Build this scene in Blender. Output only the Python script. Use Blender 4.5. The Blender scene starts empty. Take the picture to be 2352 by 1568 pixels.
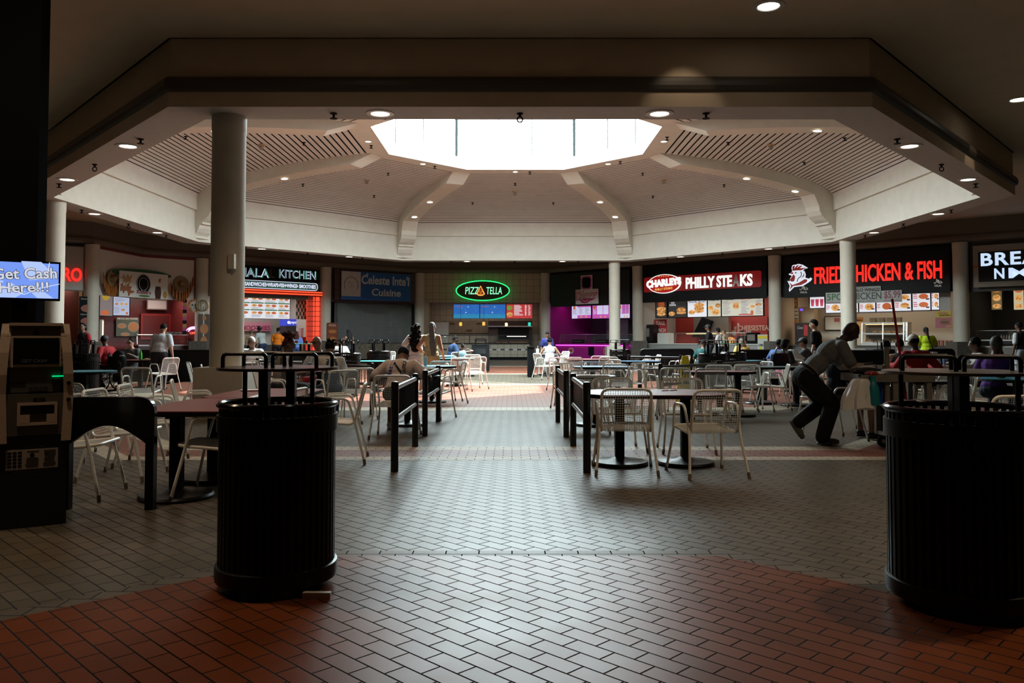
import bpy, bmesh, math, random
from mathutils import Vector as V, Matrix
sc = bpy.context.scene
COL = sc.collection
RN = random.Random(11)
PI = math.pi
rad = math.radians
sin, cos = math.sin, math.cos

# ------------------------------------------------------------------ camera model
F, HC, YH, CX, PT = 1860.0, 1.3, 776.0, 1176.0, rad(2.0)
CY = YH - F * math.tan(PT)
def ray(px, py):
    a, b = (px - CX) / F, (CY - py) / F
    return V((a, cos(PT) - b * sin(PT), b * cos(PT) + sin(PT)))
def P(px, py, y):
    d = ray(px, py); t = y / d.y
    return V((d.x * t, y, HC + d.z * t))
def G(px, py, z=0.0):
    d = ray(px, py); t = (z - HC) / d.z
    return V((d.x * t, d.y * t, z))
def X(px, y): return P(px, YH, y).x
cam = bpy.data.cameras.new('camera'); co = bpy.data.objects.new('camera', cam); COL.objects.link(co)
co.location = (0, 0, HC); co.rotation_euler = (PI / 2 + PT, 0, 0)
cam.sensor_width = 36; cam.sensor_fit = 'HORIZONTAL'; cam.lens = F / 2352 * 36
cam.shift_y = (CY - 784) / 2352; cam.clip_end = 300
sc.camera = co

# ------------------------------------------------------------------ materials
MATS = {}
def mat(name, col, rough=.5, metal=0, emit=0, spec=.5, noise=0, nscale=8, alpha=1, ecol=None, coat=0):
    if name in MATS: return MATS[name]
    m = bpy.data.materials.new(name); m.use_nodes = True
    nt = m.node_tree; b = nt.nodes['Principled BSDF']
    c = (*col, 1)
    b.inputs['Base Color'].default_value = c
    b.inputs['Roughness'].default_value = rough
    b.inputs['Metallic'].default_value = metal
    b.inputs['Specular IOR Level'].default_value = spec
    b.inputs['Coat Weight'].default_value = coat
    if emit:
        b.inputs['Emission Color'].default_value = (*(ecol or col), 1)
        b.inputs['Emission Strength'].default_value = emit
    if noise:
        t = nt.nodes.new('ShaderNodeTexNoise'); t.inputs['Scale'].default_value = nscale; t.inputs['Detail'].default_value = 4
        tc = nt.nodes.new('ShaderNodeTexCoord'); nt.links.new(tc.outputs['Object'], t.inputs['Vector'])
        r = nt.nodes.new('ShaderNodeValToRGB')
        r.color_ramp.elements[0].position = .3; r.color_ramp.elements[1].position = .7
        r.color_ramp.elements[0].color = (*[x * (1 - noise) for x in col], 1)
        r.color_ramp.elements[1].color = (*[min(1, x * (1 + noise)) for x in col], 1)
        nt.links.new(t.outputs['Fac'], r.inputs['Fac']); nt.links.new(r.outputs['Color'], b.inputs['Base Color'])
    if alpha < 1: b.inputs['Alpha'].default_value = alpha
    MATS[name] = m
    return m
def emis(name, col, s=1.0):
    return mat(name, tuple(c * .3 for c in col), .6, emit=s, ecol=col)
def brick(name, c1, c2, mortar, bw, bh, ms, rot=0, rough=.3, bump=.25, off=.5, axis='XY', spec=.5, vary=.35):
    if name in MATS: return MATS[name]
    m = bpy.data.materials.new(name); m.use_nodes = True
    nt = m.node_tree; b = nt.nodes['Principled BSDF']; L = nt.links.new
    tc = nt.nodes.new('ShaderNodeTexCoord'); mp = nt.nodes.new('ShaderNodeMapping')
    L(tc.outputs['Object'], mp.inputs['Vector'])
    if axis == 'XZ': mp.inputs['Rotation'].default_value = (-PI / 2, 0, 0)
    else: mp.inputs['Rotation'].default_value = (0, 0, rot)
    t = nt.nodes.new('ShaderNodeTexBrick'); L(mp.outputs['Vector'], t.inputs['Vector'])
    t.offset = off; t.squash = 1
    t.inputs['Scale'].default_value = 1; t.inputs['Mortar Size'].default_value = ms
    t.inputs['Mortar Smooth'].default_value = .25; t.inputs['Bias'].default_value = 0
    t.inputs['Brick Width'].default_value = bw; t.inputs['Row Height'].default_value = bh
    t.inputs['Color1'].default_value = (*c1, 1); t.inputs['Color2'].default_value = (*c2, 1); t.inputs['Mortar'].default_value = (*mortar, 1)
    n = nt.nodes.new('ShaderNodeTexNoise'); n.inputs['Scale'].default_value = 2.3; n.inputs['Detail'].default_value = 6
    L(tc.outputs['Object'], n.inputs['Vector'])
    mx = nt.nodes.new('ShaderNodeMix'); mx.data_type = 'RGBA'; mx.blend_type = 'MULTIPLY'; mx.inputs[0].default_value = vary
    L(t.outputs['Color'], mx.inputs[6]); L(n.outputs['Fac'], mx.inputs[7]); L(mx.outputs[2], b.inputs['Base Color'])
    rr = nt.nodes.new('ShaderNodeMapRange'); L(t.outputs['Fac'], rr.inputs['Value'])
    rr.inputs['To Min'].default_value = rough; rr.inputs['To Max'].default_value = .9
    ad = nt.nodes.new('ShaderNodeMath'); ad.operation = 'MULTIPLY_ADD'; L(n.outputs['Fac'], ad.inputs[0]); ad.inputs[1].default_value = .12
    L(rr.outputs['Result'], ad.inputs[2]); L(ad.outputs[0], b.inputs['Roughness'])
    sp = nt.nodes.new('ShaderNodeMapRange'); L(t.outputs['Fac'], sp.inputs['Value'])
    sp.inputs['To Min'].default_value = spec; sp.inputs['To Max'].default_value = .08; L(sp.outputs['Result'], b.inputs['Specular IOR Level'])
    bp = nt.nodes.new('ShaderNodeBump'); bp.invert = True; bp.inputs['Strength'].default_value = bump; bp.inputs['Distance'].default_value = .004
    L(t.outputs['Fac'], bp.inputs['Height']); L(bp.outputs['Normal'], b.inputs['Normal'])
    MATS[name] = m
    return m
def glass(name, tint=(.9, 1, 1), gl=.06, a=.05):
    if name in MATS: return MATS[name]
    m = bpy.data.materials.new(name); m.use_nodes = True
    nt = m.node_tree; nt.nodes.remove(nt.nodes['Principled BSDF']); L = nt.links.new
    o = nt.nodes['Material Output']
    tr = nt.nodes.new('ShaderNodeBsdfTransparent'); tr.inputs['Color'].default_value = (*tint, 1)
    g = nt.nodes.new('ShaderNodeBsdfGlossy'); g.inputs['Roughness'].default_value = .05
    d = nt.nodes.new('ShaderNodeBsdfDiffuse'); d.inputs['Color'].default_value = (.8, .85, .85, 1)
    m1 = nt.nodes.new('ShaderNodeMixShader'); m1.inputs[0].default_value = gl; L(tr.outputs[0], m1.inputs[1]); L(g.outputs[0], m1.inputs[2])
    m2 = nt.nodes.new('ShaderNodeMixShader'); m2.inputs[0].default_value = a; L(m1.outputs[0], m2.inputs[1]); L(d.outputs[0], m2.inputs[2])
    L(m2.outputs[0], o.inputs['Surface'])
    MATS[name] = m
    return m

# ------------------------------------------------------------------ mesh builder
def rpoly(pts, r, n=5, closed=False):
    pts = [V(p) for p in pts]; N = len(pts); out = []
    rs = r if isinstance(r, (list, tuple)) else [r] * N
    for i, p in enumerate(pts):
        if not closed and i in (0, N - 1): out.append(p); continue
        a, b = pts[i - 1], pts[(i + 1) % N]
        d1, d2 = a - p, b - p
        q = min(rs[i], d1.length * .48, d2.length * .48)
        s, e = p + d1.normalized() * q, p + d2.normalized() * q
        for k in range(n + 1):
            t = k / n
            out.append(s * (1 - t) ** 2 + p * 2 * t * (1 - t) + e * t * t)
    return out
class MB:
    def __init__(s): s.v = []; s.f = []; s.sm = []
    def add(s, vs, fs, M=None, smooth=False):
        o = len(s.v)
        s.v += [(M @ V(p)) if M else V(p) for p in vs]
        s.f += [[i + o for i in f] for f in fs]; s.sm += [smooth] * len(fs)
        return s
    def box(s, c, d, M=None, rz=0):
        x, y, z = [q / 2 for q in d]
        vs = [V((i, j, k)) for i in (-x, x) for j in (-y, y) for k in (-z, z)]
        if rz: vs = [Matrix.Rotation(rz, 3, 'Z') @ q for q in vs]
        vs = [q + V(c) for q in vs]
        return s.add(vs, [(0, 1, 3, 2), (4, 6, 7, 5), (0, 4, 5, 1), (2, 3, 7, 6), (0, 2, 6, 4), (1, 5, 7, 3)], M)
    def bx(s, x0, x1, y0, y1, z0, z1, M=None):
        return s.box(((x0 + x1) / 2, (y0 + y1) / 2, (z0 + z1) / 2), (abs(x1 - x0), abs(y1 - y0), abs(z1 - z0)), M)
    def quad(s, a, b, c, d): return s.add([a, b, c, d], [(0, 1, 2, 3)])
    def tube(s, pts, r, seg=6, closed=False, M=None):
        pts = [V(p) for p in pts]; N = len(pts)
        rs = r if isinstance(r, (list, tuple)) else [r] * N
        vs = []; fs = []; up = None
        for i, p in enumerate(pts):
            if closed: t = pts[(i + 1) % N] - pts[i - 1]
            else: t = pts[min(i + 1, N - 1)] - pts[max(i - 1, 0)]
            if t.length < 1e-9: t = V((0, 0, 1))
            t.normalize()
            if up is None:
                up = V((0, 0, 1)) if abs(t.z) < .9 else V((1, 0, 0))
            sd = t.cross(up)
            if sd.length < 1e-6: sd = t.cross(V((0, 1, .1)))
            sd.normalize(); up = sd.cross(t).normalized()
            for k in range(seg):
                a = 2 * PI * (k + .5) / seg
                vs.append(p + (sd * cos(a) + up * sin(a)) * rs[i])
        for i in range(N if closed else N - 1):
            j = (i + 1) % N
            for k in range(seg):
                l = (k + 1) % seg
                fs.append((i * seg + k, i * seg + l, j * seg + l, j * seg + k))
        if not closed:
            fs.append(tuple(range(seg))[::-1]); fs.append(tuple(range((N - 1) * seg, N * seg)))
        return s.add(vs, fs, M, seg > 4)
    def lathe(s, prof, seg=24, c=(0, 0, 0), M=None, close=False):
        vs = []; fs = []; N = len(prof); c = V(c)
        for r, z in prof:
            for k in range(seg):
                a = 2 * PI * k / seg
                vs.append(c + V((r * cos(a), r * sin(a), z)))
        for i in range(N if close else N - 1):
            j = (i + 1) % N
            for k in range(seg):
                l = (k + 1) % seg
                fs.append((i * seg + k, i * seg + l, j * seg + l, j * seg + k))
        if not close:
            if prof[0][0] > 1e-5: fs.append(tuple(range(seg))[::-1])
            if prof[-1][0] > 1e-5: fs.append(tuple(range((N - 1) * seg, N * seg)))
        return s.add(vs, fs, M, True)
    def prism(s, poly, z0, z1, M=None):
        n = len(poly)
        vs = [V((p[0], p[1], z0)) for p in poly] + [V((p[0], p[1], z1)) for p in poly]
        fs = [tuple(range(n))[::-1], tuple(range(n, 2 * n))] + [(i, (i + 1) % n, n + (i + 1) % n, n + i) for i in range(n)]
        return s.add(vs, fs, M)
    def plate(s, poly, y0, y1):          # polygon in (x,z), thickness along y
        n = len(poly)
        vs = [V((p[0], y0, p[1])) for p in poly] + [V((p[0], y1, p[1])) for p in poly]
        fs = [tuple(range(n)), tuple(range(n, 2 * n))[::-1]] + [(i, n + i, n + (i + 1) % n, (i + 1) % n) for i in range(n)]
        return s.add(vs, fs)
    def oval(s, cx, cz, rx, rz, y0, y1, n=28, rot=0):
        pl = []
        for k in range(n):
            a = 2 * PI * k / n; x, z = rx * cos(a), rz * sin(a)
            pl.append((cx + x * cos(rot) - z * sin(rot), cz + x * sin(rot) + z * cos(rot)))
        return s.plate(pl, y0, y1)
    def ell(s, c, r, M=None, seg=12, ring=8):
        if not isinstance(r, (tuple, list)): r = (r, r, r)
        vs = [V((0, 0, r[2]))]; fs = []
        for i in range(1, ring):
            t = PI * i / ring
            for k in range(seg):
                a = 2 * PI * k / seg
                vs.append(V((r[0] * sin(t) * cos(a), r[1] * sin(t) * sin(a), r[2] * cos(t))))
        vs.append(V((0, 0, -r[2])))
        for k in range(seg):
            fs.append((0, 1 + k, 1 + (k + 1) % seg))
            for i in range(ring - 2):
                o = 1 + i * seg
                fs.append((o + k, o + seg + k, o + seg + (k + 1) % seg, o + (k + 1) % seg))
            o = 1 + (ring - 2) * seg
            fs.append((o + k, len(vs) - 1, o + (k + 1) % seg))
        if M is not None: vs = [M @ q for q in vs]
        return s.add([q + V(c) for q in vs], fs, None, True)
    def cap(s, a, ra, b, rb, n=3):
        a, b = V(a), V(b)
        s.ell(a, ra); s.ell(b, rb)
        s.tube([a, b], [ra, rb], 12)
        return s
    def text(s, st, cx, cz, w=None, h=None, y=-.03, ext=.012, bold=0, outline=0, shear=0, sp=1, rot=0, curve_up=0):
        cu = bpy.data.curves.new('t', 'FONT'); cu.body = st; cu.size = 1; cu.offset = bold; cu.shear = shear
        cu.space_character = sp; cu.align_x = 'CENTER'; cu.align_y = 'CENTER'; cu.resolution_u = 3
        if outline: cu.fill_mode = 'NONE'; cu.bevel_depth = outline; cu.bevel_resolution = 0; cu.dimensions = '2D'
        ob = bpy.data.objects.new('t', cu); COL.objects.link(ob)
        dg = bpy.context.evaluated_depsgraph_get()
        me = bpy.data.meshes.new_from_object(ob.evaluated_get(dg))
        bpy.data.objects.remove(ob); bpy.data.curves.remove(cu)
        if not len(me.vertices): return s
        xs = [q.co.x for q in me.vertices]; ys = [q.co.y for q in me.vertices]
        x0, x1, y0, y1 = min(xs), max(xs), min(ys), max(ys)
        sx = w / (x1 - x0) if w else None; sy = h / (y1 - y0) if h else None
        sx = sx or sy; sy = sy or sx
        mx, my = (x0 + x1) / 2, (y0 + y1) / 2
        vs = []
        for q in me.vertices:
            a, b = (q.co.x - mx) * sx, (q.co.y - my) * sy
            b += curve_up * a * a
            vs.append(V((cx + a * cos(rot) - b * sin(rot), y - (q.co.z * .02 if outline else 0), cz + a * sin(rot) + b * cos(rot))))
        fs = [tuple(p.vertices) for p in me.polygons]
        bpy.data.meshes.remove(me)
        if outline or ext == 0: s.add(vs, fs)
        else:
            n = len(vs)
            # extrude: front at y-ext, sides from boundary edges
            ed = {}
            for f in fs:
                for i in range(len(f)):
                    e = (f[i], f[(i + 1) % len(f)]); k = tuple(sorted(e))
                    ed[k] = None if k in ed else e
            fr = [q + V((0, -ext, 0)) for q in vs]
            sd = [(e[0], e[1], e[1] + n, e[0] + n) for e in ed.values() if e]
            s.add(vs + fr, [tuple(i + n for i in f) for f in fs] + sd)
        return s
    def mesh(s, name, m, fix=True):
        me = bpy.data.meshes.new(name); me.from_pydata([tuple(q) for q in s.v], [], s.f)
        if any(s.sm):
            me.polygons.foreach_set('use_smooth', s.sm)
        if m: me.materials.append(m)
        if fix:
            bm = bmesh.new(); bm.from_mesh(me); bmesh.ops.recalc_face_normals(bm, faces=bm.faces); bm.to_mesh(me); bm.free()
        if any(s.sm): me.set_sharp_from_angle(angle=rad(40))
        me.update()
        return me
    def build(s, name, m, parent=None, loc=None, rz=0, fix=True, **kw):
        ob = bpy.data.objects.new(name, s.mesh(name, m, fix)); COL.objects.link(ob)
        if parent: ob.parent = parent
        if loc is not None: ob.location = loc
        if rz: ob.rotation_euler.z = rz
        for k, q in kw.items(): ob[k] = q
        return ob
def thing(name, label, cat, loc=(0, 0, 0), rz=0, group=None):
    o = bpy.data.objects.new(name, None); COL.objects.link(o); o.location = loc; o.rotation_euler = (0, 0, rz)
    o.empty_display_size = .1
    o['label'] = label; o['category'] = cat
    if group: o['group'] = group
    return o
def tag(o, label, cat, group=None):
    o['label'] = label; o['category'] = cat
    if group: o['group'] = group
    return o
def struct(name, mb, m, **k):
    o = mb.build(name, m, **k); o['kind'] = 'structure'; return o
KIDS = {}
def copy_tree(o, parent=None):
    c = o.copy(); COL.objects.link(c)
    if parent: c.parent = parent
    for ch in list(o.children): copy_tree(ch, c)
    return c
def remesh(mb, vox, smooth=4):
    me = mb.mesh('tmp', None, True)
    ob = bpy.data.objects.new('tmp', me); COL.objects.link(ob)
    md = ob.modifiers.new('r', 'REMESH'); md.mode = 'VOXEL'; md.voxel_size = vox; md.use_smooth_shade = True
    s = ob.modifiers.new('s', 'SMOOTH'); s.factor = .5; s.iterations = smooth
    dg = bpy.context.evaluated_depsgraph_get()
    r = bpy.data.meshes.new_from_object(ob.evaluated_get(dg))
    bpy.data.objects.remove(ob); bpy.data.meshes.remove(me)
    for p in r.polygons: p.use_smooth = True
    return r
def rmbuild(mb, name, m, parent, vox, smooth=4, **kw):
    me = remesh(mb, vox, smooth); me.name = name
    me.materials.clear(); me.materials.append(m)
    ob = bpy.data.objects.new(name, me); COL.objects.link(ob); ob.parent = parent
    for k, q in kw.items(): ob[k] = q
    return ob

# ------------------------------------------------------------------ palette
CREAM = mat('cream_paint', (.66, .62, .54), .75, noise=.04, nscale=3)
CREAM2 = mat('ceiling_paint', (.62, .49, .35), .85, noise=.04, nscale=2)
SLAT = mat('slat_paint', (.68, .655, .62), .6, noise=.05, nscale=1.5)
DARKGAP = mat('slat_gap', (.012, .011, .01), .9)
MOLD = mat('brown_molding', (.085, .07, .055), .45)
BROWN = mat('brown_wall', (.13, .105, .08), .7)
BLACK = mat('black_metal', (.004, .004, .0045), .36, noise=.3, nscale=60, spec=.22)
BLACKM = mat('black_matt', (.007, .007, .008), .7, spec=.12)
WHITEC = mat('chair_enamel', (.82, .80, .75), .35, noise=.06, nscale=20)
CAPM = mat('foot_rubber', (.16, .12, .08), .7)
STEEL = mat('steel', (.55, .55, .54), .3, 1)
GREY = mat('grey_plastic', (.3, .3, .3), .5)
COLM = mat('column_paint', (.60, .55, .46), .6, noise=.04, nscale=3)
WHITE = mat('white_paint', (.75, .74, .7), .5)
SKYS, SUNE, EXPO, SPOTE = 35.0, 24.0, 0.0, 300
# ================================================================== SETTING
CYY, CXX = 26.1, .13          # centre of the dome
def octo(nh, sx, yn, yf, sy0, sy1):
    return [V((-nh, yn)), V((nh, yn)), V((sx, sy0)), V((sx, sy1)), V((nh, yf)), V((-nh, yf)), V((-sx, sy1)), V((-sx, sy0))]
RING = [p + V((CXX, 0)) for p in octo(5.32, 12.2, 13.6, 38.6, 21.2, 31.1)]      # near-left, near-right, right-near, right-far, far-right, far-left, left-far, left-near
CEN = V((CXX, CYY))
def scl(k): return [CEN + (p - CEN) * k for p in RING]
def regoct(ap, rot=0):
    R_ = ap / cos(PI / 8)
    return [CEN + V((R_ * cos(a), R_ * sin(a))) for a in [PI * 1.5 - PI / 8 + i * PI / 4 for i in range(8)]]
ZS, ZC = 5.0, 6.12

# ---- floor
t45 = rad(45)
GREYT = brick('floor_grey_tile', (.135, .112, .082), (.108, .09, .066), (.022, .020, .018), .2, .1, .0045, t45, rough=.29, spec=.11, bump=.5)
REDT = brick('floor_red_tile', (.19, .05, .016), (.15, .04, .012), (.012, .009, .008), .2, .1, .0045, t45, rough=.29, spec=.11, bump=.5)
REDB = brick('floor_red_band_tile', (.25, .095, .062), (.22, .082, .054), (.05, .03, .025), .2, .1, .004, 0, rough=.40, spec=.10)
WHT = brick('floor_cream_tile', (.50, .42, .31), (.45, .37, .27), (.06, .05, .04), .2, .1, .004, 0, rough=.40, spec=.10)
GRB = brick('floor_grey_border_tile', (.15, .125, .095), (.12, .10, .08), (.012, .011, .010), .2, .12, .0045, 0, rough=.34, spec=.08)
m = MB(); m.add([(-34, -6, 0), (34, -6, 0), (34, 60, 0), (-34, 60, 0)], [(0, 1, 2, 3)])
struct('floor', m, GREYT)
def ringfloor(outer, inner, mt, z):
    m = MB(); n = len(outer)
    vs = [(p[0], p[1], z) for p in outer] + [(p[0], p[1], z) for p in inner]
    if inner: fs = [(i, (i + 1) % n, n + (i + 1) % n, n + i) for i in range(n)]
    else: fs = [tuple(range(n))]
    m.add(vs, fs); struct('floor', m, mt)
def fo(nh, yn, d=0):       # floor octagon: near half width, near y ; diagonal runs outwards and back
    sx = nh + 5.8
    s0, s1 = yn + 7.3, 2 * CYY - yn - 7.3
    return octo(nh, sx, yn, 2 * CYY - yn, s0, s1)
o1, o2, o3, o4 = fo(4.30, 8.68), fo(4.2, 8.93), fo(4.02, 9.45), fo(3.92, 9.75)
ringfloor(o1, o2, WHT, .0012); ringfloor(o2, o3, REDB, .0012); ringfloor(o3, o4, WHT, .0012)
def fr(ap):
    h = ap * .414; return octo(h, ap, CYY - ap, CYY + ap, CYY - h, CYY + h)
ringfloor(fr(11.5), fr(10.85), WHT, .0012); ringfloor(fr(10.85), fr(3.6), REDB, .0012); ringfloor(fr(3.6), fr(3.0), WHT, .0012)
nz = [V((1.25 * sx, 4.88 + 0)) for sx in (1, -1)]
def noct(a):
    h = a * .414; c = 1.88
    return [V((h, c + a)), V((-h, c + a)), V((-a, c + h)), V((-a, c - h)), V((-h, c - a)), V((h, c - a)), V((a, c - h)), V((a, c + h))]
ringfloor(noct(3.12), noct(3.0), GRB, .0012); ringfloor(noct(3.0), [], REDT, .0012)

# ---- upper ceiling outside the ring, ring soffit, fascia
OUT = scl(1.06)
def wallring(mb, poly, z0, z1, flip=False):
    n = len(poly)
    for i in range(n):
        a, b = poly[i], poly[(i + 1) % n]
        mb.quad((a.x, a.y, z0), (b.x, b.y, z0), (b.x, b.y, z1), (a.x, a.y, z1))
def flat(mb, o, i, z0, z1=None):
    z1 = z0 if z1 is None else z1; n = len(o)
    for k in range(n):
        l = (k + 1) % n
        mb.quad((o[k].x, o[k].y, z0), (o[l].x, o[l].y, z0), (i[l].x, i[l].y, z1), (i[k].x, i[k].y, z1))
BIG = [V(p) for p in ((-34, -6), (34, -6), (34, 20), (34, 50), (20, 60), (-20, 60), (-34, 50), (-34, 20))]
m = MB(); flat(m, BIG, OUT, ZC); struct('ceiling', m, CREAM2, fix=False)
m = MB(); flat(m, OUT, RING, ZS); struct('ceiling', m, mat('soffit_paint', (.50, .47, .44), .8, noise=.04), fix=False)
m = MB(); wallring(m, OUT, ZS, 5.24); wallring(m, scl(1.057), 5.49, ZC); struct('trim_1', m, CREAM2, fix=False)
m = MB()
pr = [(1.06, 5.24), (1.064, 5.27), (1.066, 5.33), (1.066, 5.40), (1.064, 5.46), (1.06, 5.49), (1.05, 5.49)]
rings = [(scl(a), z) for a, z in pr]
for (a, z0), (b, z1) in zip(rings, rings[1:]): flat(m, a, b, z0, z1)
struct('trim_2', m, MOLD, fix=False)
# ---- inner dome wall
IN2 = scl(.992)
m = MB(); wallring(m, RING, ZS, 6.16); flat(m, RING, IN2, 6.16); wallring(m, IN2, 6.16, 6.66)
struct('wall_dome', m, CREAM, fix=False)
# unseen back-up shell, added over the ceilings so that no sky leaks in
SKY = regoct(4.4); TOP = regoct(5.15)
m = MB(); flat(m, TOP, SKY, 7.68); struct('ceiling', m, CREAM, fix=False)
m = MB(); Bz = 6.3
flat(m, BIG, scl(1.1), Bz); wallring(m, scl(1.1), Bz, 8.0); flat(m, scl(1.1), regoct(5.62), 8.0, 8.46)
struct('ceiling', m, mat('sky_leak_shell', (.1, .1, .1), .9), fix=False)
# ---- slatted vault panels
NS = 38
def vault(t):            # t 0 bottom .. 1 top  -> (radial mix, z)
    a = t * PI / 2
    return 1 - (1 - cos(a)) if False else t, 6.66 + 1.02 * math.sqrt(max(0, 1 - (1 - t) ** 2.1))
for i in range(8):
    j = (i + 1) % 8
    m = MB(); g = MB()
    def vp(e, t, dz=0):
        a = (IN2 if True else 0)[e].lerp(TOP[e], t); return V((a.x, a.y, vault(t)[1] + dz))
    for k in range(NS):
        # equal arc spacing
        t0 = 1 - cos((k / NS) * PI / 2) ** .9 if False else (k / NS) ** 1.25
        t1 = ((k + .72) / NS) ** 1.25
        a, b, c, d = vp(i, t0), vp(j, t0), vp(j, t1), vp(i, t1)
        up = V((0, 0, .008))
        m.add([a, b, c, d, a + up, b + up, c + up, d + up], [(0, 1, 2, 3), (0, 4, 5, 1), (2, 6, 7, 3)])
        t2 = ((k + 1) / NS) ** 1.25
        g.quad(vp(i, t0, .09), vp(j, t0, .09), vp(j, t2, .09), vp(i, t2, .09))
    struct('ceiling', m, SLAT, fix=False)
    struct('ceiling', g, DARKGAP, fix=False)
# ---- ribs with scroll brackets
for i in range(8):
    Rv = RING[i] - CEN; L = Rv.length; u = Rv.normalized(); tn = V((-u.y, u.x)); w = .36
    Rt = (TOP[i] - CEN).length
    und = []
    for k in range(15):
        t = 1 - k / 14
        r = (IN2[i] - CEN).length * (1 - t) + Rt * t
        if r > L * .935: break
        und.append((r, vault(t)[1] - .30 - .20 * (1 - t)))
    und[0] = (Rt - .35, 7.67)
    br = [(L * .928, 6.30), (L * .93, 6.12), (L * .938, 5.95), (L * .952, 5.80), (L * .966, 5.70), (L * .962, 5.70), (L * .962, 5.62), (L * .972, 5.60),
          (L * .975, 5.48), (L * .982, 5.34), (L * .992, 5.22), (L * .988, 5.2), (L * .988, 5.12), (L, 5.10)]
    low = und + br
    up = [(L * 1.0, 6.7)] + [((IN2[i] - CEN).length * (1 - t) + Rt * t, vault(t)[1] + .04) for t in [k / 14 for k in range(15)]] + [(Rt - .35, 7.72)]
    pl = low + up; n = len(pl)
    m = MB()
    vs = [CEN + u * r + tn * w * s for s in (-1, 1) for r, z in pl]
    zz = [z for s in (-1, 1) for r, z in pl]
    vs = [V((p.x, p.y, z)) for p, z in zip(vs, zz)]
    fs = [(k, (k + 1) % n, n + (k + 1) % n, n + k) for k in range(n)]
    bm_f = [tuple(range(n)), tuple(range(n, 2 * n))[::-1]]
    m.add(vs, fs + bm_f); struct('trim_3', m, CREAM, fix=True)
# ---- skylight: curb, lantern posts, rafters, glass
SK2 = regoct(5.6)
m = MB(); wallring(m, SKY, 7.68, 7.85); flat(m, SKY, SK2, 7.85, 8.46); struct('trim_4', m, mat('curb_white', (.85, .85, .82), .6), fix=False)
ALU = mat('dark_aluminium', (.002, .004, .004), .5, spec=.1)
sky = thing('skylight', 'large octagonal glazed skylight in the centre of the domed ceiling', 'skylight', (CXX, CYY, 8.46))
loc = [p - CEN for p in SK2]
m = MB()
for i in range(8):
    p = loc[i]; q = loc[(i + 1) % 8]
    m.tube([(p.x, p.y, 0), (p.x, p.y, 1.5)], .07, 4)
    m.tube([(p.x, p.y, 1.5), (q.x, q.y, 1.5)], .06, 4)
m.build('post_frame', ALU, sky)
m = MB()
for i in range(8):
    p = loc[i]; q = loc[(i + 1) % 8]
    for t in (0, .36, .64):
        a = p.lerp(q, t); m.tube([(a.x, a.y, 1.5), (a.x * .12, a.y * .12, 3.3)], .035, 4)
    for t in (.36, .64):
        a = p.lerp(q, t); m.tube([(a.x, a.y, 0), (a.x, a.y, 1.5)], .025, 4)
    for k in (.55, .3): m.tube([(p.x * k, p.y * k, 1.5 + 1.8 * (1 - k) / .88), (q.x * k, q.y * k, 1.5 + 1.8 * (1 - k) / .88)], .025, 4)
m.build('rafter_frame', mat('pale_aluminium', (.012, .018, .018), .5, spec=.1), sky)
m = MB()
for i in range(8):
    p = loc[i]; q = loc[(i + 1) % 8]
    m.quad((p.x, p.y, 0), (q.x, q.y, 0), (q.x, q.y, 1.5), (p.x, p.y, 1.5))
    m.add([(p.x, p.y, 1.5), (q.x, q.y, 1.5), (0, 0, 3.5)], [(0, 1, 2)])
m.build('glass_panes', glass('skylight_glass', (.95, 1, 1), .03, .02), sky)

# ---- columns
def column(name_p, x, y, r, z0, z1, label, plinth=None, pm=None, sensor=False):
    t = thing('column', label, 'column', (x, y, 0))
    m = MB(); m.lathe([(r * 1.0, z0), (r, z1 - .28), (r * 1.03, z1 - .26), (r * 1.03, z1)], 32); m.build('shaft', COLM, t)
    if plinth:
        m = MB(); m.box((0, 0, z0 / 2), (plinth, plinth, z0)); m.build('plinth', pm or WHITE, t)
    return t
GRAN = mat('granite', (.12, .105, .09), .35, noise=.5, nscale=25)
PLW = mat('plinth_paint', (.52, .47, .40), .6, noise=.05)
nearcol = column('a', P(521, 776, 13.45).x, 13.45, .272, .82, ZS, 'nearest thick cream column standing on a white box plinth, left of the aisle', .80, PLW)
m = MB(); m.box((.16, -.26, 2.55), (.10, .1, .24)); m.build('speaker_box', COLM, nearcol)
column('b', P(120, 776, 21.9).x, 21.9, .27, .82, ZS, 'cream column behind the cash machine at the left edge', .8, PLW)
column('c', P(1950, 776, 30.6).x, 30.6, .28, .9, ZS, 'cream column in front of the fried chicken stall', .85, PLW)
column('d', P(1412, 776, 39.2).x, 39.2, .27, .9, ZS, 'cream column in front of the pink ice cream stall', .85, PLW)

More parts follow.
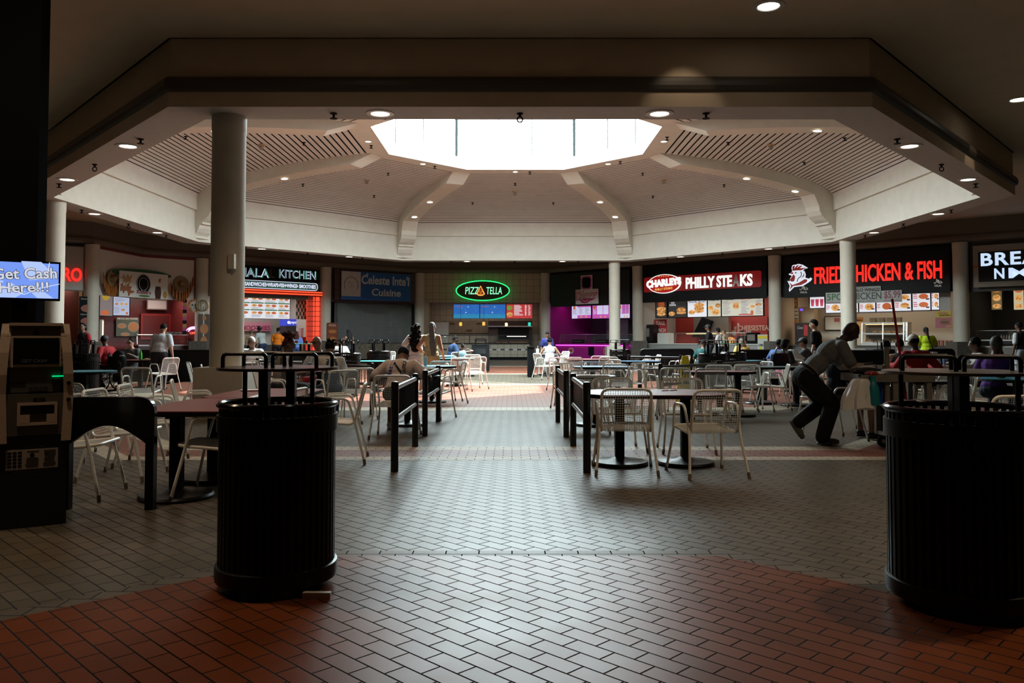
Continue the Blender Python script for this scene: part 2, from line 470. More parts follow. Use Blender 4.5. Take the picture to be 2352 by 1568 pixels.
# ---- storefront walls
ZB = 5.15
def wp(px, ytop):
    d = (ZB - HC) * F / (YH - ytop); p = P(px, ytop, d); return V((p.x, p.y))
PZ0, PZ1 = wp(963, 627.5), wp(1253, 627.5)
PZ0.y = PZ1.y = (PZ0.y + PZ1.y) / 2
PZ0.x = P(963, 700, PZ0.y).x; PZ1.x = P(1253, 700, PZ0.y).x
CE0 = wp(748, 614); HA0 = wp(463, 594); RU0 = wp(210, 562)
CH0 = wp(1465, 611.7); FR0 = wp(1780, 587.5); BR0 = wp(2207, 557)
GY0 = wp(60, 552)
BR1 = BR0 + (BR0 - FR0).normalized() * 7.2
RU1 = V((P(325, 596, 37.4).x, 37.4))
class Wall:
    def __init__(s, A, B):
        s.A, s.B = A, B; s.u = (B - A).normalized(); s.len = (B - A).length; s.n = V((s.u.y, -s.u.x)); s.rz = math.atan2(s.u.y, s.u.x)
    def hit(s, px, py, o=0):
        d = ray(px, py); den = d.x * s.n.x + d.y * s.n.y
        t = (s.A.x * s.n.x + s.A.y * s.n.y + o) / den
        return ((d.x * t - s.A.x) * s.u.x + (d.y * t - s.A.y) * s.u.y, HC + d.z * t)
    def pt(s, u, o, z=0):
        q = s.A + s.u * u + s.n * o; return V((q.x, q.y, z))
    def rect(s, x0, y0, x1, y1, o=0):
        ym, xm = (y0 + y1) / 2, (x0 + x1) / 2
        return s.hit(x0, ym, o)[0], s.hit(x1, ym, o)[0], s.hit(xm, y1, o)[1], s.hit(xm, y0, o)[1]
    def place(s, name, label, cat, x0, y0, x1, y1, o=0, group=None):
        u0, u1, z0, z1 = s.rect(x0, y0, x1, y1, o)
        t = thing(name, label, cat, s.pt((u0 + u1) / 2, o, z0), s.rz, group)
        return t, u1 - u0, z1 - z0
WP, WC, WH = Wall(PZ0, PZ1), Wall(CE0, PZ0), Wall(HA0, CE0)
WM, WS, WF, WB = Wall(PZ1, CH0), Wall(CH0, FR0), Wall(FR0, BR0), Wall(BR0, BR1)
WR1, WR2, WG = Wall(RU0, RU1), Wall(RU1, HA0), Wall(GY0, RU0)
ALLW = [WG, WR1, WR2, WH, WC, WP, WM, WS, WF, WB]
# bulkhead wall above the molding and the molding itself
line = [V((-30, 6)), GY0 + V((-3, -12)), GY0, RU0, RU1, HA0, CE0, PZ0, PZ1, CH0, FR0, BR0, BR1, BR1 + V((9, -8)), V((30, 6))]
m = MB(); mo = MB()
for a, b in zip(line, line[1:]):
    m.quad((a.x, a.y, ZB + .1), (b.x, b.y, ZB + .1), (b.x, b.y, ZC), (a.x, a.y, ZC))
    w = Wall(a, b)
    pf = [(0, ZB), (.10, ZB), (.16, ZB + .05), (.18, ZB + .14), (.16, ZB + .24), (.09, ZB + .31), (0, ZB + .33)]
    for (o0, z0), (o1_, z1) in zip(pf, pf[1:]):
        mo.quad(w.pt(-.07, o0, z0), w.pt(w.len + .07, o0, z0), w.pt(w.len + .07, o1_, z1), w.pt(-.07, o1_, z1))
struct('wall_front_upper', m, BROWN, fix=False); struct('trim_5', mo, mat('brown_crown', (.16, .13, .10), .5), fix=False)
m = MB()
for a, b in list(zip(line, line[1:]))[:2] + list(zip(line, line[1:]))[-2:]:
    m.quad((a.x, a.y, 0), (b.x, b.y, 0), (b.x, b.y, ZB + .1), (a.x, a.y, ZB + .1))
struct('wall_side', m, BROWN, fix=False)
# outer enclosure
m = MB()
for a, b in zip(BIG, BIG[1:] + BIG[:1]): m.quad((a.x, a.y, 0), (b.x, b.y, 0), (b.x, b.y, ZC), (a.x, a.y, ZC))
struct('wall_outer', m, mat('outer_wall', (.1, .085, .065), .8), fix=False)
# storefront columns
for q, lab in ((RU0, 'left of the burrito stall'), (HA0, 'between the burrito stall and the halal stall'), (CE0, 'between the halal stall and the shuttered stall'),
               (PZ0, 'left of the pizza stall'), (PZ1, 'right of the pizza stall'), (CH0, 'left of the cheesesteak stall'),
               (FR0, 'left of the fried chicken stall'), (BR0, 'right of the fried chicken stall')):
    o = (V((0, 10)) - q).normalized() * .18
    column('s', q.x + o.x, q.y + o.y, .29, 1.15, ZB, 'round cream column on a stone base ' + lab, .85, GRAN)
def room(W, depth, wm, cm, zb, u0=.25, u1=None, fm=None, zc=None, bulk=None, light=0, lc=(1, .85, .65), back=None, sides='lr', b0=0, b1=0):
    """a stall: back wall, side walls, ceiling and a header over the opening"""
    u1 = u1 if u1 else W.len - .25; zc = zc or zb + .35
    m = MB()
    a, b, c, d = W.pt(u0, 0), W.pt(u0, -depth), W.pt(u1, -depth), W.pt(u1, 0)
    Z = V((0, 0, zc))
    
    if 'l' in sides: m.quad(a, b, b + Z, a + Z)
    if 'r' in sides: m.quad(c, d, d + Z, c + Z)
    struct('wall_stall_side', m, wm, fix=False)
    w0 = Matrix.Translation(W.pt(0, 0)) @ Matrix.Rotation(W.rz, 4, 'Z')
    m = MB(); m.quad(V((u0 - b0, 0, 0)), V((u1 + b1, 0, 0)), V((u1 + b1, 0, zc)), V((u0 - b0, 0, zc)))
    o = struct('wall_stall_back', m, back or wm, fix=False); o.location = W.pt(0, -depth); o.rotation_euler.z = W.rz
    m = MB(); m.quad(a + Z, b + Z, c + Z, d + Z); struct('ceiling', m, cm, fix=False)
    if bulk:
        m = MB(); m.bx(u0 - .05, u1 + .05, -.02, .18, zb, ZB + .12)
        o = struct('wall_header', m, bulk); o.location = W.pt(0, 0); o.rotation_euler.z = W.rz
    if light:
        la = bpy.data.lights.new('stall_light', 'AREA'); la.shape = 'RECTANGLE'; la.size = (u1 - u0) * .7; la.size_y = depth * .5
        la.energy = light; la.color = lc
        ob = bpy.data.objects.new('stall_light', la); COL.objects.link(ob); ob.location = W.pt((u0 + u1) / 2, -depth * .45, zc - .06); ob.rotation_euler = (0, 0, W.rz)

# ---- recessed downlights, sprinklers, hooks, detectors
LENS = mat('lamp_lens', (1, .93, .82), .3, emit=9, ecol=(1, .9, .76))
TRIMM = mat('lamp_trim', (.62, .6, .56), .35)
REFL = mat('lamp_reflector', (.8, .76, .7), .15, .6)
def mk_lamp():
    t = thing('recessed_downlight', 'x', 'ceiling lamp')
    m = MB(); m.lathe([(.27, 0), (.265, -.014), (.19, -.02), (.175, -.008), (.175, 0)], 28); m.build('trim_ring', TRIMM, t)
    m = MB(); m.lathe([(.175, -.006), (.14, .0), (.0, .004)], 24); m.build('lens', LENS, t)
    return t
LAMP0 = mk_lamp(); lamp_used = [0]
def lamp(x, y, z, label, group, s=1, tilt=None):
    t = LAMP0 if not lamp_used[0] else copy_tree(LAMP0)
    lamp_used[0] = 1
    t.location = (x, y, z); s *= .86; t.scale = (s, s, s); t['label'] = label; t['group'] = group
    if tilt is not None: t.rotation_mode = 'QUATERNION'; t.rotation_quaternion = V((0, 0, -1)).rotation_difference(tilt)
    return t
SPR = None
def sprinkler(x, y, z, label, group):
    global SPR
    if SPR is None:
        SPR = thing('fire_sprinkler', 'x', 'sprinkler')
        m = MB(); m.lathe([(.045, 0), (.045, -.01), (.015, -.015), (.015, -.06), (.05, -.065), (.05, -.07), (0, -.07)], 12); m.build('head', BLACKM, SPR); t = SPR
    else: t = copy_tree(SPR)
    t.location = (x, y, z); t['label'] = label; t['group'] = group; t.scale = (1.3,) * 3
SN = ['near', 'near right diagonal', 'right', 'far right diagonal', 'far', 'far left diagonal', 'left', 'near left diagonal']
MIDR = scl(1.03)
for i in range(8):
    a, b = MIDR[i], MIDR[(i + 1) % 8]
    for t, sd in ((.29, 'first'), (.71, 'second')):
        q = a.lerp(b, t); lamp(q.x, q.y, ZS - .002, f'lit downlight in the {SN[i]} side of the lower ring, {sd} of two', 'downlights of the lower ring soffit')
        q = a.lerp(b, t + (.07 if t > .5 else -.07)); sprinkler(q.x, q.y, ZS, f'small sprinkler beside the {sd} downlight of the {SN[i]} ring side', 'sprinklers of the lower ring')
    q = a.lerp(b, .5)
    m = MB(); m.lathe([(.05, 0), (.05, -.02), (.02, -.025), (.02, -.06), (0, -.06)], 12)
    m.tube([(.045 * cos(x), 0, -.105 + .045 * sin(x)) for x in [k * PI / 8 for k in range(16)]], .012, 6, True)
    tag(m.build('ceiling_hook', BLACKM, loc=(q.x, q.y, ZS)), f'iron ring hook in the middle of the {SN[i]} side of the lower ring', 'hook', 'hooks of the lower ring')
    a, b = regoct(4.8)[i], regoct(4.8)[(i + 1) % 8]
    q = a.lerp(b, .5); lamp(q.x, q.y, 7.676, f'small lit downlight beside the skylight on its {SN[i]} side', 'downlights around the skylight', .62)
    q = a.lerp(b, .36); sprinkler(q.x, q.y, 7.68, f'small sprinkler beside the skylight on its {SN[i]} side', 'sprinklers around the skylight')
    # rib lamps
    Rv = RING[i] - CEN; L = Rv.length; u = Rv.normalized(); Rt = (TOP[i] - CEN).length; Ri = (IN2[i] - CEN).length
    for t, sd in ((.22, 'lower'), (.52, 'upper')):
        r = Ri * (1 - t) + Rt * t; z = vault(t)[1] - .30 - .20 * (1 - t); d = .02
        zp = vault(t + d)[1] - .30 - .20 * (1 - t - d); rp = Ri * (1 - t - d) + Rt * (t + d)
        tg = V((rp - r, zp - z)).normalized(); nrm = V((tg.y, -tg.x)) if tg.x < 0 else V((-tg.y, tg.x))
        if nrm.y > 0: nrm = -nrm
        q = CEN + u * (r + nrm.x * .012)
        RL = ['nearest left', 'nearest right', 'right near', 'right far', 'far right', 'far left', 'left far', 'left near'][i]
        lamp(q.x, q.y, z + nrm.y * .02, f'{sd} lit downlight set in the {RL} rib of the dome', 'downlights set in the dome ribs', .8, V((u.x * nrm.x, u.y * nrm.x, nrm.y)))
    # detector + sprinklers on the slats
    def vpt(t, s):
        A, B = IN2[i].lerp(TOP[i], t), IN2[(i + 1) % 8].lerp(TOP[(i + 1) % 8], t); q = A.lerp(B, s); return q.x, q.y, vault(t)[1]
    x, y, z = vpt(.55, .5)
    t_ = thing('smoke_detector', f'yellowed cone shaped detector on the {SN[i]} slatted panel of the dome', 'detector', (x, y, z), 0, 'detectors on the slatted dome panels')
    m = MB(); m.lathe([(.13, 0), (.13, -.03), (.07, -.035)], 16); m.build('base', mat('old_cream', (.5, .36, .2), .5), t_)
    m = MB(); m.lathe([(.08, -.03), (.07, -.10), (.04, -.17), (0, -.18)], 14); m.build('cone', mat('grey_cone', (.3, .27, .22), .5), t_)
    for t, s in ((.75, .5), (.3, .3), (.3, .72)):
        x, y, z = vpt(t, s); sprinkler(x, y, z, f'dark sprinkler on the {SN[i]} slatted panel, ' + {.5: 'uppermost', .3: 'lower left', .72: 'lower right'}[s], 'sprinklers on the slatted panels')
q = P(1765, 5, 11.6); lamp(q.x, 11.6, ZC - .002, 'lit downlight in the dark upper ceiling at the top edge', 'downlights of the upper ceiling', 1)
q = G(2340, 228, ZC); lamp(q.x, q.y, ZC - .002, 'lit downlight in the dark upper ceiling at the right edge', 'downlights of the upper ceiling', 1)
for x, y in ((-2.6, 10.4), (-6.2, 6), (5.8, 5), (0, 4), (-9, 12.5)):
    lamp(x, y, ZC - .002, 'downlight of the upper ceiling overhead', 'downlights of the upper ceiling', 1)
def spot(loc, tgt, e, ang, col=(1, .82, .6), blend=.6, r=.05):
    la = bpy.data.lights.new('downlight_beam', 'SPOT'); la.energy = e; la.spot_size = rad(ang); la.spot_blend = blend; la.color = col; la.shadow_soft_size = r
    ob = bpy.data.objects.new('downlight_beam', la); COL.objects.link(ob); ob.location = loc
    ob.rotation_mode = 'QUATERNION'; ob.rotation_quaternion = V((0, 0, -1)).rotation_difference(V(tgt) - V(loc))
spot((2.75, 12.0, ZC - .05), (2.75, 12.75, 5.0), 16, 62)
p = OUT[1].lerp(OUT[2], .57); qn = (CEN - p).normalized()
spot((p.x - qn.x * .75, p.y - qn.y * .75, ZC - .05), (p.x - qn.x * .1, p.y - qn.y * .1, 5.1), 14, 46)
for x, y in ((-3.2, 4.5), (3.6, 4.5), (-2.6, 10.4), (5.8, 5), (-6.2, 6)):
    spot((x, y, ZC - .06), (x, y, 0), SPOTE, 110, (1, .72, .45), .8, .12)

# ---- daylight
w = bpy.data.worlds.new('sky'); sc.world = w; w.use_nodes = True
bg = w.node_tree.nodes['Background']; bg.inputs[0].default_value = (.84, .97, 1, 1); bg.inputs[1].default_value = SKYS
su = bpy.data.lights.new('sun', 'SUN'); su.energy = SUNE; su.angle = rad(.6); su.color = (1, .95, .88)
so = bpy.data.objects.new('sun', su); COL.objects.link(so); so.rotation_mode = 'QUATERNION'
so.rotation_quaternion = V((0, 0, -1)).rotation_difference(V((-3.73, -4.9, -7.7)))
so.location = (CXX, CYY, 20)
pl = bpy.data.lights.new('skylight_portal', 'AREA'); pl.shape = 'SQUARE'; pl.size = 8.9; pl.cycles.is_portal = True
po = bpy.data.objects.new('skylight_portal', pl); COL.objects.link(po); po.location = (CXX, CYY, 7.72)
sc.view_settings.view_transform = 'Standard'; sc.view_settings.look = 'None'; sc.view_settings.gamma = 1; sc.view_settings.use_curve_mapping = False
sc.view_settings.exposure = EXPO
sc.cycles.max_bounces = 8; sc.cycles.diffuse_bounces = 5; sc.cycles.glossy_bounces = 4; sc.cycles.transparent_max_bounces = 16
sc.cycles.sample_clamp_indirect = 6; sc.cycles.use_denoising = True
sc.cycles.caustics_reflective = False; sc.cycles.caustics_refractive = False
# ================================================================== FURNITURE
RED_L = mat('red_laminate', (.20, .045, .045), .35, noise=.08, nscale=3)
TEAL_L = mat('teal_laminate', (.03, .22, .27), .35)
BLUE_L = mat('blue_laminate', (.015, .12, .24), .35)
GREEN_L = mat('dark_green_laminate', (.02, .045, .05), .4)
BLACK_G = mat('black_gloss', (.008, .008, .009), .16)
# ---- wire armchair
def mk_chair():
    t = thing('wire_armchair', 'x', 'chair')
    w = .235
    prof = [(-.30, .815), (-.195, .405), (.25, .445)]
    loop = [(-w, *prof[0]), (w, *prof[0]), (w, *prof[1]), (w, *prof[2]), (-w, *prof[2]), (-w, *prof[1])]
    m = MB(); m.tube(rpoly(loop, [.075, .075, .06, .06, .06, .06], 5, True), .0135, 8, True); m.build('shell_frame', WHITEC, t)
    back = V((0, -.30, .815)); knee = V((0, -.195, .405)); front = V((0, .25, .445))
    def grid(a, b, n, k):
        m = MB(); d = b - a
        for i in range(1, n):
            q = a + d * i / n; ww = w * (.95 if 1 < i < n - 1 else .88)
            m.tube([(-ww, q.y, q.z), (ww, q.y, q.z)], .0024, 4)
        for i in range(k):
            x = -w * .93 + 2 * w * .93 * i / (k - 1)
            m.tube([(x, a.y, a.z), (x, b.y, b.z)], .0019, 3)
        return m
    grid(back, knee, 18, 20).build('backrest', WHITEC, t)
    grid(knee, front, 18, 20).build('seat', WHITEC, t)
    for s in (-1, 1):
        pts = [(s * .29, .28, .02), (s * .249, .19, .40), (s * .268, .115, .675), (s * .268, -.135, .675), (s * .249, -.215, .40), (s * .29, -.31, .02)]
        m = MB(); m.tube(rpoly(pts, [0, .1, .06, .06, .1, 0], 5), .0125, 8); f = m.build('leg_frame', WHITEC, t)
        for y in (.28, -.31):
            m = MB(); m.tube([(s * .293, y * 1.012, 0), (s * .287, y * .99, .055)], .0155, 8); m.build('foot_cap', CAPM, f)
    return t
CHAIR0 = mk_chair(); chair_n = [0]
def chair(x, y, deg, label, group, z=0):
    t = CHAIR0 if not chair_n[0] else copy_tree(CHAIR0)
    chair_n[0] += 1
    t.location = (x, y, z); t.rotation_euler.z = rad(deg); t['label'] = label; t['group'] = group
    return t
def chp(px, ytop, deg, label, group, dy=0):
    """position from the pixel of the middle of the top of the backrest"""
    q = G(px, ytop, .815); a = rad(deg)
    off = V((-sin(a) * -.30, cos(a) * -.30))
    return chair(q.x - off.x, q.y - off.y + dy, deg, label, group)
g = 'wire armchairs around the near tables'
chair(1.10, 7.98, -3, 'cream wire armchair seen from behind at the near right red table, left one', g)
chair(1.86, 7.82, 10, 'cream wire armchair seen from behind at the near right red table, right one', g)
chair(1.22, 9.45, 184, 'cream wire armchair on the far side of the near right red table, left one', g)
chair(2.0, 9.35, 176, 'cream wire armchair on the far side of the near right red table, right one', g)
chair(-2.42, 6.72, 92, 'tan looking wire armchair pushed under the long red table beside the big bin', g)
chair(-2.32, 7.75, 84, 'wire armchair behind the bin, second along the long red table', g)
chair(-1.86, 8.62, 97, 'wire armchair seen side on, alone right of the big left bin', g)
chair(-3.58, 6.72, -84, 'wire armchair behind the arched black divider beside the cash machine', g)
chair(-3.62, 7.62, -88, 'wire armchair at the left of the long red table, second from the divider', g)
chair(-3.72, 8.45, -80, 'wire armchair at the left of the long red table, third from the divider', g)
chair(-3.62, 9.4, -70, 'wire armchair at the far left corner of the long red table', g)
chair(-4.6, 8.9, -25, 'wire armchair with its back to us between the divider and the teal table', g)
g = 'wire armchairs left of the aisle'
chp(312, 845, 4, 'large white wire armchair with its back to us, behind the cash machine area', g)
chp(394, 822, 62, 'white wire armchair that the man in the grey shirt stands behind', g)
chp(432, 832, -60, 'white wire armchair seen side on next to the near column', g)
chp(462, 838, -70, 'white wire armchair half hidden by the near column plinth, left side', g)
chp(585, 852, -78, 'white wire armchair of the woman with red braids', g)
chp(566, 829, 8, 'white wire armchair on our side of the grey haired man, left one', g)
chp(603, 829, -5, 'white wire armchair on our side of the grey haired man, right one', g)
chp(560, 842, 10, 'white wire armchair just right of the near column, in front of the grey haired man', g)
chp(791, 851, 38, 'white wire armchair of the person in denim overalls', g)
chp(826, 846, 18, 'white wire armchair right of the denim overalls person, beside the railing post', g)
chp(900, 863, -2, 'cream wire armchair of the man in the lettered pale shirt', g)
chp(690, 830, 196, 'white wire armchair of the bald man', g)
g = 'sunlit wire armchairs left of the aisle'
chp(1098, 820, 25, 'brightest sunlit white wire armchair, nearest the open aisle', g)
chp(1058, 822, 18, 'sunlit white wire armchair left of the brightest one', g)
chp(1067, 831, 104, 'shaded grey looking wire armchair in front of the sunlit group', g)
chp(1014, 830, 10, 'sunlit white wire armchair behind the small round teal table', g)
chp(1028, 817, 5, 'sunlit white wire armchair furthest left of the sunlit group', g)
chp(1053, 809, 5, 'white wire armchair the small child sits on', g)
chp(894, 807, 170, 'grey white wire armchair beside the silvery bin', g)
chp(1085, 815, 182, 'white wire armchair against the black waste cabinet', g)
chp(975, 846, -20, 'wire armchair between the two left railings', g)
g = 'wire armchairs right of the aisle'
chp(1361, 863, 0, 'cream wire armchair with its back to us just beyond the right railing', g)
chp(1344, 851, 178, 'cream wire armchair facing us beyond the small blue table by the railing', g)
chp(1414, 837, -14, 'white wire armchair with its back to us right of the blue tables', g)
chp(1468, 834, 40, 'white wire armchair turned left beside the black railing post', g)
chp(1503, 840, 205, 'shaded wire armchair between the turned chair and the railing post', g)
chp(1551, 846, -8, 'white wire armchair in front of the yellow floor sign', g)
chp(1633, 847, -10, 'cream wire armchair with its back to us at the long red table, centre', g)
chp(1651, 838, 178, 'white wire armchair behind the long red table, left one', g)
chp(1715, 837, 182, 'white wire armchair behind the long red table, right one', g)
chp(1713, 840, 30, 'white wire armchair at the right end of the long red table', g)
chp(1762, 831, 105, 'white wire armchair seen side on left of the dark green table', g)
chair(4.75, 14.85, 78, 'white wire armchair facing left in front of the dark green table', g)
chp(1776, 826, 176, 'white wire armchair the woman with the handbag uses', g)
chp(1818, 826, 185, 'white wire armchair behind the bending man, far left', g)
g = 'pale wire armchairs in the middle distance right of the aisle'
chp(1281, 821, -22, 'pink lit wire armchair nearest the aisle on the right', g)
chp(1316, 821, -16, 'pink lit wire armchair second from the aisle', g)
chp(1308, 834, 170, 'wire armchair in front of the two pink lit chairs', g)
chp(1352, 831, 190, 'white wire armchair in front of the small dark red table', g)
chp(1378, 818, 184, 'white wire armchair behind the small dark red table, left one', g)
chp(1398, 820, 178, 'white wire armchair behind the small dark red table, right one', g)
chp(1412, 826, 120, 'white wire armchair turned sideways below the far column', g)
chp(1256, 808, 2, 'white wire armchair of the woman in the white dress', g)
chp(1233, 812, -60, 'white wire armchair left of the woman in the white dress', g)
chp(1300, 807, 120, 'white wire armchair right of the woman in the white dress', g)
for i, (px, yt, dg) in enumerate(((1488, 818, 100), (1514, 815, 95), (1580, 817, 60))):
    chp(px, yt, dg, ['white wire armchair behind the far railing, left one', 'white wire armchair behind the far railing, middle one', 'white wire armchair left of the wide black bins'][i], g)
for i, (dx, dy) in enumerate(((0, 0), (.07, -.02), (.14, -.04))):
    q = G(1533, 826, .82); chair(q.x + dx * 2.2, q.y + dy, 78, f'white wire armchair nested in the row behind the railing post, {["left", "middle", "right"][i]} one', g, 0)
g = 'wire armchairs at the right'
chair(4.15, 10.45, -82, 'cream wire armchair in front of the bending man, seen side on', g)
chp(2103, 839, 4, 'white wire armchair of the man in the red shirt', g)
chp(2142, 861, 6, 'white wire armchair right of the red broom handle', g)
chp(2199, 862, -4, 'white wire armchair with its back to us seen through the right bin posts', g)
chp(2248, 862, 60, 'white wire armchair of the man in the purple shirt', g)
chp(2339, 910, 10, 'nearest white wire armchair cut by the right edge', g)
chp(1925, 852, 120, 'white wire armchair behind the cart', g)
chp(2330, 838, 180, 'white wire armchair at the right behind the man in purple', g)

# ---- tables
def table(label, x, y, shape, size, topm, z=.74, posts=((0, 0),), rz=0, group='pedestal tables', ch=.14, baser=.29):
    t = thing('pedestal_table', label, 'table', (x, y, 0), rz, group)
    if shape == 'rect':
        a, b = size[0] / 2, size[1] / 2; c = ch
        poly = [(-a + c, -b), (a - c, -b), (a, -b + c), (a, b - c), (a - c, b), (-a + c, b), (-a, b - c), (-a, -b + c)]
    else: poly = [(size * cos(2 * PI * k / 32), size * sin(2 * PI * k / 32)) for k in range(32)]
    m = MB(); m.prism(poly, z - .008, z); m.build('tabletop', topm, t)
    m = MB(); m.prism([(p[0] * .998, p[1] * .998) for p in poly], z - .04, z - .008); m.build('edge_band', BLACKM, t)
    for px, py in posts:
        m = MB(); m.bx(px - .045, px + .045, py - .045, py + .045, .06, z - .05); m.box((px, py, z - .05), (.36, .05, .03)); m.box((px, py, z - .05), (.05, .36, .03)); m.build('post', BLACKM, t)
        m = MB(); m.lathe([(baser, 0), (baser + .005, .02), (baser - .01, .038), (.12, .05), (.065, .075), (.0, .08)], 36, (px, py, 0)); m.build('base', BLACK, t)
    return t
table('long dark red table with cut corners nearest on the right', 1.45, 8.42, 'rect', (1.36, .92), RED_L, .74, ((-.34, -.02), (.34, -.02)), ch=.16)
table('long dark red table nearest on the left, in front of the seam', -2.62, 7.14, 'rect', (.88, 1.42), RED_L, .72, ((-.12, -.48), (-.12, .34)), ch=.13)
table('long dark red table behind the seam of the left pair', -2.6, 8.62, 'rect', (.92, 1.48), RED_L, .72, ((-.12, -.42), (-.05, .4)), ch=.13)
table('small round teal table by the second left railing', -1.62, 16.4, 'round', .5, TEAL_L)
table('teal table the man in the lettered shirt leans on', -1.56, 12.15, 'round', .48, TEAL_L, .74)
table('bright turquoise round table left of the man in the lettered shirt', P(866, 776, 19.9).x, 19.9, 'round', .5, mat('turquoise_laminate', (.02, .42, .5), .35))
table('round teal table whose edge shows beside the cash machine', P(196, 776, 13.8).x, 13.8, 'round', .5, TEAL_L)
table('dark table of the person in the wheelchair', P(316, 776, 20.6).x, 20.8, 'rect', (.9, .8), RED_L)
table('red table between the bald man and the person in overalls', P(733, 776, 13.9).x, 14.0, 'rect', (1.05, .75), RED_L)
table('table of the grey haired man beyond the near column', P(580, 776, 18.6).x, 18.6, 'rect', (.8, .8), GREY)
table('small blue table just beyond the right railings', P(1366, 776, 12).x, 12.1, 'rect', (.62, .62), BLUE_L)
table('blue table behind the small blue one, right of the aisle', P(1385, 776, 16).x, 16.1, 'rect', (1.15, .8), BLUE_L, posts=((-.2, 0), (.3, 0)))
table('bright blue table in front of the far railing', P(1472, 776, 19.6).x, 19.8, 'rect', (.95, .8), BLUE_L)
table('small dark red table in front of the pink stall', P(1348, 776, 21.6).x, 21.6, 'round', .6, RED_L)
table('long red table in the middle right', P(1650, 776, 13.75).x, 13.72, 'rect', (1.16, .6), RED_L, posts=((-.3, .1), (.28, -.12)))
table('dark green table beside the bending man', P(1786, 776, 15.8).x, 15.9, 'rect', (1.0, .7), GREEN_L, posts=((-.27, .2), (.28, -.3)))
table('teal table with food beside the woman in the white shirt', P(2190, 776, 15.4).x, 15.4, 'round', .42, TEAL_L)
table('teal table of the man in the purple shirt', P(2335, 776, 11.3).x, 11.3, 'round', .5, TEAL_L)
table('grey topped table behind the right bin', P(2136, 776, 10.7).x, 10.75, 'rect', (.55, .55), mat('pale_laminate', (.3, .33, .34), .4))
table('sunlit teal table behind the bright chairs', P(1045, 776, 21.5).x, 22.2, 'rect', (.95, .7), TEAL_L)
table('dark table of the man in blue near the pizza stall', P(1072, 776, 28).x, 27.6, 'rect', (.8, .7), BLACKM)
table('table of the woman in the white dress', P(1256, 776, 28).x, 28.4, 'rect', (1.1, .7), GREY)

# ---- railings
RAILM = mat('black_railing', (.012, .012, .013), .3)
def rail(label, a, b, h=.88, gap=.30, group='black railings', bars=True, dist=.085):
    a, b = V(a), V(b); d = b - a; L = d.length; rz = math.atan2(d.y, d.x)
    t = thing('railing', label, 'railing', (a.x, a.y, 0), rz, group)
    for x in (0, L):
        m = MB(); m.lathe([(.038, 0), (.038, h - .03), (.032, h - .008), (.0, h)], 14, (x, 0, 0)); m.build('post', RAILM, t)
    for z in (h - .07, h - .07 - gap):
        m = MB(); m.tube([(.03, 0, z), (L - .03, 0, z)], .027, 10); m.build('rail', RAILM, t)
    n = int(L / dist)
    m = MB()
    for k in range(1, n): m.tube([(L * k / n, 0, h - .07 - gap), (L * k / n, 0, h - .07)], .008, 5)
    m.build('balusters', RAILM, t)
    return t
rail('nearest black railing left of the aisle', (-1.146, 7.95), (-1.16, 9.75))
rail('second black railing left of the aisle', (-1.156, 10.8), (-1.15, 12.66))
rail('nearest black railing right of the aisle', (.724, 7.87), (.737, 9.79))
rail('second black railing right of the aisle', (.713, 10.7), (.711, 12.6))
rail('black railing running back to the right from a post behind the blue tables', (2.5, 13.65), (3.9, 15.35), dist=.11)
rail('black railing ending beside the handbag woman', (3.97, 15.43), (5.3, 17.0), dist=.11)
rail('far black railing behind the blue tables', (P(1448, 776, 20.6).x, 20.9), (P(1563, 776, 20.3).x, 20.3), dist=.13)
rail('black railing running back to the left from a post beside the lettered shirt man', (-2.38, 13.8), (-3.9, 15.5), dist=.11)
rail('black railing behind the bald man', (-4.0, 15.6), (-5.4, 17.2), dist=.11)

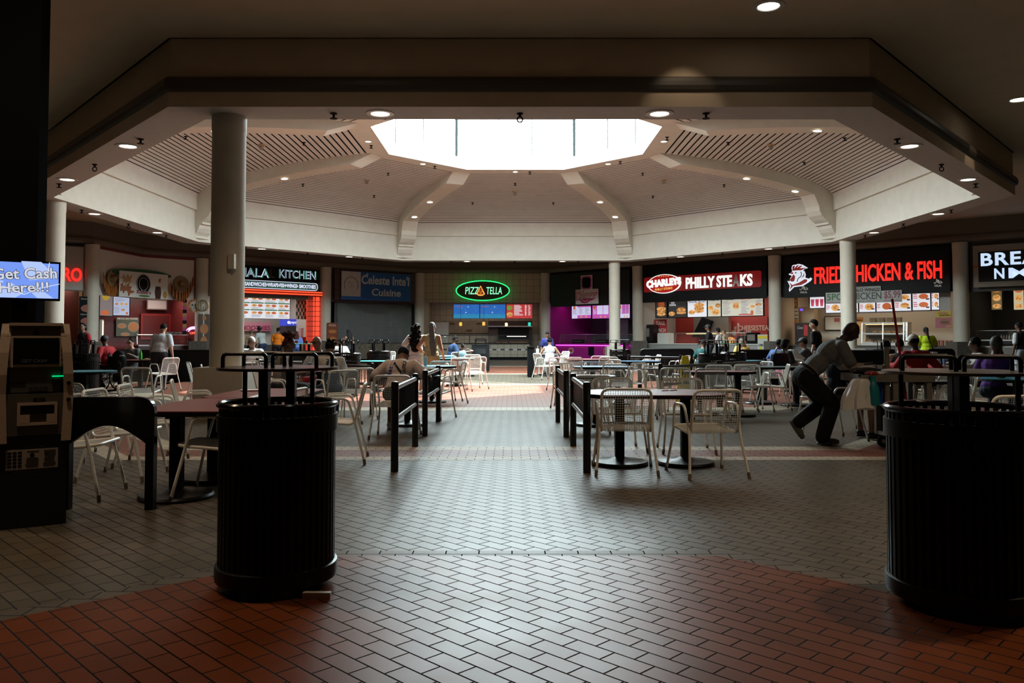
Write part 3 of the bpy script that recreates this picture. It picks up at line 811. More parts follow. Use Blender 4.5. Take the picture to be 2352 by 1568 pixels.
# ---- litter bins
def mk_bin(r=.29, hb=.97, zs=1.145, label='x', shelfm=None, rot=0, thin=.185):
    t = thing('litter_bin', label, 'bin')
    m = MB()
    for k in range(48):
        a = 2 * PI * k / 48; Mx = Matrix.Rotation(a, 4, 'Z')
        m.add([Mx @ V(p) for p in ((r - .004, -.011, .06), (r - .004, .011, .06), (r + .004, .011, .06), (r + .004, -.011, .06), (r - .004, -.011, hb - .02), (r - .004, .011, hb - .02), (r + .004, .011, hb - .02), (r + .004, -.011, hb - .02))],
              [(3, 2, 1, 0), (4, 5, 6, 7), (0, 1, 5, 4), (1, 2, 6, 5), (2, 3, 7, 6), (3, 0, 4, 7)])
    m.build('slats', BLACK, t)
    m = MB(); m.tube([((r + .004) * cos(a), (r + .004) * sin(a), hb - .012) for a in [2 * PI * k / 40 for k in range(40)]], .016, 8, True); m.build('rim', BLACK_G, t)
    m = MB(); m.lathe([(r + .006, hb - .15), (r + .016, hb - .15), (r + .016, hb - .065), (r + .006, hb - .065)], 48, close=True); m.build('band', BLACK, t)
    m = MB(); m.lathe([(r - .01, .05), (r + .016, .05), (r + .02, .07), (r + .018, .125), (r + .006, .13), (r - .01, .13)], 48, close=True); m.build('base_ring', BLACK, t)
    m = MB(); m.lathe([(r - .016, .06), (r - .016, hb - .19)], 40); m.lathe([(r - .03, hb - .19), (r - .016, hb - .19)], 40); m.build('liner', BLACKM, t)
    for k in range(4):
        a = PI / 4 + k * PI / 2
        m = MB(); m.lathe([(.03, 0), (.03, .05)], 12, ((r - .06) * cos(a), (r - .06) * sin(a), 0)); m.build('foot', BLACK, t)
    for k, (q, w) in enumerate(((0, .024), (PI / 2, .009), (PI, .024), (3 * PI / 2, .009))):
        rr = .19 if w > .02 else thin
        x, y = rr * cos(q + rot), rr * sin(q + rot)
        m = MB(); m.box((x, y, (hb - .2 + zs) / 2), (w * 2, w * 2, zs - hb + .2)) if w > .02 else m.tube([(x, y, hb - .2), (x, y, zs)], .0125, 8)
        m.build('post', BLACK, t)
    m = MB(); m.lathe([(0, zs), (r + .02, zs), (r + .02, zs + .014), (0, zs + .014)], 44); m.build('tray_shelf', shelfm or BLACK_G, t)
    hh = zs + .085
    for s in (-1, 1):
        for dy in (-.13, .13):
            pts = [(s * .25, dy, zs + .014), (s * .25, dy, hh), (s * .018, dy, hh), (s * .018, dy, zs + .014)]
            Mx = Matrix.Rotation(rot - PI / 2, 4, 'Z')
            m = MB(); m.tube(rpoly(pts, .025, 4), .0105, 8, M=Mx); m.build('tray_rail', BLACK, t)
    return t
PURP = mat('plum_laminate', (.05, .03, .035), .25)
GREY_S = mat('grey_laminate', (.10, .095, .085), .3)
b0 = mk_bin(.295, .965, 1.132, 'big black slatted litter bin with tray shelf, left foreground', PURP, PI / 2 - .09); b0.location = (P(641, 776, 4.33).x, 4.33, 0); b0['group'] = 'black litter bins with tray shelves'
b1 = mk_bin(.325, .965, 1.124, 'big black slatted litter bin with tray shelf, cut by the right edge', GREY_S, rad(66), .255); b1.location = (P(2198, 776, 4.02).x, 4.02, 0); b1['group'] = 'black litter bins with tray shelves'
GRS = mat('green_laminate', (.01, .30, .17), .4)
bG = mk_bin(.30, .96, 1.16, 'x', GRS, .3)
bD = mk_bin(.30, .96, 1.16, 'x', BLACK_G, .8)
def bin_(src, px, d, label, first=False):
    t = src if first else copy_tree(src)
    t.location = (P(px, 776, d).x, d, 0); t['label'] = label; t['group'] = 'litter bins in the distance'
bin_(bG, 690, 18.2, 'black bin with a green tray shelf in front of the halal stall', True)
bin_(bG, 1683, 19.6, 'black bin with a green tray shelf in front of the cheesesteak stall')
bin_(bD, 870, 21.5, 'silvery lit bin in front of the shuttered stall', True)
bin_(bD, 797, 18.5, 'black bin behind the railing post left of the aisle')
bin_(bD, 1424, 24, 'dark bin below the far right column')
bin_(bD, 1636, 18.0, 'black bin left of the green shelf bin at the right')
bin_(bD, 2030, 24.5, 'black bin in front of the fried chicken stall')
bin_(bD, 194, 17.6, 'tall dark bin behind the cash machine')

# ---- low partitions with rounded corners
def partition(label, x0, x1, y, h, rz=0, th=.06, arch=False):
    L = x1 - x0
    t = thing('low_partition', label, 'partition', ((x0 + x1) / 2, y, 0), rz, 'black low partitions')
    pl = rpoly([(-L / 2, 0, 0), (-L / 2, 0, h), (L / 2, 0, h), (L / 2, 0, 0)], .1, 6)
    m = MB(); m.plate([(p.x, p.z) for p in pl], -th / 2, th / 2); m.build('panel', BLACKM, t)
    m = MB(); m.tube([(p.x, 0, p.z) for p in pl], th * .62, 8); m.build('edge_tube', BLACK, t)
partition('black low partition left of the silvery bin, behind the seated group', P(690, 776, 24).x, P(778, 776, 24).x, 24.2, .9)
partition('black low partition behind the wheelchair', P(212, 776, 23).x, P(475, 776, 23).x, 24.2, .92)
partition('black low partition behind the yellow floor sign', P(1478, 776, 24).x, P(1600, 776, 24).x, 24.5, .95)
partition('black low partition behind the handbag woman', P(1706, 776, 22).x, P(1842, 776, 22).x, 22.4, .95)
partition('black low partition behind the cart', P(1925, 776, 19).x, P(2070, 776, 19).x, 19.4, .98)
partition('black low partition behind the woman in the white shirt', P(2150, 776, 20).x, P(2210, 776, 20).x, 20.4, 1.0)
table('teal booth table behind the black bins at the right', P(1730, 776, 20).x, 20.4, 'rect', (.75, .6), TEAL_L)
# waste cabinet by the pizza stall
q = P(1104, 776, 31); t = thing('waste_cabinet', 'black waste cabinet with a tray frame on top, in front of the pizza counter', 'bin', (q.x, 31, 0))
m = MB(); m.bx(-.33, .33, -.3, .3, .05, 1.02); m.bx(-.34, .34, -.31, .31, 1.02, 1.05); m.build('body', BLACKM, t)
m = MB()
for x in (-.2, .2): m.tube(rpoly([(x, -.22, 1.05), (x, -.22, 1.28), (x, .22, 1.28), (x, .22, 1.05)], .04, 3), .02, 6)
m.tube([(-.2, -.22, 1.27), (.2, -.22, 1.27)], .018, 6); m.tube([(-.2, .22, 1.2), (.2, .22, 1.2)], .018, 6); m.build('tray_frame', BLACK, t)
m = MB(); m.bx(-.2, .2, -.315, -.3, .7, .9); m.build('flap', BLACK_G, t)
t = thing('low_partition', 'black end panel left of the woman in the white dress', 'partition', (P(1219, 776, 27).x, 27.4, 0), 0, 'black low partitions')
m = MB(); m.bx(-.1, .1, -.6, .6, 0, .98); m.build('panel', BLACKM, t)
m = MB(); m.bx(-.12, .12, -.62, .62, .98, 1.02); m.build('cap', BLACK, t)

# ---- arched divider beside the cash machine
t = thing('arched_divider', 'glossy black divider with an arched cut out, beside the cash machine', 'partition', (0, 6.2, 0))
x0, x1, zt = -3.42, -2.715, .852
outer = rpoly([(x0, 0, .5), (x0, 0, zt), (x1, 0, zt), (x1, 0, .5)], [0, .12, .13, 0], 8)
arch = [(x1 - .065 - (x1 - x0 - .13) * k / 16, .5 + .135 * sin(PI * k / 16)) for k in range(17)]
m = MB(); m.plate([(p.x, p.z) for p in outer] + [(x0 + .0, .5)][:0] + arch[::-1][:0] + [(a, b) for a, b in arch], -.025, .025)
m.build('panel', BLACK_G, t)
for x in (x0 + .032, x1 - .032):
    m = MB(); m.bx(x - .032, x + .032, -.032, .032, 0, .55); m.build('leg', BLACK, t)

# ---- cash machine with its topper screen
ATMB = mat('machine_black', (.008, .009, .010), .45)
ATMS = mat('machine_bronze', (.48, .37, .29), .5, .0, noise=.12, nscale=120)
ATMD = mat('machine_dark', (.085, .075, .065), .5)
xr, yf = -3.015, 5.62
t = thing('cash_machine', 'freestanding cash machine with bronze side bands at the left edge', 'cash machine', (-3.285, 5.597, 0), rad(32))
W2 = .232
m = MB(); m.bx(-W2 + .035, W2 - .035, .06, .5, 0, 1.38); m.build('cabinet', ATMB, t)
m = MB(); m.plate([(-W2 + .02, .0), (W2 - .03, .0), (W2 - .03, .62), (-W2 + .02, .62)], .03, .08)
m.build('lower_door', ATMB, t)
m = MB(); m.bx(-W2 + .055, W2 - .055, .015, .08, .63, .915); m.build('cash_door', ATMD, t)
m = MB(); m.bx(-W2 + .08, W2 - .08, .045, .1, .925, 1.385); m.build('fascia', ATMD, t)
prof = [(-.005, .585), (.0, .92), (-.012, 1.05), (.0, 1.2), (.03, 1.33), (.06, 1.40)]
for s in (-1, 1):
    m = MB()
    tp = lambda z: 1 - .13 * max(0, (z - .95) / .45) ** 1.5 - .05 * max(0, (.9 - z) / .32)
    for (y0, z0), (y1, z1) in zip(prof, prof[1:]):
        a, b, a1, b1 = s * W2 * tp(z0), s * (W2 * tp(z0) - .06), s * W2 * tp(z1), s * (W2 * tp(z1) - .06)
        m.add([(a, y0, z0), (b, y0, z0), (b1, y1, z1), (a1, y1, z1), (a, .1, z0), (b, .1, z0), (b1, .1, z1), (a1, .1, z1)], [(0, 1, 2, 3), (0, 3, 7, 4), (1, 5, 6, 2), (4, 7, 6, 5), (0, 4, 5, 1), (3, 2, 6, 7)])
    o = m.build('side_band', ATMS, t)
    if s > 0:
        for z in (.87, .985):
            m = MB(); m.lathe([(.014, 0), (.014, .012), (.006, .014), (0, .014)], 14, M=Matrix.Translation((W2 - .03, -.002, z)) @ Matrix.Rotation(PI / 2, 4, 'X')); m.build('lock', BLACK_G, o)
m = MB(); m.bx(-W2 + .07, W2 - .07, .02, .1, 1.385, 1.405); m.build('top_strip', ATMS, t)
def frame(mb, x0, x1, z0, z1, w, y0, y1):
    mb.bx(x0, x1, y0, y1, z0, z0 + w); mb.bx(x0, x1, y0, y1, z1 - w, z1); mb.bx(x0, x0 + w, y0, y1, z0 + w, z1 - w); mb.bx(x1 - w, x1, y0, y1, z0 + w, z1 - w)
m = MB(); m.bx(-.185, .185, .025, .045, 1.10, 1.315); m.build('screen_bezel', ATMS, t)
sb = MB(); sb.bx(-.135, .14, .018, .025, 1.118, 1.30); scr = sb.build('screen', mat('dim_screen', (.006, .006, .006), .2), t)
m = MB(); m.text('GET CASH', -.01, 1.142, .15, .022, .018, .001, .02); m.build('screen_text', emis('dim_text', (.05, .045, .04), .12), scr)
for s, n in ((-1, 2), (1, 4)):
    for k in range(n):
        m = MB(); m.bx(s * .163 - .012, s * .163 + .012, .015, .025, 1.118 + k * .033, 1.14 + k * .033); m.build('side_key', mat('key_tan', (.2, .17, .13), .5), t)
m = MB(); m.lathe([(.018, 0), (.018, .008), (0, .009)], 16, M=Matrix.Translation((0, .046, 1.335)) @ Matrix.Rotation(PI / 2, 4, 'X')); m.build('camera_lens', BLACK_G, t)
m = MB(); m.bx(.10, .17, .03, .045, 1.03, 1.036); m.build('status_light', emis('green_led', (.0, 1, .28), 1.0), t)
m = MB(); m.bx(.10, .17, .028, .045, .985, 1.01); m.build('card_slot', BLACK_G, t)
m = MB(); m.bx(-.17, -.06, .038, .046, .99, .998); m.build('receipt_slot', BLACK_G, t)
m = MB()
for i in range(4):
    for j in range(4): m.bx(-.04 + i * .03, -.017 + i * .03, .02, .045, .935 + j * .009, .941 + j * .009)
m.build('keypad', mat('keypad_grey', (.06, .06, .06), .4), t)
m = MB(); frame(m, -.105, .135, .70, .855, .018, 0, .02); m.bx(-.09, -.03, 0, .02, .715, .775); m.bx(.07, .12, 0, .02, .715, .775); o = m.build('cash_tray', ATMS, t)
m = MB(); m.bx(-.087, .117, .004, .016, .775, .837); m.build('slot_shutter', BLACK_G, o)
m = MB(); m.bx(-.01, .06, .01, .016, .86, .885); m.build('label_plate', BLACK_G, t)
m = MB(); m.text('CASH', .025, .873, .035, .01, .01, .001, .01); m.build('plate_text', ATMD, t)
STK = mat('sticker_paper', (.34, .28, .24), .7)
m = MB(); m.bx(-.165, .145, .026, .03, .40, .535); o = m.build('notice_sticker', STK, t)
m = MB()
for i in range(3):
    for j in range(5): m.bx(-.155 + i * .03, -.132 + i * .03, .024, .026, .415 + j * .023, .43 + j * .023)
m.lathe([(.014, 0), (.014, .002)], 14, M=Matrix.Translation((-.01, .026, .495)) @ Matrix.Rotation(PI / 2, 4, 'X'))
for c_, w_ in ((-.01, .085), (.095, .08)):
    for j in range(10):
        if c_ < 0 and j in (6, 7, 8): continue
        m.bx(c_ - w_ / 2 * RN.uniform(.7, 1), c_ + w_ / 2 * RN.uniform(.7, 1), .024, .026, .415 + j * .0115, .419 + j * .0115)
m.build('notice_print', BLACKM, o)
m = MB(); m.text('ACCESS ONE', -.005, .553, .13, .014, .029, .001, .01); m.build('maker_text', mat('faded_print', (.07, .06, .055), .6), t)
m = MB(); m.text('1-800-000-4746 - ACCESSONEATM.COM', -.005, .385, .24, .01, .029, .001, .0); m.build('footer_text', MATS['faded_print'], t)

# topper screen
q0, q1 = P(-4, 640, 5.65), P(138, 640, 5.5)
t = thing('topper_screen', 'bright blue advertising screen above the cash machine', 'screen', (-3.385, 5.57, 1.56), rad(36))
w, h = .48, .275
m = MB(); m.bx(-w / 2, w / 2, 0, .05, 0, h); m.build('casing', BLACK_G, t)
m = MB(); m.bx(-w / 2 + .012, w / 2 - .012, -.003, 0, .016, h - .014); pan = m.build('display', emis('screen_blue', (.19, .34, .95), .95), t)
m = MB(); cx, cz = .02, h * .48
for k in range(5):
    a0, a1 = PI / 2 + 2 * PI * k / 5, PI / 2 + 2 * PI * (k + .5) / 5
for pl in (((-.23, .27), (-.13, .2), (-.13, .11), (-.235, .2)), ((-.16, .017), (-.03, .017), (.03, .06), (-.06, .12)), ((.1, .017), (.2, .017), (.09, .1), (.05, .07)), ((.0, .27), (.12, .27), (.22, .16), (.05, .14)), ((-.235, .1), (-.12, .09), (-.1, .13), (-.235, .15))):
    m.plate(pl, -.0045, -.003)
m.build('star_rays', emis('screen_pale', (.46, .6, 1.0), .95), pan)
m = MB()
for a, b in (((-.235, .115), (-.07, .085)), ((-.07, .085), (.02, .04)), ((.02, .04), (.11, .085)), ((.11, .085), (.235, .12)), ((-.135, .27), (-.13, .16)), ((.17, .27), (.16, .17))):
    m.tube([(a[0], -.005, a[1]), (b[0], -.005, b[1])], .0022, 4)
m.build('star_outline', emis('screen_cream', (.9, .92, .8), 1.0), pan)
for nm, bo, yy, mm in (('text_outline', .05, -.004, emis('ink_black', (.02, .02, .03), .4)), ('text', .018, -.0065, emis('text_silver', (.62, .64, .72), 1.0))):
    m = MB(); m.text('Get Cash', .025, .185, .38 + bo * .25, .075 + bo * .15, yy, .001, bo, rot=.06); m.text('Here!!!', .02, .09, .29 + bo * .25, .066 + bo * .15, yy, .001, bo, rot=.06); m.build(nm, mm, pan)
m = MB(); m.bx(-.05, .05, .05, .09, -.17, .15); m.build('bracket', BLACKM, t)
# black wall at the left
m = MB(); m.bx(-7, X(101, 6.5), 6.38, 6.5, 0, ZC); struct('wall_left', m, mat('black_wall', (.006, .006, .0065), .95, spec=.02))

# ---- service cart
CARTM = mat('cart_grey', (.16, .145, .12), .5, noise=.1, nscale=20)
cx0, cx1 = X(1950, 9.5), X(2140, 9.3)
t = thing('service_cart', 'grey plastic bussing cart beside the bending man', 'cart', ((cx0 + cx1) / 2, 9.5, 0))
L = (cx1 - cx0) / 2
m = MB(); m.bx(-L, L, -.26, .26, .80, .86); m.bx(-L, L, -.26, -.24, .86, .88); m.bx(-L, L, .24, .26, .86, .885); m.bx(-L, -L + .02, -.26, .26, .86, .885); m.build('top_shelf', CARTM, t)
m = MB(); m.bx(-L + .4, L, -.25, .25, .50, .54); m.bx(-L + .4, L, -.25, -.235, .54, .6); m.build('middle_shelf', CARTM, t)
m = MB(); m.bx(-L + .4, L, -.25, .25, .16, .2); m.build('bottom_shelf', CARTM, t)
for x in (-L + .42, L - .06):
    for y in (-.22, .22):
        m = MB(); m.bx(x - .028, x + .028, y - .028, y + .028, .16, .80); m.build('leg', CARTM, t)
        m = MB(); m.lathe([(.0, -.02), (.065, -.02), (.07, -.012), (.07, .012), (.065, .02), (0, .02)], 20, M=Matrix.Translation((x + .06, y, .07)) @ Matrix.Rotation(PI / 2, 4, 'X')); wh = m.build('wheel', BLACKM, t)
        m = MB(); m.lathe([(.0, -.024), (.025, -.024), (.025, .024), (0, .024)], 12, M=Matrix.Translation((x + .06, y, .07)) @ Matrix.Rotation(PI / 2, 4, 'X')); m.build('hub', STEEL, wh)
m = MB(); m.tube([(X(2036, 9.3) - t.location.x, -.2, .3), (X(2036, 9.3) - t.location.x, -.2, 1.2)], .03, 10); m.build('upright_pole', CARTM, t)
m = MB(); m.lathe([(.034, 1.2), (.036, 1.24), (.03, 1.27), (0, 1.275)], 12, (X(2036, 9.3) - t.location.x, -.2, 0)); m.build('pole_cap', BLACKM, t)
m = MB(); m.bx(-L + .45, L - .12, -.2, .2, .205, .49); m.build('waste_tub', BLACKM, t)
cart = t
# things on the cart
RBR = mat('red_handle', (.28, .01, .012), .35)
def at(px, py, y): return P(px, py, y)
a, b = at(2088, 962, 9.35), at(2049, 686, 9.45)
t = thing('broom', 'long red handled broom leaning up out of the cart', 'broom', (a.x, a.y, 0))
m = MB(); m.tube([(0, 0, a.z), (b.x - a.x, b.y - a.y, b.z)], .014, 8); m.build('handle', RBR, t)
m = MB(); m.lathe([(.0, a.z - .12), (.05, a.z - .12), (.03, a.z), (0, a.z)], 10); m.build('head', BLACKM, t)
m = MB(); q = at(2001, 860, 9.22)
m.lathe([(0, .0), (.07, 0), (.075, .02), (.068, .2), (.04, .26), (.03, .29), (.03, .33), (0, .33)], 14)
tq = thing('spray_bottle', 'teal plastic bottle hanging on the side of the cart', 'bottle', (q.x + .01, 9.21, .54)); m.build('bottle', mat('teal_plastic', (.01, .16, .2), .35), tq)
m = MB(); m.tube(rpoly([(0, 0, .32), (0, 0, .36), (.02, .0, .36)], .01, 2), .018, 8); m.build('trigger', RBR, tq)
# white bag
def drape(label, name, cat, c, rx, ry, h, m_, parent=None, seed=3, top=.45, y=None):
    rn = random.Random(seed); mb = MB(); N = 28; Rr = 12; vs = []; fs = []
    ph = [rn.uniform(0, 6.28) for _ in range(4)]
    for i in range(Rr + 1):
        t_ = i / Rr; k = top + (1 - top) * t_ ** .6
        for j in range(N):
            a = 2 * PI * j / N
            wv = 1 + .20 * (.35 + .65 * t_) * sin(5 * a + ph[0] + t_) + .10 * sin(9 * a + ph[1] + t_ * 2) + .05 * sin(14 * a + ph[2])
            vs.append((rx * k * wv * cos(a) + .03 * sin(3 * t_ + ph[2]), ry * k * wv * sin(a), h * (1 - t_) + .02 * sin(2 * a + ph[3]) * t_))
    for i in range(Rr):
        for j in range(N): fs.append((i * N + j, i * N + (j + 1) % N, (i + 1) * N + (j + 1) % N, (i + 1) * N + j))
    fs.append(tuple(range(N))[::-1]); fs.append(tuple(range(Rr * N, Rr * N + N)))
    mb.add(vs, fs, None, True)
    return tag(mb.build(name, m_, loc=c), label, cat)
BAGW = mat('white_plastic_bag', (.62, .62, .62), .35)
q = at(1972, 868, 9.2)
drape('white plastic bag hanging from the cart edge', 'plastic_bag', 'bag', (q.x, 9.2, at(1970, 938, 9.2).z), .17, .1, .335, BAGW)
def bottle(label, c, body, cap_, s=1, liquid=None):
    t = thing('bottle', label, 'bottle', c); 
    m = MB(); m.lathe([(0, 0), (.032 * s, 0), (.034 * s, .01), (.034 * s, .13 * s), (.028 * s, .16 * s), (.013 * s, .2 * s), (.013 * s, .215 * s)], 16); m.build('body', body, t)
    m = MB(); m.lathe([(.015 * s, .213 * s), (.015 * s, .235 * s), (0, .235 * s)], 12); m.build('cap', cap_, t)
    return t
CLR = mat('clear_plastic', (.6, .62, .65), .1, alpha=.45)
BLU = mat('blue_liquid', (.0, .06, .3), .2)
t = bottle('bottle of blue cleaning liquid on the middle shelf of the cart', (at(2024, 900, 9.4).x, 9.4, .54), BLU, mat('cap_white', (.6, .6, .6), .5), 1.9)
t = bottle('clear water bottle standing on the cart top beside the pole', (at(2081, 850, 9.3).x, 9.32, .86), CLR, mat('cap_white', (.6, .6, .6), .5), .8)
m = MB(); m.bx(-.035, .035, -.03, .03, .03, .09)
m = MB(); m.lathe([(.028, .03), (.028, .07)], 14); m.build('label_band', mat('label_yellow', (.4, .3, .12), .5), t)
for i, (px, py, c) in enumerate(((2003, 852, (.25, .02, .02)), (2020, 848, (.6, .6, .58)), (2030, 852, (.03, .03, .03)))):
    q = at(px, py, 9.35)
    m = MB()
    m.ell((0, 0, .03), (.09 - .02 * i, .07, .03), None, 10, 6)
    tag(m.build('waste_item', mat(f'waste_{i}', c, .5), loc=(q.x, 9.35, .86)), ['crumpled red packaging on the cart top', 'crumpled white paper on the cart top', 'small dark tray on the cart top at the pole'][i], 'rubbish')
q = at(1993, 838, 9.5); m = MB(); m.ell((0, 0, .05), (.2, .14, .06), None, 14, 8); m.ell((.1, .03, .07), (.12, .1, .05)); 
tag(m.build('plastic_bag', mat('black_bag', (.006, .006, .007), .25), loc=(q.x + .02, 9.52, .86)), 'crumpled black plastic bag on the cart top', 'bag')
# ---- wet floor sign
q = G(1571, 905); t = thing('wet_floor_sign', 'yellow folding wet floor sign behind the chairs right of the aisle', 'sign', (P(1573, 776, 15.6).x, 15.6, 0))
YEL = mat('yellow_plastic', (.72, .55, .02), .4)
for s in (-1, 1):
    m = MB(); a = .10 if s < 0 else -.10
    pl = [(-.17, 0), (-.12, .0), (-.10, .06), (.10, .06), (.12, 0), (.17, 0), (.06, .93), (.045, .96), (-.045, .96), (-.06, .93)]
    vs = [(x, s * (.16 * (1 - z / .96) + .012) + s * e, z) for e in (0, .018) for x, z in pl]; n = len(pl)
    m.add(vs, [tuple(range(n)), tuple(range(n, 2 * n))[::-1]] + [(i, (i + 1) % n, n + (i + 1) % n, n + i) for i in range(n)])
    o = m.build('leaf', YEL, t)
    if s < 0:
        m = MB(); m.text('CAUTION', 0, .62, .15, .04, -.085, .004, .01); m.text('WET FLOOR', 0, .3, .2, .04, -.14, .004, .01); m.build('lettering', BLACKM, o)
# ---- wheelchair
q = G(256, 897); wx, wy = P(250, 776, 20.0).x, 20.0
t = thing('wheelchair', 'black manual wheelchair at the left, seen from the side', 'wheelchair', (wx, wy, 0), rad(72))
for s in (-1, 1):
    M0 = Matrix.Translation((s * .29, -.05, .3)) @ Matrix.Rotation(PI / 2, 4, 'Y')
    m = MB(); m.tube([(.285 * cos(a), .285 * sin(a), 0) for a in [2 * PI * k / 32 for k in range(32)]], .018, 8, True, M=M0); wh = m.build('wheel', BLACKM, t)
    m = MB(); m.tube([(.25 * cos(a), .25 * sin(a), s * .03) for a in [2 * PI * k / 32 for k in range(32)]], .008, 6, True, M=M0); m.build('hand_rim', STEEL, wh)
    m = MB()
    for k in range(8): m.tube([(0, 0, 0), (.27 * cos(k * PI / 4), .27 * sin(k * PI / 4), 0)], .008, 4, M=M0)
    m.lathe([(.0, -.03), (.035, -.03), (.035, .03), (0, .03)], 12, M=M0); m.build('spokes', BLACK, wh)
    m = MB(); m.lathe([(0, -.02), (.085, -.02), (.095, 0), (.085, .02), (0, .02)], 18, M=Matrix.Translation((s * .24, .42, .095)) @ Matrix.Rotation(PI / 2, 4, 'Y')); m.build('caster', BLACKM, t)
    m = MB(); m.tube(rpoly([(s * .24, -.28, .95), (s * .24, -.22, .9), (s * .24, -.2, .3), (s * .24, .4, .3), (s * .24, .42, .1)], .04, 3), .013, 8)
    m.tube(rpoly([(s * .26, -.2, .7), (s * .26, .2, .7), (s * .26, .25, .5)], .05, 3), .018, 8); m.tube([(s * .24, .2, .32), (s * .2, .5, .12)], .012, 6); m.build('side_frame', BLACK, t)
m = MB(); m.bx(-.23, .23, -.2, .24, .44, .48); m.build('seat_sling', BLACKM, t)
m = MB(); m.bx(-.23, .23, -.22, -.19, .5, .9); m.build('back_sling', BLACKM, t)
# food and drink on tables
GB = mat('green_soda', (.04, .45, .03), .2)
bottle('green soda bottle on the table of the wheelchair group', (P(325, 820, 20.6).x, 20.55, .74), GB, mat('cap_green', (.02, .3, .03), .4), 1.15)
def tray(label, x, y, z, c=(.6, .58, .55)):
    t = thing('food_tray', label, 'food', (x, y, z))
    m = MB(); m.bx(-.17, .17, -.12, .12, 0, .02); m.build('tray', mat('paper_tray_%d' % int(c[0] * 100), c, .6), t)
    m = MB(); r_ = random.Random(int(abs(x) * 100))
    for k in range(7): m.ell((r_.uniform(-.12, .12), r_.uniform(-.08, .08), .03), (.04, .035, .02), None, 7, 5)
    m.build('food', mat('food_orange', (.5, .24, .08), .6), t)
def cup(label, x, y, z, m_, h=.16, straw=True, r=.045, lid=None):
    t = thing('drink_cup', label, 'cup', (x, y, z))
    m = MB(); m.lathe([(0, 0), (r * .72, 0), (r, h), (0, h)], 16); m.build('cup', m_, t)
    m = MB(); m.lathe([(r * 1.05, h), (r * 1.05, h + .012), (0, h + .02)], 16); m.build('lid', lid or CLR, t)
    if straw: m = MB(); m.tube([(0, 0, h), (.02, 0, h + .11)], .005, 6); m.build('straw', mat('straw_white', (.75, .75, .75), .4), t)
    return t
tray('tray of food on the table of the wheelchair group', P(345, 776, 20.6).x, 20.6, .74)
tray('open white food box on the grey haired man table, left one', P(566, 776, 18.5).x, 18.55, .74, (.75, .75, .73))
tray('open white food box on the grey haired man table, right one', P(592, 776, 18.5).x, 18.5, .74, (.75, .75, .73))
tray('paper with snacks on the red table of the bald man', P(693, 776, 13.8).x, 13.85, .74)
cup('cup of bright blue drink with a straw on the red table', P(711, 776, 13.7).x, 13.78, .74, mat('blue_drink', (.02, .2, .5), .3), .13)
cup('tall printed clear cup at the right end of the red table', P(781, 776, 13.9).x, 14.05, .74, mat('printed_cup', (.45, .42, .45), .3, noise=.5, nscale=30), .21, False, .058)
cup('white cup with a straw on the small round teal table', P(978, 776, 16.4).x, 16.35, .74, WHITE, .17)
cup('white cup with a straw on the table of the woman in the white dress', P(1235, 776, 28).x, 28.2, .74, WHITE, .18, True, .06)
cup('clear blue topped cup with a straw on the teal table at the right', P(2173, 776, 15.2).x, 15.25, .74, mat('cup_blue', (.1, .15, .35), .3), .16)
for i, px in enumerate((2160, 2188, 2206)): tray(['left', 'middle', 'right'][i] + ' paper tray of food on the teal table beside the woman in white', P(px, 776, 15.4).x, 15.3 + .08 * (i % 2) - .04, .742)
t = thing('burger', 'yellow bun on the table of the man in the purple shirt', 'food', (P(2292, 776, 11.2).x, 11.15, .74)); m = MB(); m.ell((0, 0, .04), (.07, .06, .035)); m.build('bun', mat('bun', (.5, .25, .06), .5), t); m = MB(); m.lathe([(.07, .028), (.07, .04)], 14); m.build('filling', mat('filling', (.2, .07, .02), .6), t)
m = MB(); m.lathe([(0, 0), (.11, 0), (.12, .012), (0, .012)], 24); tag(m.build('paper_plate', WHITE, loc=(P(575, 776, 8.9).x, 8.95, .72)), 'white paper plate on the far end of the left red table', 'plate')
m = MB()
for k in range(6): m.ell((RN.uniform(-.09, .09), RN.uniform(-.03, .03), .004), (.03, .012, .006), None, 6, 4)
tag(m.build('spilled_sauce', mat('sauce', (.22, .03, .01), .4), loc=(P(1532, 776, 8.6).x, 8.62, .74)), 'small red sauce spill on the near right red table', 'spill')
# handbag and white bag
q = P(1793, 776, 18.2)
t = thing('handbag', 'large shiny black handbag hung on the chair beside the dark haired woman', 'bag', (P(1791, 776, 17.2).x, 17.2, .70))
m = MB(); pl = rpoly([(-.2, 0, 0), (-.16, 0, .28), (.14, 0, .28), (.2, 0, 0)], .06, 4); m.plate([(p.x, p.z) for p in pl], -.08, .08); m.build('body', BLACK_G, t)
m = MB(); m.tube(rpoly([(-.1, 0, .27), (-.06, 0, .4), (.06, 0, .4), (.1, 0, .27)], .06, 4), .01, 6); m.build('strap', BLACK, t)
drape('crumpled white bag behind the black handbag', 'plastic_bag', 'bag', (P(1822, 776, 18.6).x, 18.6, .82), .2, .12, .22, BAGW, seed=7, top=.3)
drape('white bag hung on the chair of the man in the red shirt', 'plastic_bag', 'bag', (P(2141, 776, 15.2).x, 15.2, .62), .14, .1, .42, BAGW, seed=9, top=.4)
q = P(1980, 808, 18); m = MB(); m.ell((0, 0, .13), (.18, .12, .13)); tag(m.build('motorcycle_bag', mat('grey_black_bag', (.03, .03, .03), .3, noise=.8, nscale=12), loc=(q.x, 19.4, 1.0)), 'dark shiny bag standing on the low partition behind the cart', 'bag')
m = MB(); m.box((0, 0, .015), (.14, .03, .03)); tag(m.build('paper_scrap', WHITE, loc=(P(735, 776, 4.12).x, 4.1, .0)), 'scrap of white paper on the floor beside the left bin', 'litter')
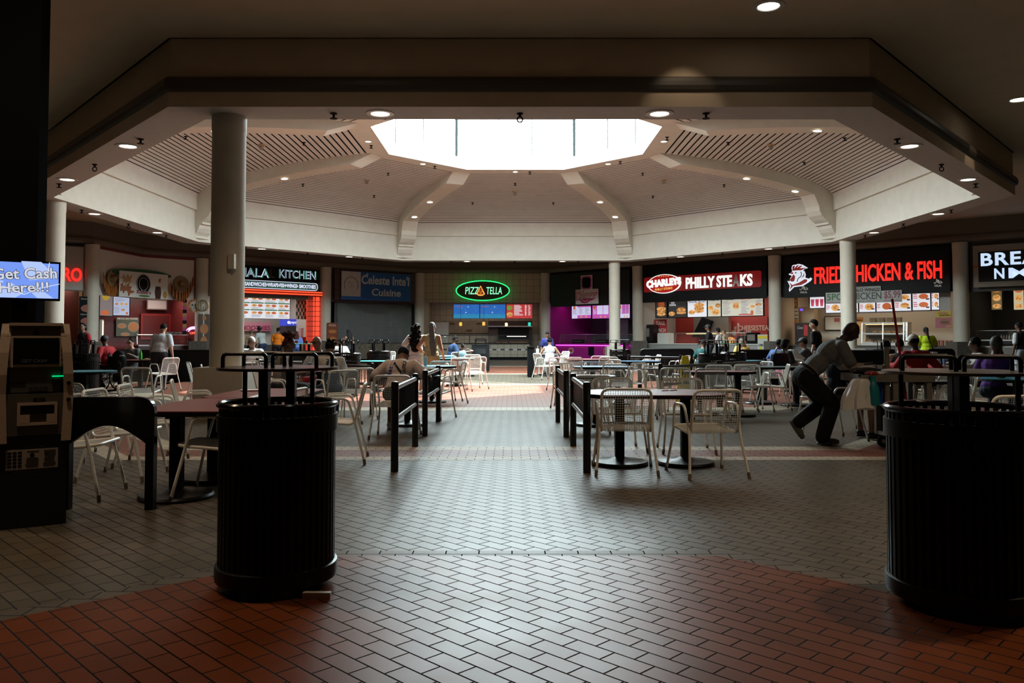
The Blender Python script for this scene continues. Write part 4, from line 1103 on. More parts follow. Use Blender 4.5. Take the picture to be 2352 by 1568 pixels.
# ================================================================== FOOD STALLS
def board(W, x0, y0, x1, y1, o, name, label, cat, pm, th=.06, group=None, part='panel', fr=None, fw=.03):
    t, w, h = W.place(name, label, cat, x0, y0, x1, y1, o, group)
    m = MB(); m.bx(-w / 2, w / 2, -th, 0, 0, h); p = m.build(part, pm, t)
    if fr:
        m = MB(); frame(m, -w / 2 - fw, w / 2 + fw, -fw, h + fw, fw, -th - .01, .02); m.build('frame', fr, t)
    uc = (W.hit(x0, (y0 + y1) / 2, o)[0] + W.hit(x1, (y0 + y1) / 2, o)[0]) / 2
    z0 = t.location.z
    def loc(px, py):
        u, z = W.hit(px, py, o); return u - uc, z - z0
    return t, w, h, loc, p
def rects(parent, name, mt, rs, y, d=.004):
    m = MB()
    for x0, z0, x1, z1 in rs: m.bx(x0, x1, y - d, y, z0, z1)
    return m.build(name, mt, parent)
FO1, FO2, FO3 = emis('food_gold', (.80, .40, .12), .8), emis('food_brown', (.42, .17, .05), .8), emis('food_red', (.62, .12, .04), .8)
FO4 = emis('food_green', (.2, .42, .07), .7)
MW, MCR, MBK = emis('menu_white', (.80, .80, .86), .85), emis('menu_cream', (.80, .76, .62), .62), emis('menu_dark', (.05, .045, .04), .5)
INK, INR, ING = emis('ink_grey', (.32, .32, .38), .7), emis('ink_red', (.6, .06, .06), .8), emis('ink_green', (.06, .2, .1), .8)
def food(parent, items, y, name='food_picture', seed=1):
    r_ = random.Random(seed); bag = {}
    for cx, cz, rx, rz, mt in items:
        m = bag.setdefault(mt.name, (MB(), mt))[0]
        m.oval(cx, cz, rx, rz, y - .004, y, 16)
        alt = FO2 if mt is not FO2 else FO1
        m2 = bag.setdefault(alt.name, (MB(), alt))[0]
        for k in range(5):
            a = r_.uniform(0, 6.28); q = r_.uniform(.2, .7)
            m2.oval(cx + rx * q * cos(a), cz + rz * q * sin(a), rx * .22, rz * .22, y - .007, y - .004, 8, r_.uniform(0, 3))
    for m, mt in bag.values(): m.build(name, mt, parent)
def lines(parent, mt, x0, x1, z0, z1, n, y, name='menu_lines', seed=1, hh=.4):
    r_ = random.Random(seed); m = MB(); s = (z1 - z0) / n
    for k in range(n):
        z = z0 + s * (k + .5)
        m.bx(x0, x0 + (x1 - x0) * r_.uniform(.55, 1), y - .003, y, z - s * hh / 2, z + s * hh / 2)
    return m.build(name, mt, parent)
def counter(W, u0, u1, o0, o1, h, label, fm, tm, name='counter', base=.12, over=.05):
    t = thing(name, label, 'counter', W.pt((u0 + u1) / 2, (o0 + o1) / 2), W.rz)
    w = (u1 - u0) / 2; d = abs(o1 - o0) / 2
    m = MB(); m.bx(-w, w, -d, d, base, h - .06); m.build('front_panel', fm, t)
    m = MB(); m.bx(-w, w, -d + .06, d, 0, base); m.build('plinth', BLACKM, t)
    m = MB(); m.bx(-w - .02, w + .02, -d - over, d + over, h - .06, h); m.build('countertop', tm, t)
    return t, w, d
def glassguard(t, w, z0, z1, y, n=3, slope=.25, pm=None):
    m = MB()
    for k in range(n):
        x = -w + 2 * w * k / (n - 1); m.tube([(x, y, z0), (x, y + slope, z1)], .02, 6)
    m.tube([(-w, y + slope, z1), (w, y + slope, z1)], .02, 6); m.build('guard_frame', pm or STEEL, t)
    m = MB(); m.quad((-w, y, z0 + .04), (w, y, z0 + .04), (w, y + slope, z1), (-w, y + slope, z1)); m.build('guard_glass', glass('guard_glass', (.9, .93, .93), .05, .02), t)
def boxthing(name, label, cat, pt, rz, d, mt, group=None, detail=None, part='body'):
    t = thing(name, label, cat, pt, rz, group)
    m = MB(); m.bx(-d[0] / 2, d[0] / 2, -d[1] / 2, d[1] / 2, .0, d[2] - .03); m.bx(-d[0] / 2 + .02, d[0] / 2 - .02, -d[1] / 2 + .02, d[1] / 2 - .02, d[2] - .03, d[2]); m.build(part, mt, t)
    if detail:
        m = MB(); detail(m); m.build('front_detail', STEEL, t)
    return t

# ------------------------------------------------------------ pizza stall
TILE = brick('beige_wall_tile', (.62, .51, .37), (.58, .47, .34), (.15, .115, .085), .40, .40, .008, 0, rough=.4, axis='XZ', off=0, vary=.3)
room(WP, 5.0, mat('pizza_wall', (.30, .24, .18), .7), mat('stall_ceiling', (.25, .22, .18), .8), 3.42, bulk=TILE, light=45, back=TILE)
t, w, h, lo, p = board(WP, 1048, 645, 1170, 690, .25, 'neon_sign', 'oval green neon pizza sign over the centre stall', 'sign', BLACKM, .02, part='backing')
bpy.data.objects.remove(p)
m = MB(); m.oval(0, h / 2, w / 2 * .97, h / 2 * .96, -.08, 0, 48); p = m.build('backing', mat('sign_brown', (.05, .014, .006), .5), t)
NEON = emis('neon_green', (.02, 1.0, .18), 2.2); NEOW = emis('neon_core', (.25, 1, .5), 1.6)
m = MB(); m.tube([(w / 2 * cos(a), -.12, h / 2 + h / 2 * sin(a)) for a in [2 * PI * k / 56 for k in range(56)]], .028, 8, True); m.build('neon_ring', NEON, t)
m = MB(); m.text('PIZZ', -w * .20, h * .5, w * .26, h * .36, -.12, .01, -.02, outline=.022, shear=.12); m.build('neon_letters', NEOW, t); m = MB(); m.text('TELLA', w * .215, h * .5, w * .29, h * .36, -.12, .01, -.02, outline=.022, shear=.12); m.build('neon_letters', NEOW, t)
sx = -.04 * w
m = MB(); m.plate([(sx, h * .74), (sx + w * .075, h * .32), (sx + w * .04, h * .27), (sx - w * .04, h * .27), (sx - w * .075, h * .32)], -.13, -.1); sl = m.build('pizza_slice', emis('slice_orange', (.55, .16, .02), .8), t)
m = MB(); m.tube([(sx, -.14, h * .74), (sx + w * .075, -.14, h * .32), (sx + w * .04, -.14, h * .27), (sx, -.14, h * .255), (sx - w * .04, -.14, h * .27), (sx - w * .075, -.14, h * .32)], .02, 6, True); m.build('slice_outline', emis('neon_orange', (1, .4, .08), 2), sl)
m = MB()
for a, b in ((-.03, .38), (.03, .37), (0, .5), (.0, .6)): m.oval(sx + a * w, h * b, .05, .05, -.14, -.13, 10)
m.build('toppings', emis('topping_red', (.25, .02, .01), .5), sl)
SB = emis('screen_deep_blue', (.03, .16, .56), .8); SB2 = emis('screen_sea', (.03, .27, .5), .8)
for i, (x0, x1) in enumerate(((1042, 1101), (1103, 1161))):
    t, w, h, lo, p = board(WP, x0, 699, x1, 731, -.9, 'menu_screen', ['left', 'middle'][i] + ' blue underwater screen above the pizza counter', 'screen', SB, .06, 'screens of the pizza stall', 'display', BLACK_G, .015)
    rects(p, 'sea_band', SB2, [(-w / 2, 0, w / 2, h * .3)], -.062)
    m = MB(); r_ = random.Random(i)
    for k in range(16): m.oval(r_.uniform(-w / 2, w / 2) * .9, r_.uniform(.1, .95) * h, .012, .012, -.068, -.064, 6)
    m.oval(w * .07, h * .82, .04, .035, -.068, -.064, 10); m.oval(-w * .02, h * .42, .05, .03, -.068, -.064, 10); m.build('bubbles', emis('bubble', (.5, .7, .8), .8), p)
    m = MB(); m.text('meumi', -w * .3, h * .86, w * .28, h * .1, -.064, .002, .02); m.build('screen_text', emis('text_rust', (.4, .12, .1), .8), p)
t, w, h, lo, p = board(WP, 1163, 699, 1222, 731, -.9, 'menu_screen', 'right red menu screen above the pizza counter', 'screen', emis('screen_red', (.62, .05, .05), .8), .06, 'screens of the pizza stall', 'display', BLACK_G, .015)
food(p, [(-w * .37, h * .75, w * .11, h * .17, FO4), (-w * .37, h * .28, w * .12, h * .17, FO1)], -.062, seed=4)
lines(p, MW, -w * .2, w * .15, h * .2, h * .97, 12, -.062, seed=2, hh=.5); lines(p, MW, w * .22, w * .3, h * .2, h * .97, 14, -.062, seed=3, hh=.6); lines(p, MW, w * .36, w * .44, h * .2, h * .97, 14, -.062, seed=5, hh=.6)
t, w, h, lo, p = board(WP, 1018, 736, 1121, 765, -4.9, 'wallpaper_panel', 'cream patterned wall panel with brown ovals behind the pizza counter', 'wall panel', mat('wallpaper', (.34, .27, .2), .7, noise=.15, nscale=6), .04)
m = MB()
for a, b in ((-.30, .75), (.3, .75), (.08, .2), (-.45, .2)): m.oval(w * a, h * b, w * .07, h * .1, -.05, -.04, 18)
m.build('brown_ovals', mat('oval_brown', (.18, .08, .04), .6), p)
for i, (px, py, c) in enumerate(((1058, 744, (1, .42, .05)), (1111, 743, (1, .45, .08)), (1163, 745, (1, .75, .5)), (1216, 744, (.02, .5, .38)))):
    u, z = WP.hit(px, py, -.6); t = thing('pendant_lamp', ['first orange', 'second orange', 'pale', 'teal'][i] + ' small pendant lamp over the pizza counter', 'lamp', WP.pt(u, -.6, z), 0, 'pendant lamps of the pizza stall')
    m = MB(); m.lathe([(.07, -.11), (.08, -.1), (.085, .08), (.03, .11), (0, .11)], 14); m.build('shade', emis(f'shade_{i}', c, 1.4), t)
    m = MB(); m.tube([(0, 0, .1), (0, 0, 3.77 - z)], .008, 5); m.build('cord', BLACK, t)
t, w, h, lo, p = board(WP, 1122, 737, 1222, 800, -4.4, 'pizza_oven', 'dark brick oven area at the back of the pizza stall', 'oven', mat('oven_brown', (.04, .02, .013), .6), .5, part='body')
m = MB(); m.bx(-w * .28, w * .42, -.56, -.5, h * .35, h * .78); m.build('oven_mouth', BLACKM, t); m = MB(); m.bx(-w * .5, w * .5, -.62, -.5, h * .78, h * .82); m.build('hood_edge', STEEL, t)
u0 = WP.hit(1008, 800, -.5)[0]; u1 = WP.hit(1216, 800, -.5)[0]
CT = brick('counter_tile', (.66, .58, .45), (.62, .55, .42), (.16, .13, .1), .40, .30, .010, 0, rough=.35, axis='XZ', off=0)
t, w, d = counter(WP, u0, u1, -1.3, -.5, 1.0, 'long pizza counter with cream tiles and a black top', CT, BLACK_G, base=.16)
m = MB(); m2 = MB(); n = 22
for k in range(n):
    x = -w + 2 * w * (k + .5) / n
    (m if k % 2 else m2).bx(x - w / n, x + w / n, -d - .012, -d, .56, .65)
m2.build('white_tile_band', WHITE, t); m.build('dark_red_tile_band', mat('band_dark', (.06, .012, .01), .4), t)
glassguard(t, w, 1.0, 1.46, -.1, 4, .0, BLACK)
m = MB(); m.bx(.5 * w, .93 * w, .05, .12, 1.38, 1.42); m.bx(-.9 * w, -.86 * w, 0, .1, 1.38, 1.4); m.build('counter_lamp', emis('warm_strip', (1, .95, .85), 2), t)
m = MB(); r_ = random.Random(5)
for k in range(16): m.ell((w * .3 + r_.uniform(0, .65) * w, r_.uniform(-.2, .1), 1.03), (.14, .1, .03), None, 8, 5)
m.build('pizza_trays', mat('pizza_food', (.45, .2, .07), .6), t)
boxthing('tall_fridge', 'pale upright fridge at the left end of the pizza stall', 'fridge', WP.pt(WP.hit(1000, 780, -3.6)[0] + .45, -3.6), WP.rz, (.8, .7, 2.3), mat('fridge_white', (.45, .42, .38), .4), detail=lambda m: m.bx(.28, .31, -.4, -.35, .9, 1.6))

# ------------------------------------------------------------ pink ice cream stall
MAG = mat('magenta_wall', (.26, .012, .14), .6)
room(WM, 4.0, MAG, MAG, 3.35, bulk=BLACKM, back=mat('stall_dark', (.06, .05, .055), .6))
board(WM, 1266, 624, 1447, 702, .22, 'fascia_sign', 'plain black fascia panel of the pink ice cream stall', 'sign', mat('fascia_black', (.006, .009, .009), .45), .04, part='board')
t, w, h, lo, p = board(WM, 1335, 632, 1361, 665, .3, 'square_logo_sign', 'small square sign with a pink frame above the ice cream stall', 'sign', mat('sign_ivory', (.78, .68, .64), .6), .04)
m = MB(); q = rpoly([(-w * .46, 0, h * .03), (w * .46, 0, h * .03), (w * .46, 0, h * .95), (-w * .46, 0, h * .95)], .2, 5, True); m.plate([(a.x, a.z) for a in q], -.05, -.04); m.build('pink_frame', mat('pink_frame', (.62, .10, .30), .5), p)
m = MB(); q = rpoly([(-w * .36, 0, h * .12), (w * .36, 0, h * .12), (w * .36, 0, h * .86), (-w * .36, 0, h * .86)], .16, 5, True); m.plate([(a.x, a.z) for a in q], -.056, -.05); m.build('black_field', BLACKM, p)
t, w, h, lo, p = board(WM, 1323, 664, 1375, 698, .32, 'name_sign', 'ivory name sign with pink lettering above the ice cream stall', 'sign', MATS['sign_ivory'], .04)
m = MB(); m.text('Michoacana', 0, h * .6, w * .94, h * .62, -.045, .004, .06, shear=.15, rot=.05); m.oval(-w * .08, h * .24, w * .2, h * .18, -.049, -.045); m.oval(w * .12, h * .34, w * .2, h * .12, -.049, -.045); m.build('lettering_shadow', mat('pink_deep', (.55, .02, .15), .5), p)
m = MB(); m.text('Michoacana', 0, h * .6, w * .88, h * .5, -.056, .004, .01, shear=.15, rot=.05); m.tube([(-w * .2, -.055, h * .3), (-w * .12, -.055, h * .2), (0, -.055, h * .2), (w * .06, -.055, h * .3)], .02, 5); m.build('lettering', mat('letter_ivory', (.85, .72, .7), .5), p)
PK, PW = emis('screen_pink', (.62, .1, .5), .75), emis('screen_lilac', (.72, .68, .95), .8)
for i, (x0, y0, x1, y1, c, n) in enumerate(((1315, 700, 1359, 731, PW, 'white and pink menu screen left of the column at the ice cream stall'), (1362, 700, 1402, 731, PK, 'pink menu screen partly behind the column at the ice cream stall'), (1424, 698, 1448, 730, PW, 'menu screen right of the column at the ice cream stall'))):
    t, w, h, lo, p = board(WM, x0, y0, x1, y1, -.8, 'menu_screen', n, 'screen', c, .06, 'screens of the ice cream stall', 'display', BLACK_G, .012)
    o = PK if c is PW else PW
    rects(p, 'colour_fields', o, [(-w * .2, 0, w * .5, h * .24), (-w * .2, h * .82, w * .5, h * .95)] if i == 0 else [(-w * .22, h * .3, w * .1, h * .95), (w * .13, h * .3, w * .42, h * .95)], -.063)
    for k in range(3): lines(p, INK if c is PW else PW, -w * .45 + k * w * .32, -w * .2 + k * w * .32, h * .3, h * .78, 9, -.066, seed=i * 3 + k)
    food(p, [(-w * .36, h * .8, w * .06, h * .12, FO3), (w * .0, h * .12, w * .06, h * .07, FO1), (w * .25, h * .12, w * .05, h * .07, FO1)], -.068, seed=i)
u0, u1 = WM.hit(1278, 810, -.3)[0], WM.hit(1400, 810, -.3)[0]
t, w, d = counter(WM, u0, u1 + 2.2, -1.1, -.3, 1.0, 'magenta ice cream counter with a purple light strip', mat('magenta_front', (.36, .015, .20), .45), mat('magenta_top', (.2, .01, .12), .3))
m = MB(); m.bx(-w, w * .62, -d - .075, -d - .055, .86, .90); m.build('light_strip', emis('purple_strip', (.85, .1, 1.0), 3.0), t)
ICO = mat('icon_pale', (.6, .42, .4), .5)
m = MB()
for x in (-.45, -.1, .12, .3): m.oval(x * w * 1.4, .56, .2 if x != .12 else .07, .18, -d - .012, -d, 18)
m.build('front_icons', ICO, t)
m = MB()
for x in (-.45, .3): m.oval(x * w * 1.4, .58, .13, .1, -d - .02, -d - .012, 14)
m.oval(.12 * w * 1.4, .56, .04, .14, -d - .02, -d - .012, 12); m.build('icon_fill', mat('icon_red', (.4, .05, .06), .5), t)
m = MB(); m.bx(-.1 * w * 1.4 - .2, -.1 * w * 1.4 + .2, -d - .03, -d - .012, .3, .8); m.build('icon_black', BLACKM, t)
glassguard(t, w * .95, 1.0, 1.5, -.3, 4, .12)
for i, x in enumerate((-.55, .02)):
    boxthing('black_machine', ['left', 'right'][i] + ' low black machine on the ice cream counter', 'machine', WM.pt((u0 + u1 + 2.2) / 2 + x * w, -.75, 1.0), WM.rz, (.75, .4, .22), BLACK, 'machines on the ice cream counter', lambda m: m.bx(-.3, .3, -.215, -.2, .08, .11))
la = bpy.data.lights.new('magenta_glow', 'AREA'); la.size = 1.2; la.energy = 9; la.color = (1, .12, .85)
ob = bpy.data.objects.new('magenta_glow', la); COL.objects.link(ob); ob.location = WM.pt(1.1, -1.2, 3.3); ob.rotation_euler = (0, 0, 0)
boxthing('tall_freezer', 'grey upright freezer at the back of the ice cream stall', 'freezer', WM.pt(3.0, -3.4), WM.rz, (1.6, .7, 2.4), mat('freezer_grey', (.12, .11, .12), .4), detail=lambda m: m.bx(-.02, .02, -.37, -.35, .2, 2.2))

# ------------------------------------------------------------ cheesesteak stall
CRW = mat('stall_cream', (.55, .48, .38), .6)
REDW = mat('stall_red', (.38, .035, .025), .5)
room(WS, 3.2, mat('stall_white', (.40, .37, .33), .5), CRW, 3.3, bulk=BLACKM, light=70, lc=(1, .9, .75), back=REDW)
t, w, h, lo, p = board(WS, 1478, 600, 1762, 690, .24, 'stall_sign', 'black cheesesteak sign with a red band and white letters', 'sign', mat('sign_black', (.006, .006, .006), .6, spec=.2), .08, part='board')
def band(t, loc, name, pts, y0, y1, mt, r=.12, par=None):
    q = rpoly([V((loc(*a)[0], 0, loc(*a)[1])) for a in pts], r, 5, True); m = MB(); m.plate([(a.x, a.z) for a in q], y0, y1); return m.build(name, mt, par or t)
band(t, lo, 'red_band', ((1482, 672), (1482, 638), (1751, 621), (1751, 659)), -.12, -.08, emis('band_red', (.20, .005, .006), .6))
a0, b0_ = lo(1529, 652); rx = (lo(1567, 652)[0] - lo(1491, 652)[0]) / 2; rz_ = (lo(1529, 630)[1] - lo(1529, 674)[1]) / 2
m = MB(); m.oval(a0, b0_, rx, rz_, -.17, -.12, 40); m.text('CHARLEYS', a0, b0_ + .06, rx * 2.12, rz_ * .80, -.19, .012, .075, rot=.05); lg = m.build('logo_white', emis('sign_white', (.95, .93, .9), 1.0), t)
m = MB(); m.oval(a0, b0_, rx * .93, rz_ * .92, -.18, -.17, 40); m.build('logo_red', emis('logo_red', (.45, .01, .01), .7), lg)
m = MB(); m.text('CHARLEYS', a0, b0_ + .06, rx * 2.05, rz_ * .72, -.185, .015, .045, rot=.05); m.build('logo_plate', MATS['logo_red'], lg)
m = MB(); m.text('CHARLEYS', a0, b0_ + .06, rx * 1.98, rz_ * .66, -.205, .02, .02, rot=.05); m.build('logo_letters', MATS['sign_white'], lg)
m = MB(); m.text('PHILLY STEAKS', a0, b0_ - rz_ * .52, rx * 1.05, rz_ * .24, -.185, .01, .02, rot=.05)
for k in range(5): m.oval(a0 + (k - 2) * rx * .14, b0_ + rz_ * .78, rx * .035, rz_ * .05, -.19, -.18, 5)
m.build('logo_gold', emis('sign_gold', (.9, .5, .1), .9), lg)
x0_, z0_ = lo(1579, 650); x1_, z1_ = lo(1732, 643); zm = lo(1655, 646.5)[1]
hh = lo(1655, 633)[1] - lo(1655, 660)[1]
m = MB(); m.text('PHILLY STE', x0_ + (x1_ - x0_) * .352, zm, (x1_ - x0_) * .705, hh, -.13, .04, .035, rot=-.0); m.build('letters', MATS['sign_white'], t); m = MB(); m.text('KS', x0_ + (x1_ - x0_) * .912, zm, (x1_ - x0_) * .175, hh, -.13, .04, .035); m.build('letters', MATS['sign_white'], t)
m = MB(); m.text('A', x0_ + (x1_ - x0_) * .765, zm, (x1_ - x0_) * .095, hh, -.13, .04, .035); m.build('unlit_letter', mat('letter_grey', (.62, .6, .58), .5), t)
g = 'menu boards of the cheesesteak stall'
def sand(cx, cz, r): return [(cx, cz + r * .5, r, r * .42, FO1), (cx, cz, r * .95, r * .35, FO2), (cx, cz - r * .45, r * .95, r * .32, FO1)]
for i, (x0, y0, x1, y1, bgm, n) in enumerate(((1508, 691, 1533, 729, MBK, 'dark menu board with one sandwich, leftmost at the cheesesteak stall'), (1537, 690, 1579, 728.5, MBK, 'dark menu board with a long sandwich, second at the cheesesteak stall'), (1581, 688.5, 1625, 727.5, MW, 'white Everyday special board, third at the cheesesteak stall'), (1627.5, 686.5, 1657, 726.5, MCR, 'cream fries board, fourth at the cheesesteak stall'), (1659.5, 683.5, 1754, 725, MCR, 'wide cream price board, rightmost at the cheesesteak stall'))):
    t, w, h, lo, p = board(WS, x0, y0, x1, y1, -.35, 'menu_board', n, 'menu', bgm, .06, g, 'panel', BLACKM, .035)
    if i == 0: food(p, sand(0, h * .35, w * .42), -.062, seed=1); m = MB(); m.text('LOADED', 0, h * .86, w * .55, h * .1, -.062, .004, .03); m.text('CHEESE', 0, h * .74, w * .6, h * .1, -.062, .004, .03); m.build('title', emis('title_orange', (.8, .12, .02), .8), p)
    if i == 1: food(p, [(-w * .32, h * .22, w * .17, h * .13, FO1), (w * .2, h * .42, w * .26, h * .17, FO2), (w * .2, h * .26, w * .26, h * .07, FO1)], -.062, seed=2); m = MB(); m.text('OLD', -w * .26, h * .87, w * .2, h * .09, -.062, .004, .02); m.text('SCHOOL', -w * .26, h * .74, w * .36, h * .11, -.062, .004, .02); m.build('title', MW, p)
    if i == 2:
        food(p, sand(w * .1, h * .5, w * .27) + [(-w * .28, h * .28, w * .18, h * .13, FO1)], -.062, seed=3); m = MB(); m.text("'Everyday Special'!", 0, h * .88, w * .9, h * .13, -.062, .004, .02, shear=.3); m.build('title', MBK, p)
    if i == 3:
        food(p, [(-w * .28, h * .5, w * .22, h * .13, FO1), (w * .28, h * .62, w * .2, h * .12, FO2), (w * .1, h * .25, w * .32, h * .17, FO1)], -.062, seed=4); m = MB(); m.text('GOURMET FRIES', 0, h * .92, w * .8, h * .07, -.062, .004, .02); m.build('title', MBK, p)
    if i == 4:
        food(p, sand(-w * .15, h * .55, w * .08) + [(w * .25, h * .5, w * .06, h * .08, FO1), (w * .39, h * .6, w * .07, h * .07, FO2), (w * .24, h * .16, w * .035, h * .14, FO3)], -.062, seed=5)
        for xx, n_ in ((-.47, 14), (-.02, 9), (.33, 9)): lines(p, INK, w * xx, w * (xx + .2), h * .08, h * .85, n_, -.062, seed=n_)
        m = MB(); m.text('Cheesesteaks', -w * .3, h * .93, w * .2, h * .09, -.062, .004, .01, shear=.3); m.text('Fries', w * .4, h * .93, w * .08, h * .08, -.062, .004, .01, shear=.3); m.build('title', MBK, p)
        m = MB(); m.text("Make It a Combo", w * .1, h * .93, w * .25, h * .09, -.062, .004, .01, shear=.3); m.bx(-w * .08, w * .26, -.066, -.062, h * .04, h * .1); m.build('red_title', INR, p)
t, w, h, lo, p = board(WS, 1679, 727, 1764, 795, -3.1, 'wall_poster', 'big red poster reading number one cheesesteak at the back', 'poster', mat('poster_red', (.42, .05, .05), .5), .04)
m = MB(); m.text('CHEESESTEAK', w * .17, lo(1725, 753)[1], w * .92, h * .17, -.045, .01, .02); m.text('#', lo(1690, 753)[0], lo(1690, 753)[1], w * .07, h * .12, -.045, .01, .02); m.text('1', lo(1697, 752)[0], lo(1697, 752)[1], w * .05, h * .3, -.045, .01, .04); m.build('lettering', mat('poster_pink', (.75, .55, .5), .5), p)
rects(p, 'small_notices', mat('notice_pale', (.6, .5, .45), .6), [(lo(1682, 770)[0], lo(1682, 770)[1], lo(1692, 758)[0], lo(1692, 758)[1]), (lo(1714, 772)[0], lo(1714, 772)[1], lo(1726, 760)[0], lo(1726, 760)[1])], -.046)
t, w, h, lo, p = board(WS, 1504, 733, 1532, 768, -1.15, 'wall_poster', 'red poster with white capital letters at the left of the cheesesteak stall', 'poster', mat('poster_red2', (.38, .03, .03), .5), .04)
m = MB(); m.text('TAKE', 0, h * .75, w * .75, h * .25, -.045, .01, .03); m.text('LUNCH', 0, h * .28, w * .85, h * .25, -.045, .01, .03); m.build('lettering', MATS['poster_pink'], p)
t, w, h, lo, p = board(WS, 1600, 728, 1680, 774, -2.85, 'extractor_hood', 'stainless steel hood above the grill of the cheesesteak stall', 'hood', mat('hood_steel', (.5, .47, .42), .32, .9), .3, part='canopy')
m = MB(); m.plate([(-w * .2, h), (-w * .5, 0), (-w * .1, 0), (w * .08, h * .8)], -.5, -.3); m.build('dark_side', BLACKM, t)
q0, q1 = WS.hit(1476, 800, -.2)[0], WS.hit(1600, 800, -.2)[0]
t, w, d = counter(WS, max(.3, q0), WS.len - .35, -1.15, -.3, 1.02, 'white cheesesteak counter with a pale top', mat('counter_grey', (.32, .31, .29), .5), mat('counter_top_white', (.55, .54, .5), .35))
glassguard(t, w * .55, 1.02, 1.55, -.1, 3, .1)
m = MB(); m.bx(-w * .4, w * .2, .1, .15, 1.5, 1.53); m.build('warm_lamp', emis('yellow_strip', (1, .75, .3), 1.6), t)
u, z = WS.hit(1492, 785, -.7)
t = boxthing('soda_machine', 'black rounded soda machine at the left end of the cheesesteak counter', 'drink machine', WS.pt(u + .1, -.7, 1.02), WS.rz, (.55, .6, 1.0), BLACK_G, None, lambda m: m.bx(-.12, .12, -.32, -.3, .35, .8))
boxthing('white_box', 'white box on the cheesesteak counter beside the soda machine', 'box', WS.pt(u + 1.0, -.75, 1.02), WS.rz, (.7, .5, .55), mat('box_white', (.6, .58, .54), .5))
boxthing('register', 'dark cash register screen on the cheesesteak counter', 'register', WS.pt(WS.hit(1730, 770, -.7)[0], -.7, 1.02), WS.rz, (.55, .4, .55), BLACKM, None, lambda m: m.bx(-.2, .2, -.215, -.2, .15, .45))
t, w, h, lo, p = board(WS, 1670, 776, 1688, 787, -.4, 'lit_burger_display', 'small lit display with a burger picture on the cheesesteak counter', 'display', emis('display_amber', (.5, .16, .03), 1.0), .05)
food(p, sand(0, h * .5, w * .42), -.052, seed=9)
t, w, h, lo, p = board(WS, 1741, 768, 1764, 805, -.2, 'drink_poster', 'white poster reading LEMO at the right end of the cheesesteak counter', 'poster', mat('poster_white', (.55, .54, .5), .5), .04)
m = MB(); m.text('LEMONADE', w * .2, h * .34, w * 1.2, h * .16, -.043, .006, .01); m.build('lettering', BLACKM, p)
m = MB(); m.oval(-w * .2, h * .15, w * .14, h * .09, -.045, -.04, 14); m.build('lemon', mat('lemon', (.7, .5, .03), .5), p); m = MB(); m.bx(-w * .5, w * .5, -.045, -.04, h * .75, h * .93); m.build('yellow_band', MATS['lemon'], p)

# ------------------------------------------------------------ fried chicken stall
room(WF, 3.4, mat('stall_peach', (.55, .42, .30), .6), CRW, 3.2, bulk=BLACKM, light=60, lc=(1, .84, .62), back=mat('stall_tile_cream', (.5, .42, .32), .5))
t, w, h, lo, p = board(WF, 1803, 576, 2183, 678, .24, 'stall_sign', 'black fried chicken and fish sign with a rooster', 'sign', MATS['sign_black'], .08, part='board')
REDL = emis('letter_red', (1.0, .03, .02), 1.0)
xa, xb = lo(1873, 640)[0], lo(2165, 610)[0]; zc_ = lo(2019, 626)[1]; hh = lo(2019, 605)[1] - lo(2019, 645.5)[1]
m = MB(); m.text('FRIED CHICKEN & FISH', (xa + xb) / 2, zc_, xb - xa, hh, -.09, .06, .018); m.build('letters', REDL, t)
# rooster emblem, drawn from the photo in sign pixels
def RP(pts): return [lo(1790 + x / 6.27, 570 + y / 6.27) for x, y in pts]
body = [(150, 372), (195, 345), (200, 320), (190, 290), (200, 250), (225, 240), (245, 240), (290, 226), (318, 232), (350, 240), (425, 285), (375, 300), (350, 325), (375, 330), (392, 380), (385, 425), (440, 440), (465, 422), (484, 440), (465, 470), (430, 495), (350, 545), (225, 560), (160, 625), (150, 600), (165, 545), (130, 470), (165, 480), (168, 440), (195, 400), (150, 380)]
m = MB(); m.plate(RP(body)[::-1], -.11, -.08); rb = m.build('rooster_white', emis('rooster_white', (.78, .84, .95), .85), t)
RRED = emis('rooster_red', (.28, .02, .015), .6)
m = MB()
for pl in ([(205, 325), (205, 262), (240, 252), (228, 300), (262, 256), (300, 240), (262, 290), (320, 252), (345, 256), (305, 290), (405, 284), (330, 318), (240, 322)], [(180, 480), (168, 450), (200, 410), (215, 380), (240, 400), (240, 440), (225, 480)], [(155, 495), (205, 530), (300, 495), (380, 446), (420, 455), (405, 490), (330, 530), (215, 545), (165, 600), (185, 540)], [(165, 362), (210, 345), (216, 365), (200, 375)], [(330, 435), (372, 400), (372, 350), (360, 390)]):
    m.plate(RP(pl)[::-1], -.122, -.11)
m.build('rooster_red', RRED, rb)
m = MB(); c_ = lo(1790 + 252 / 6.27, 570 + 355 / 6.27); m.oval(*c_, .03, .03, -.125, -.11, 10)
m.tube([V((lo(1790 + a / 6.27, 570 + b / 6.27)[0], -.118, lo(1790 + a / 6.27, 570 + b / 6.27)[1])) for a, b in ((322, 340), (336, 370), (325, 405), (285, 440), (268, 485))], .018, 6); m.build('rooster_eye', BLACKM, rb)
HAL = emis('halal_grey', (.5, .47, .4), .5)
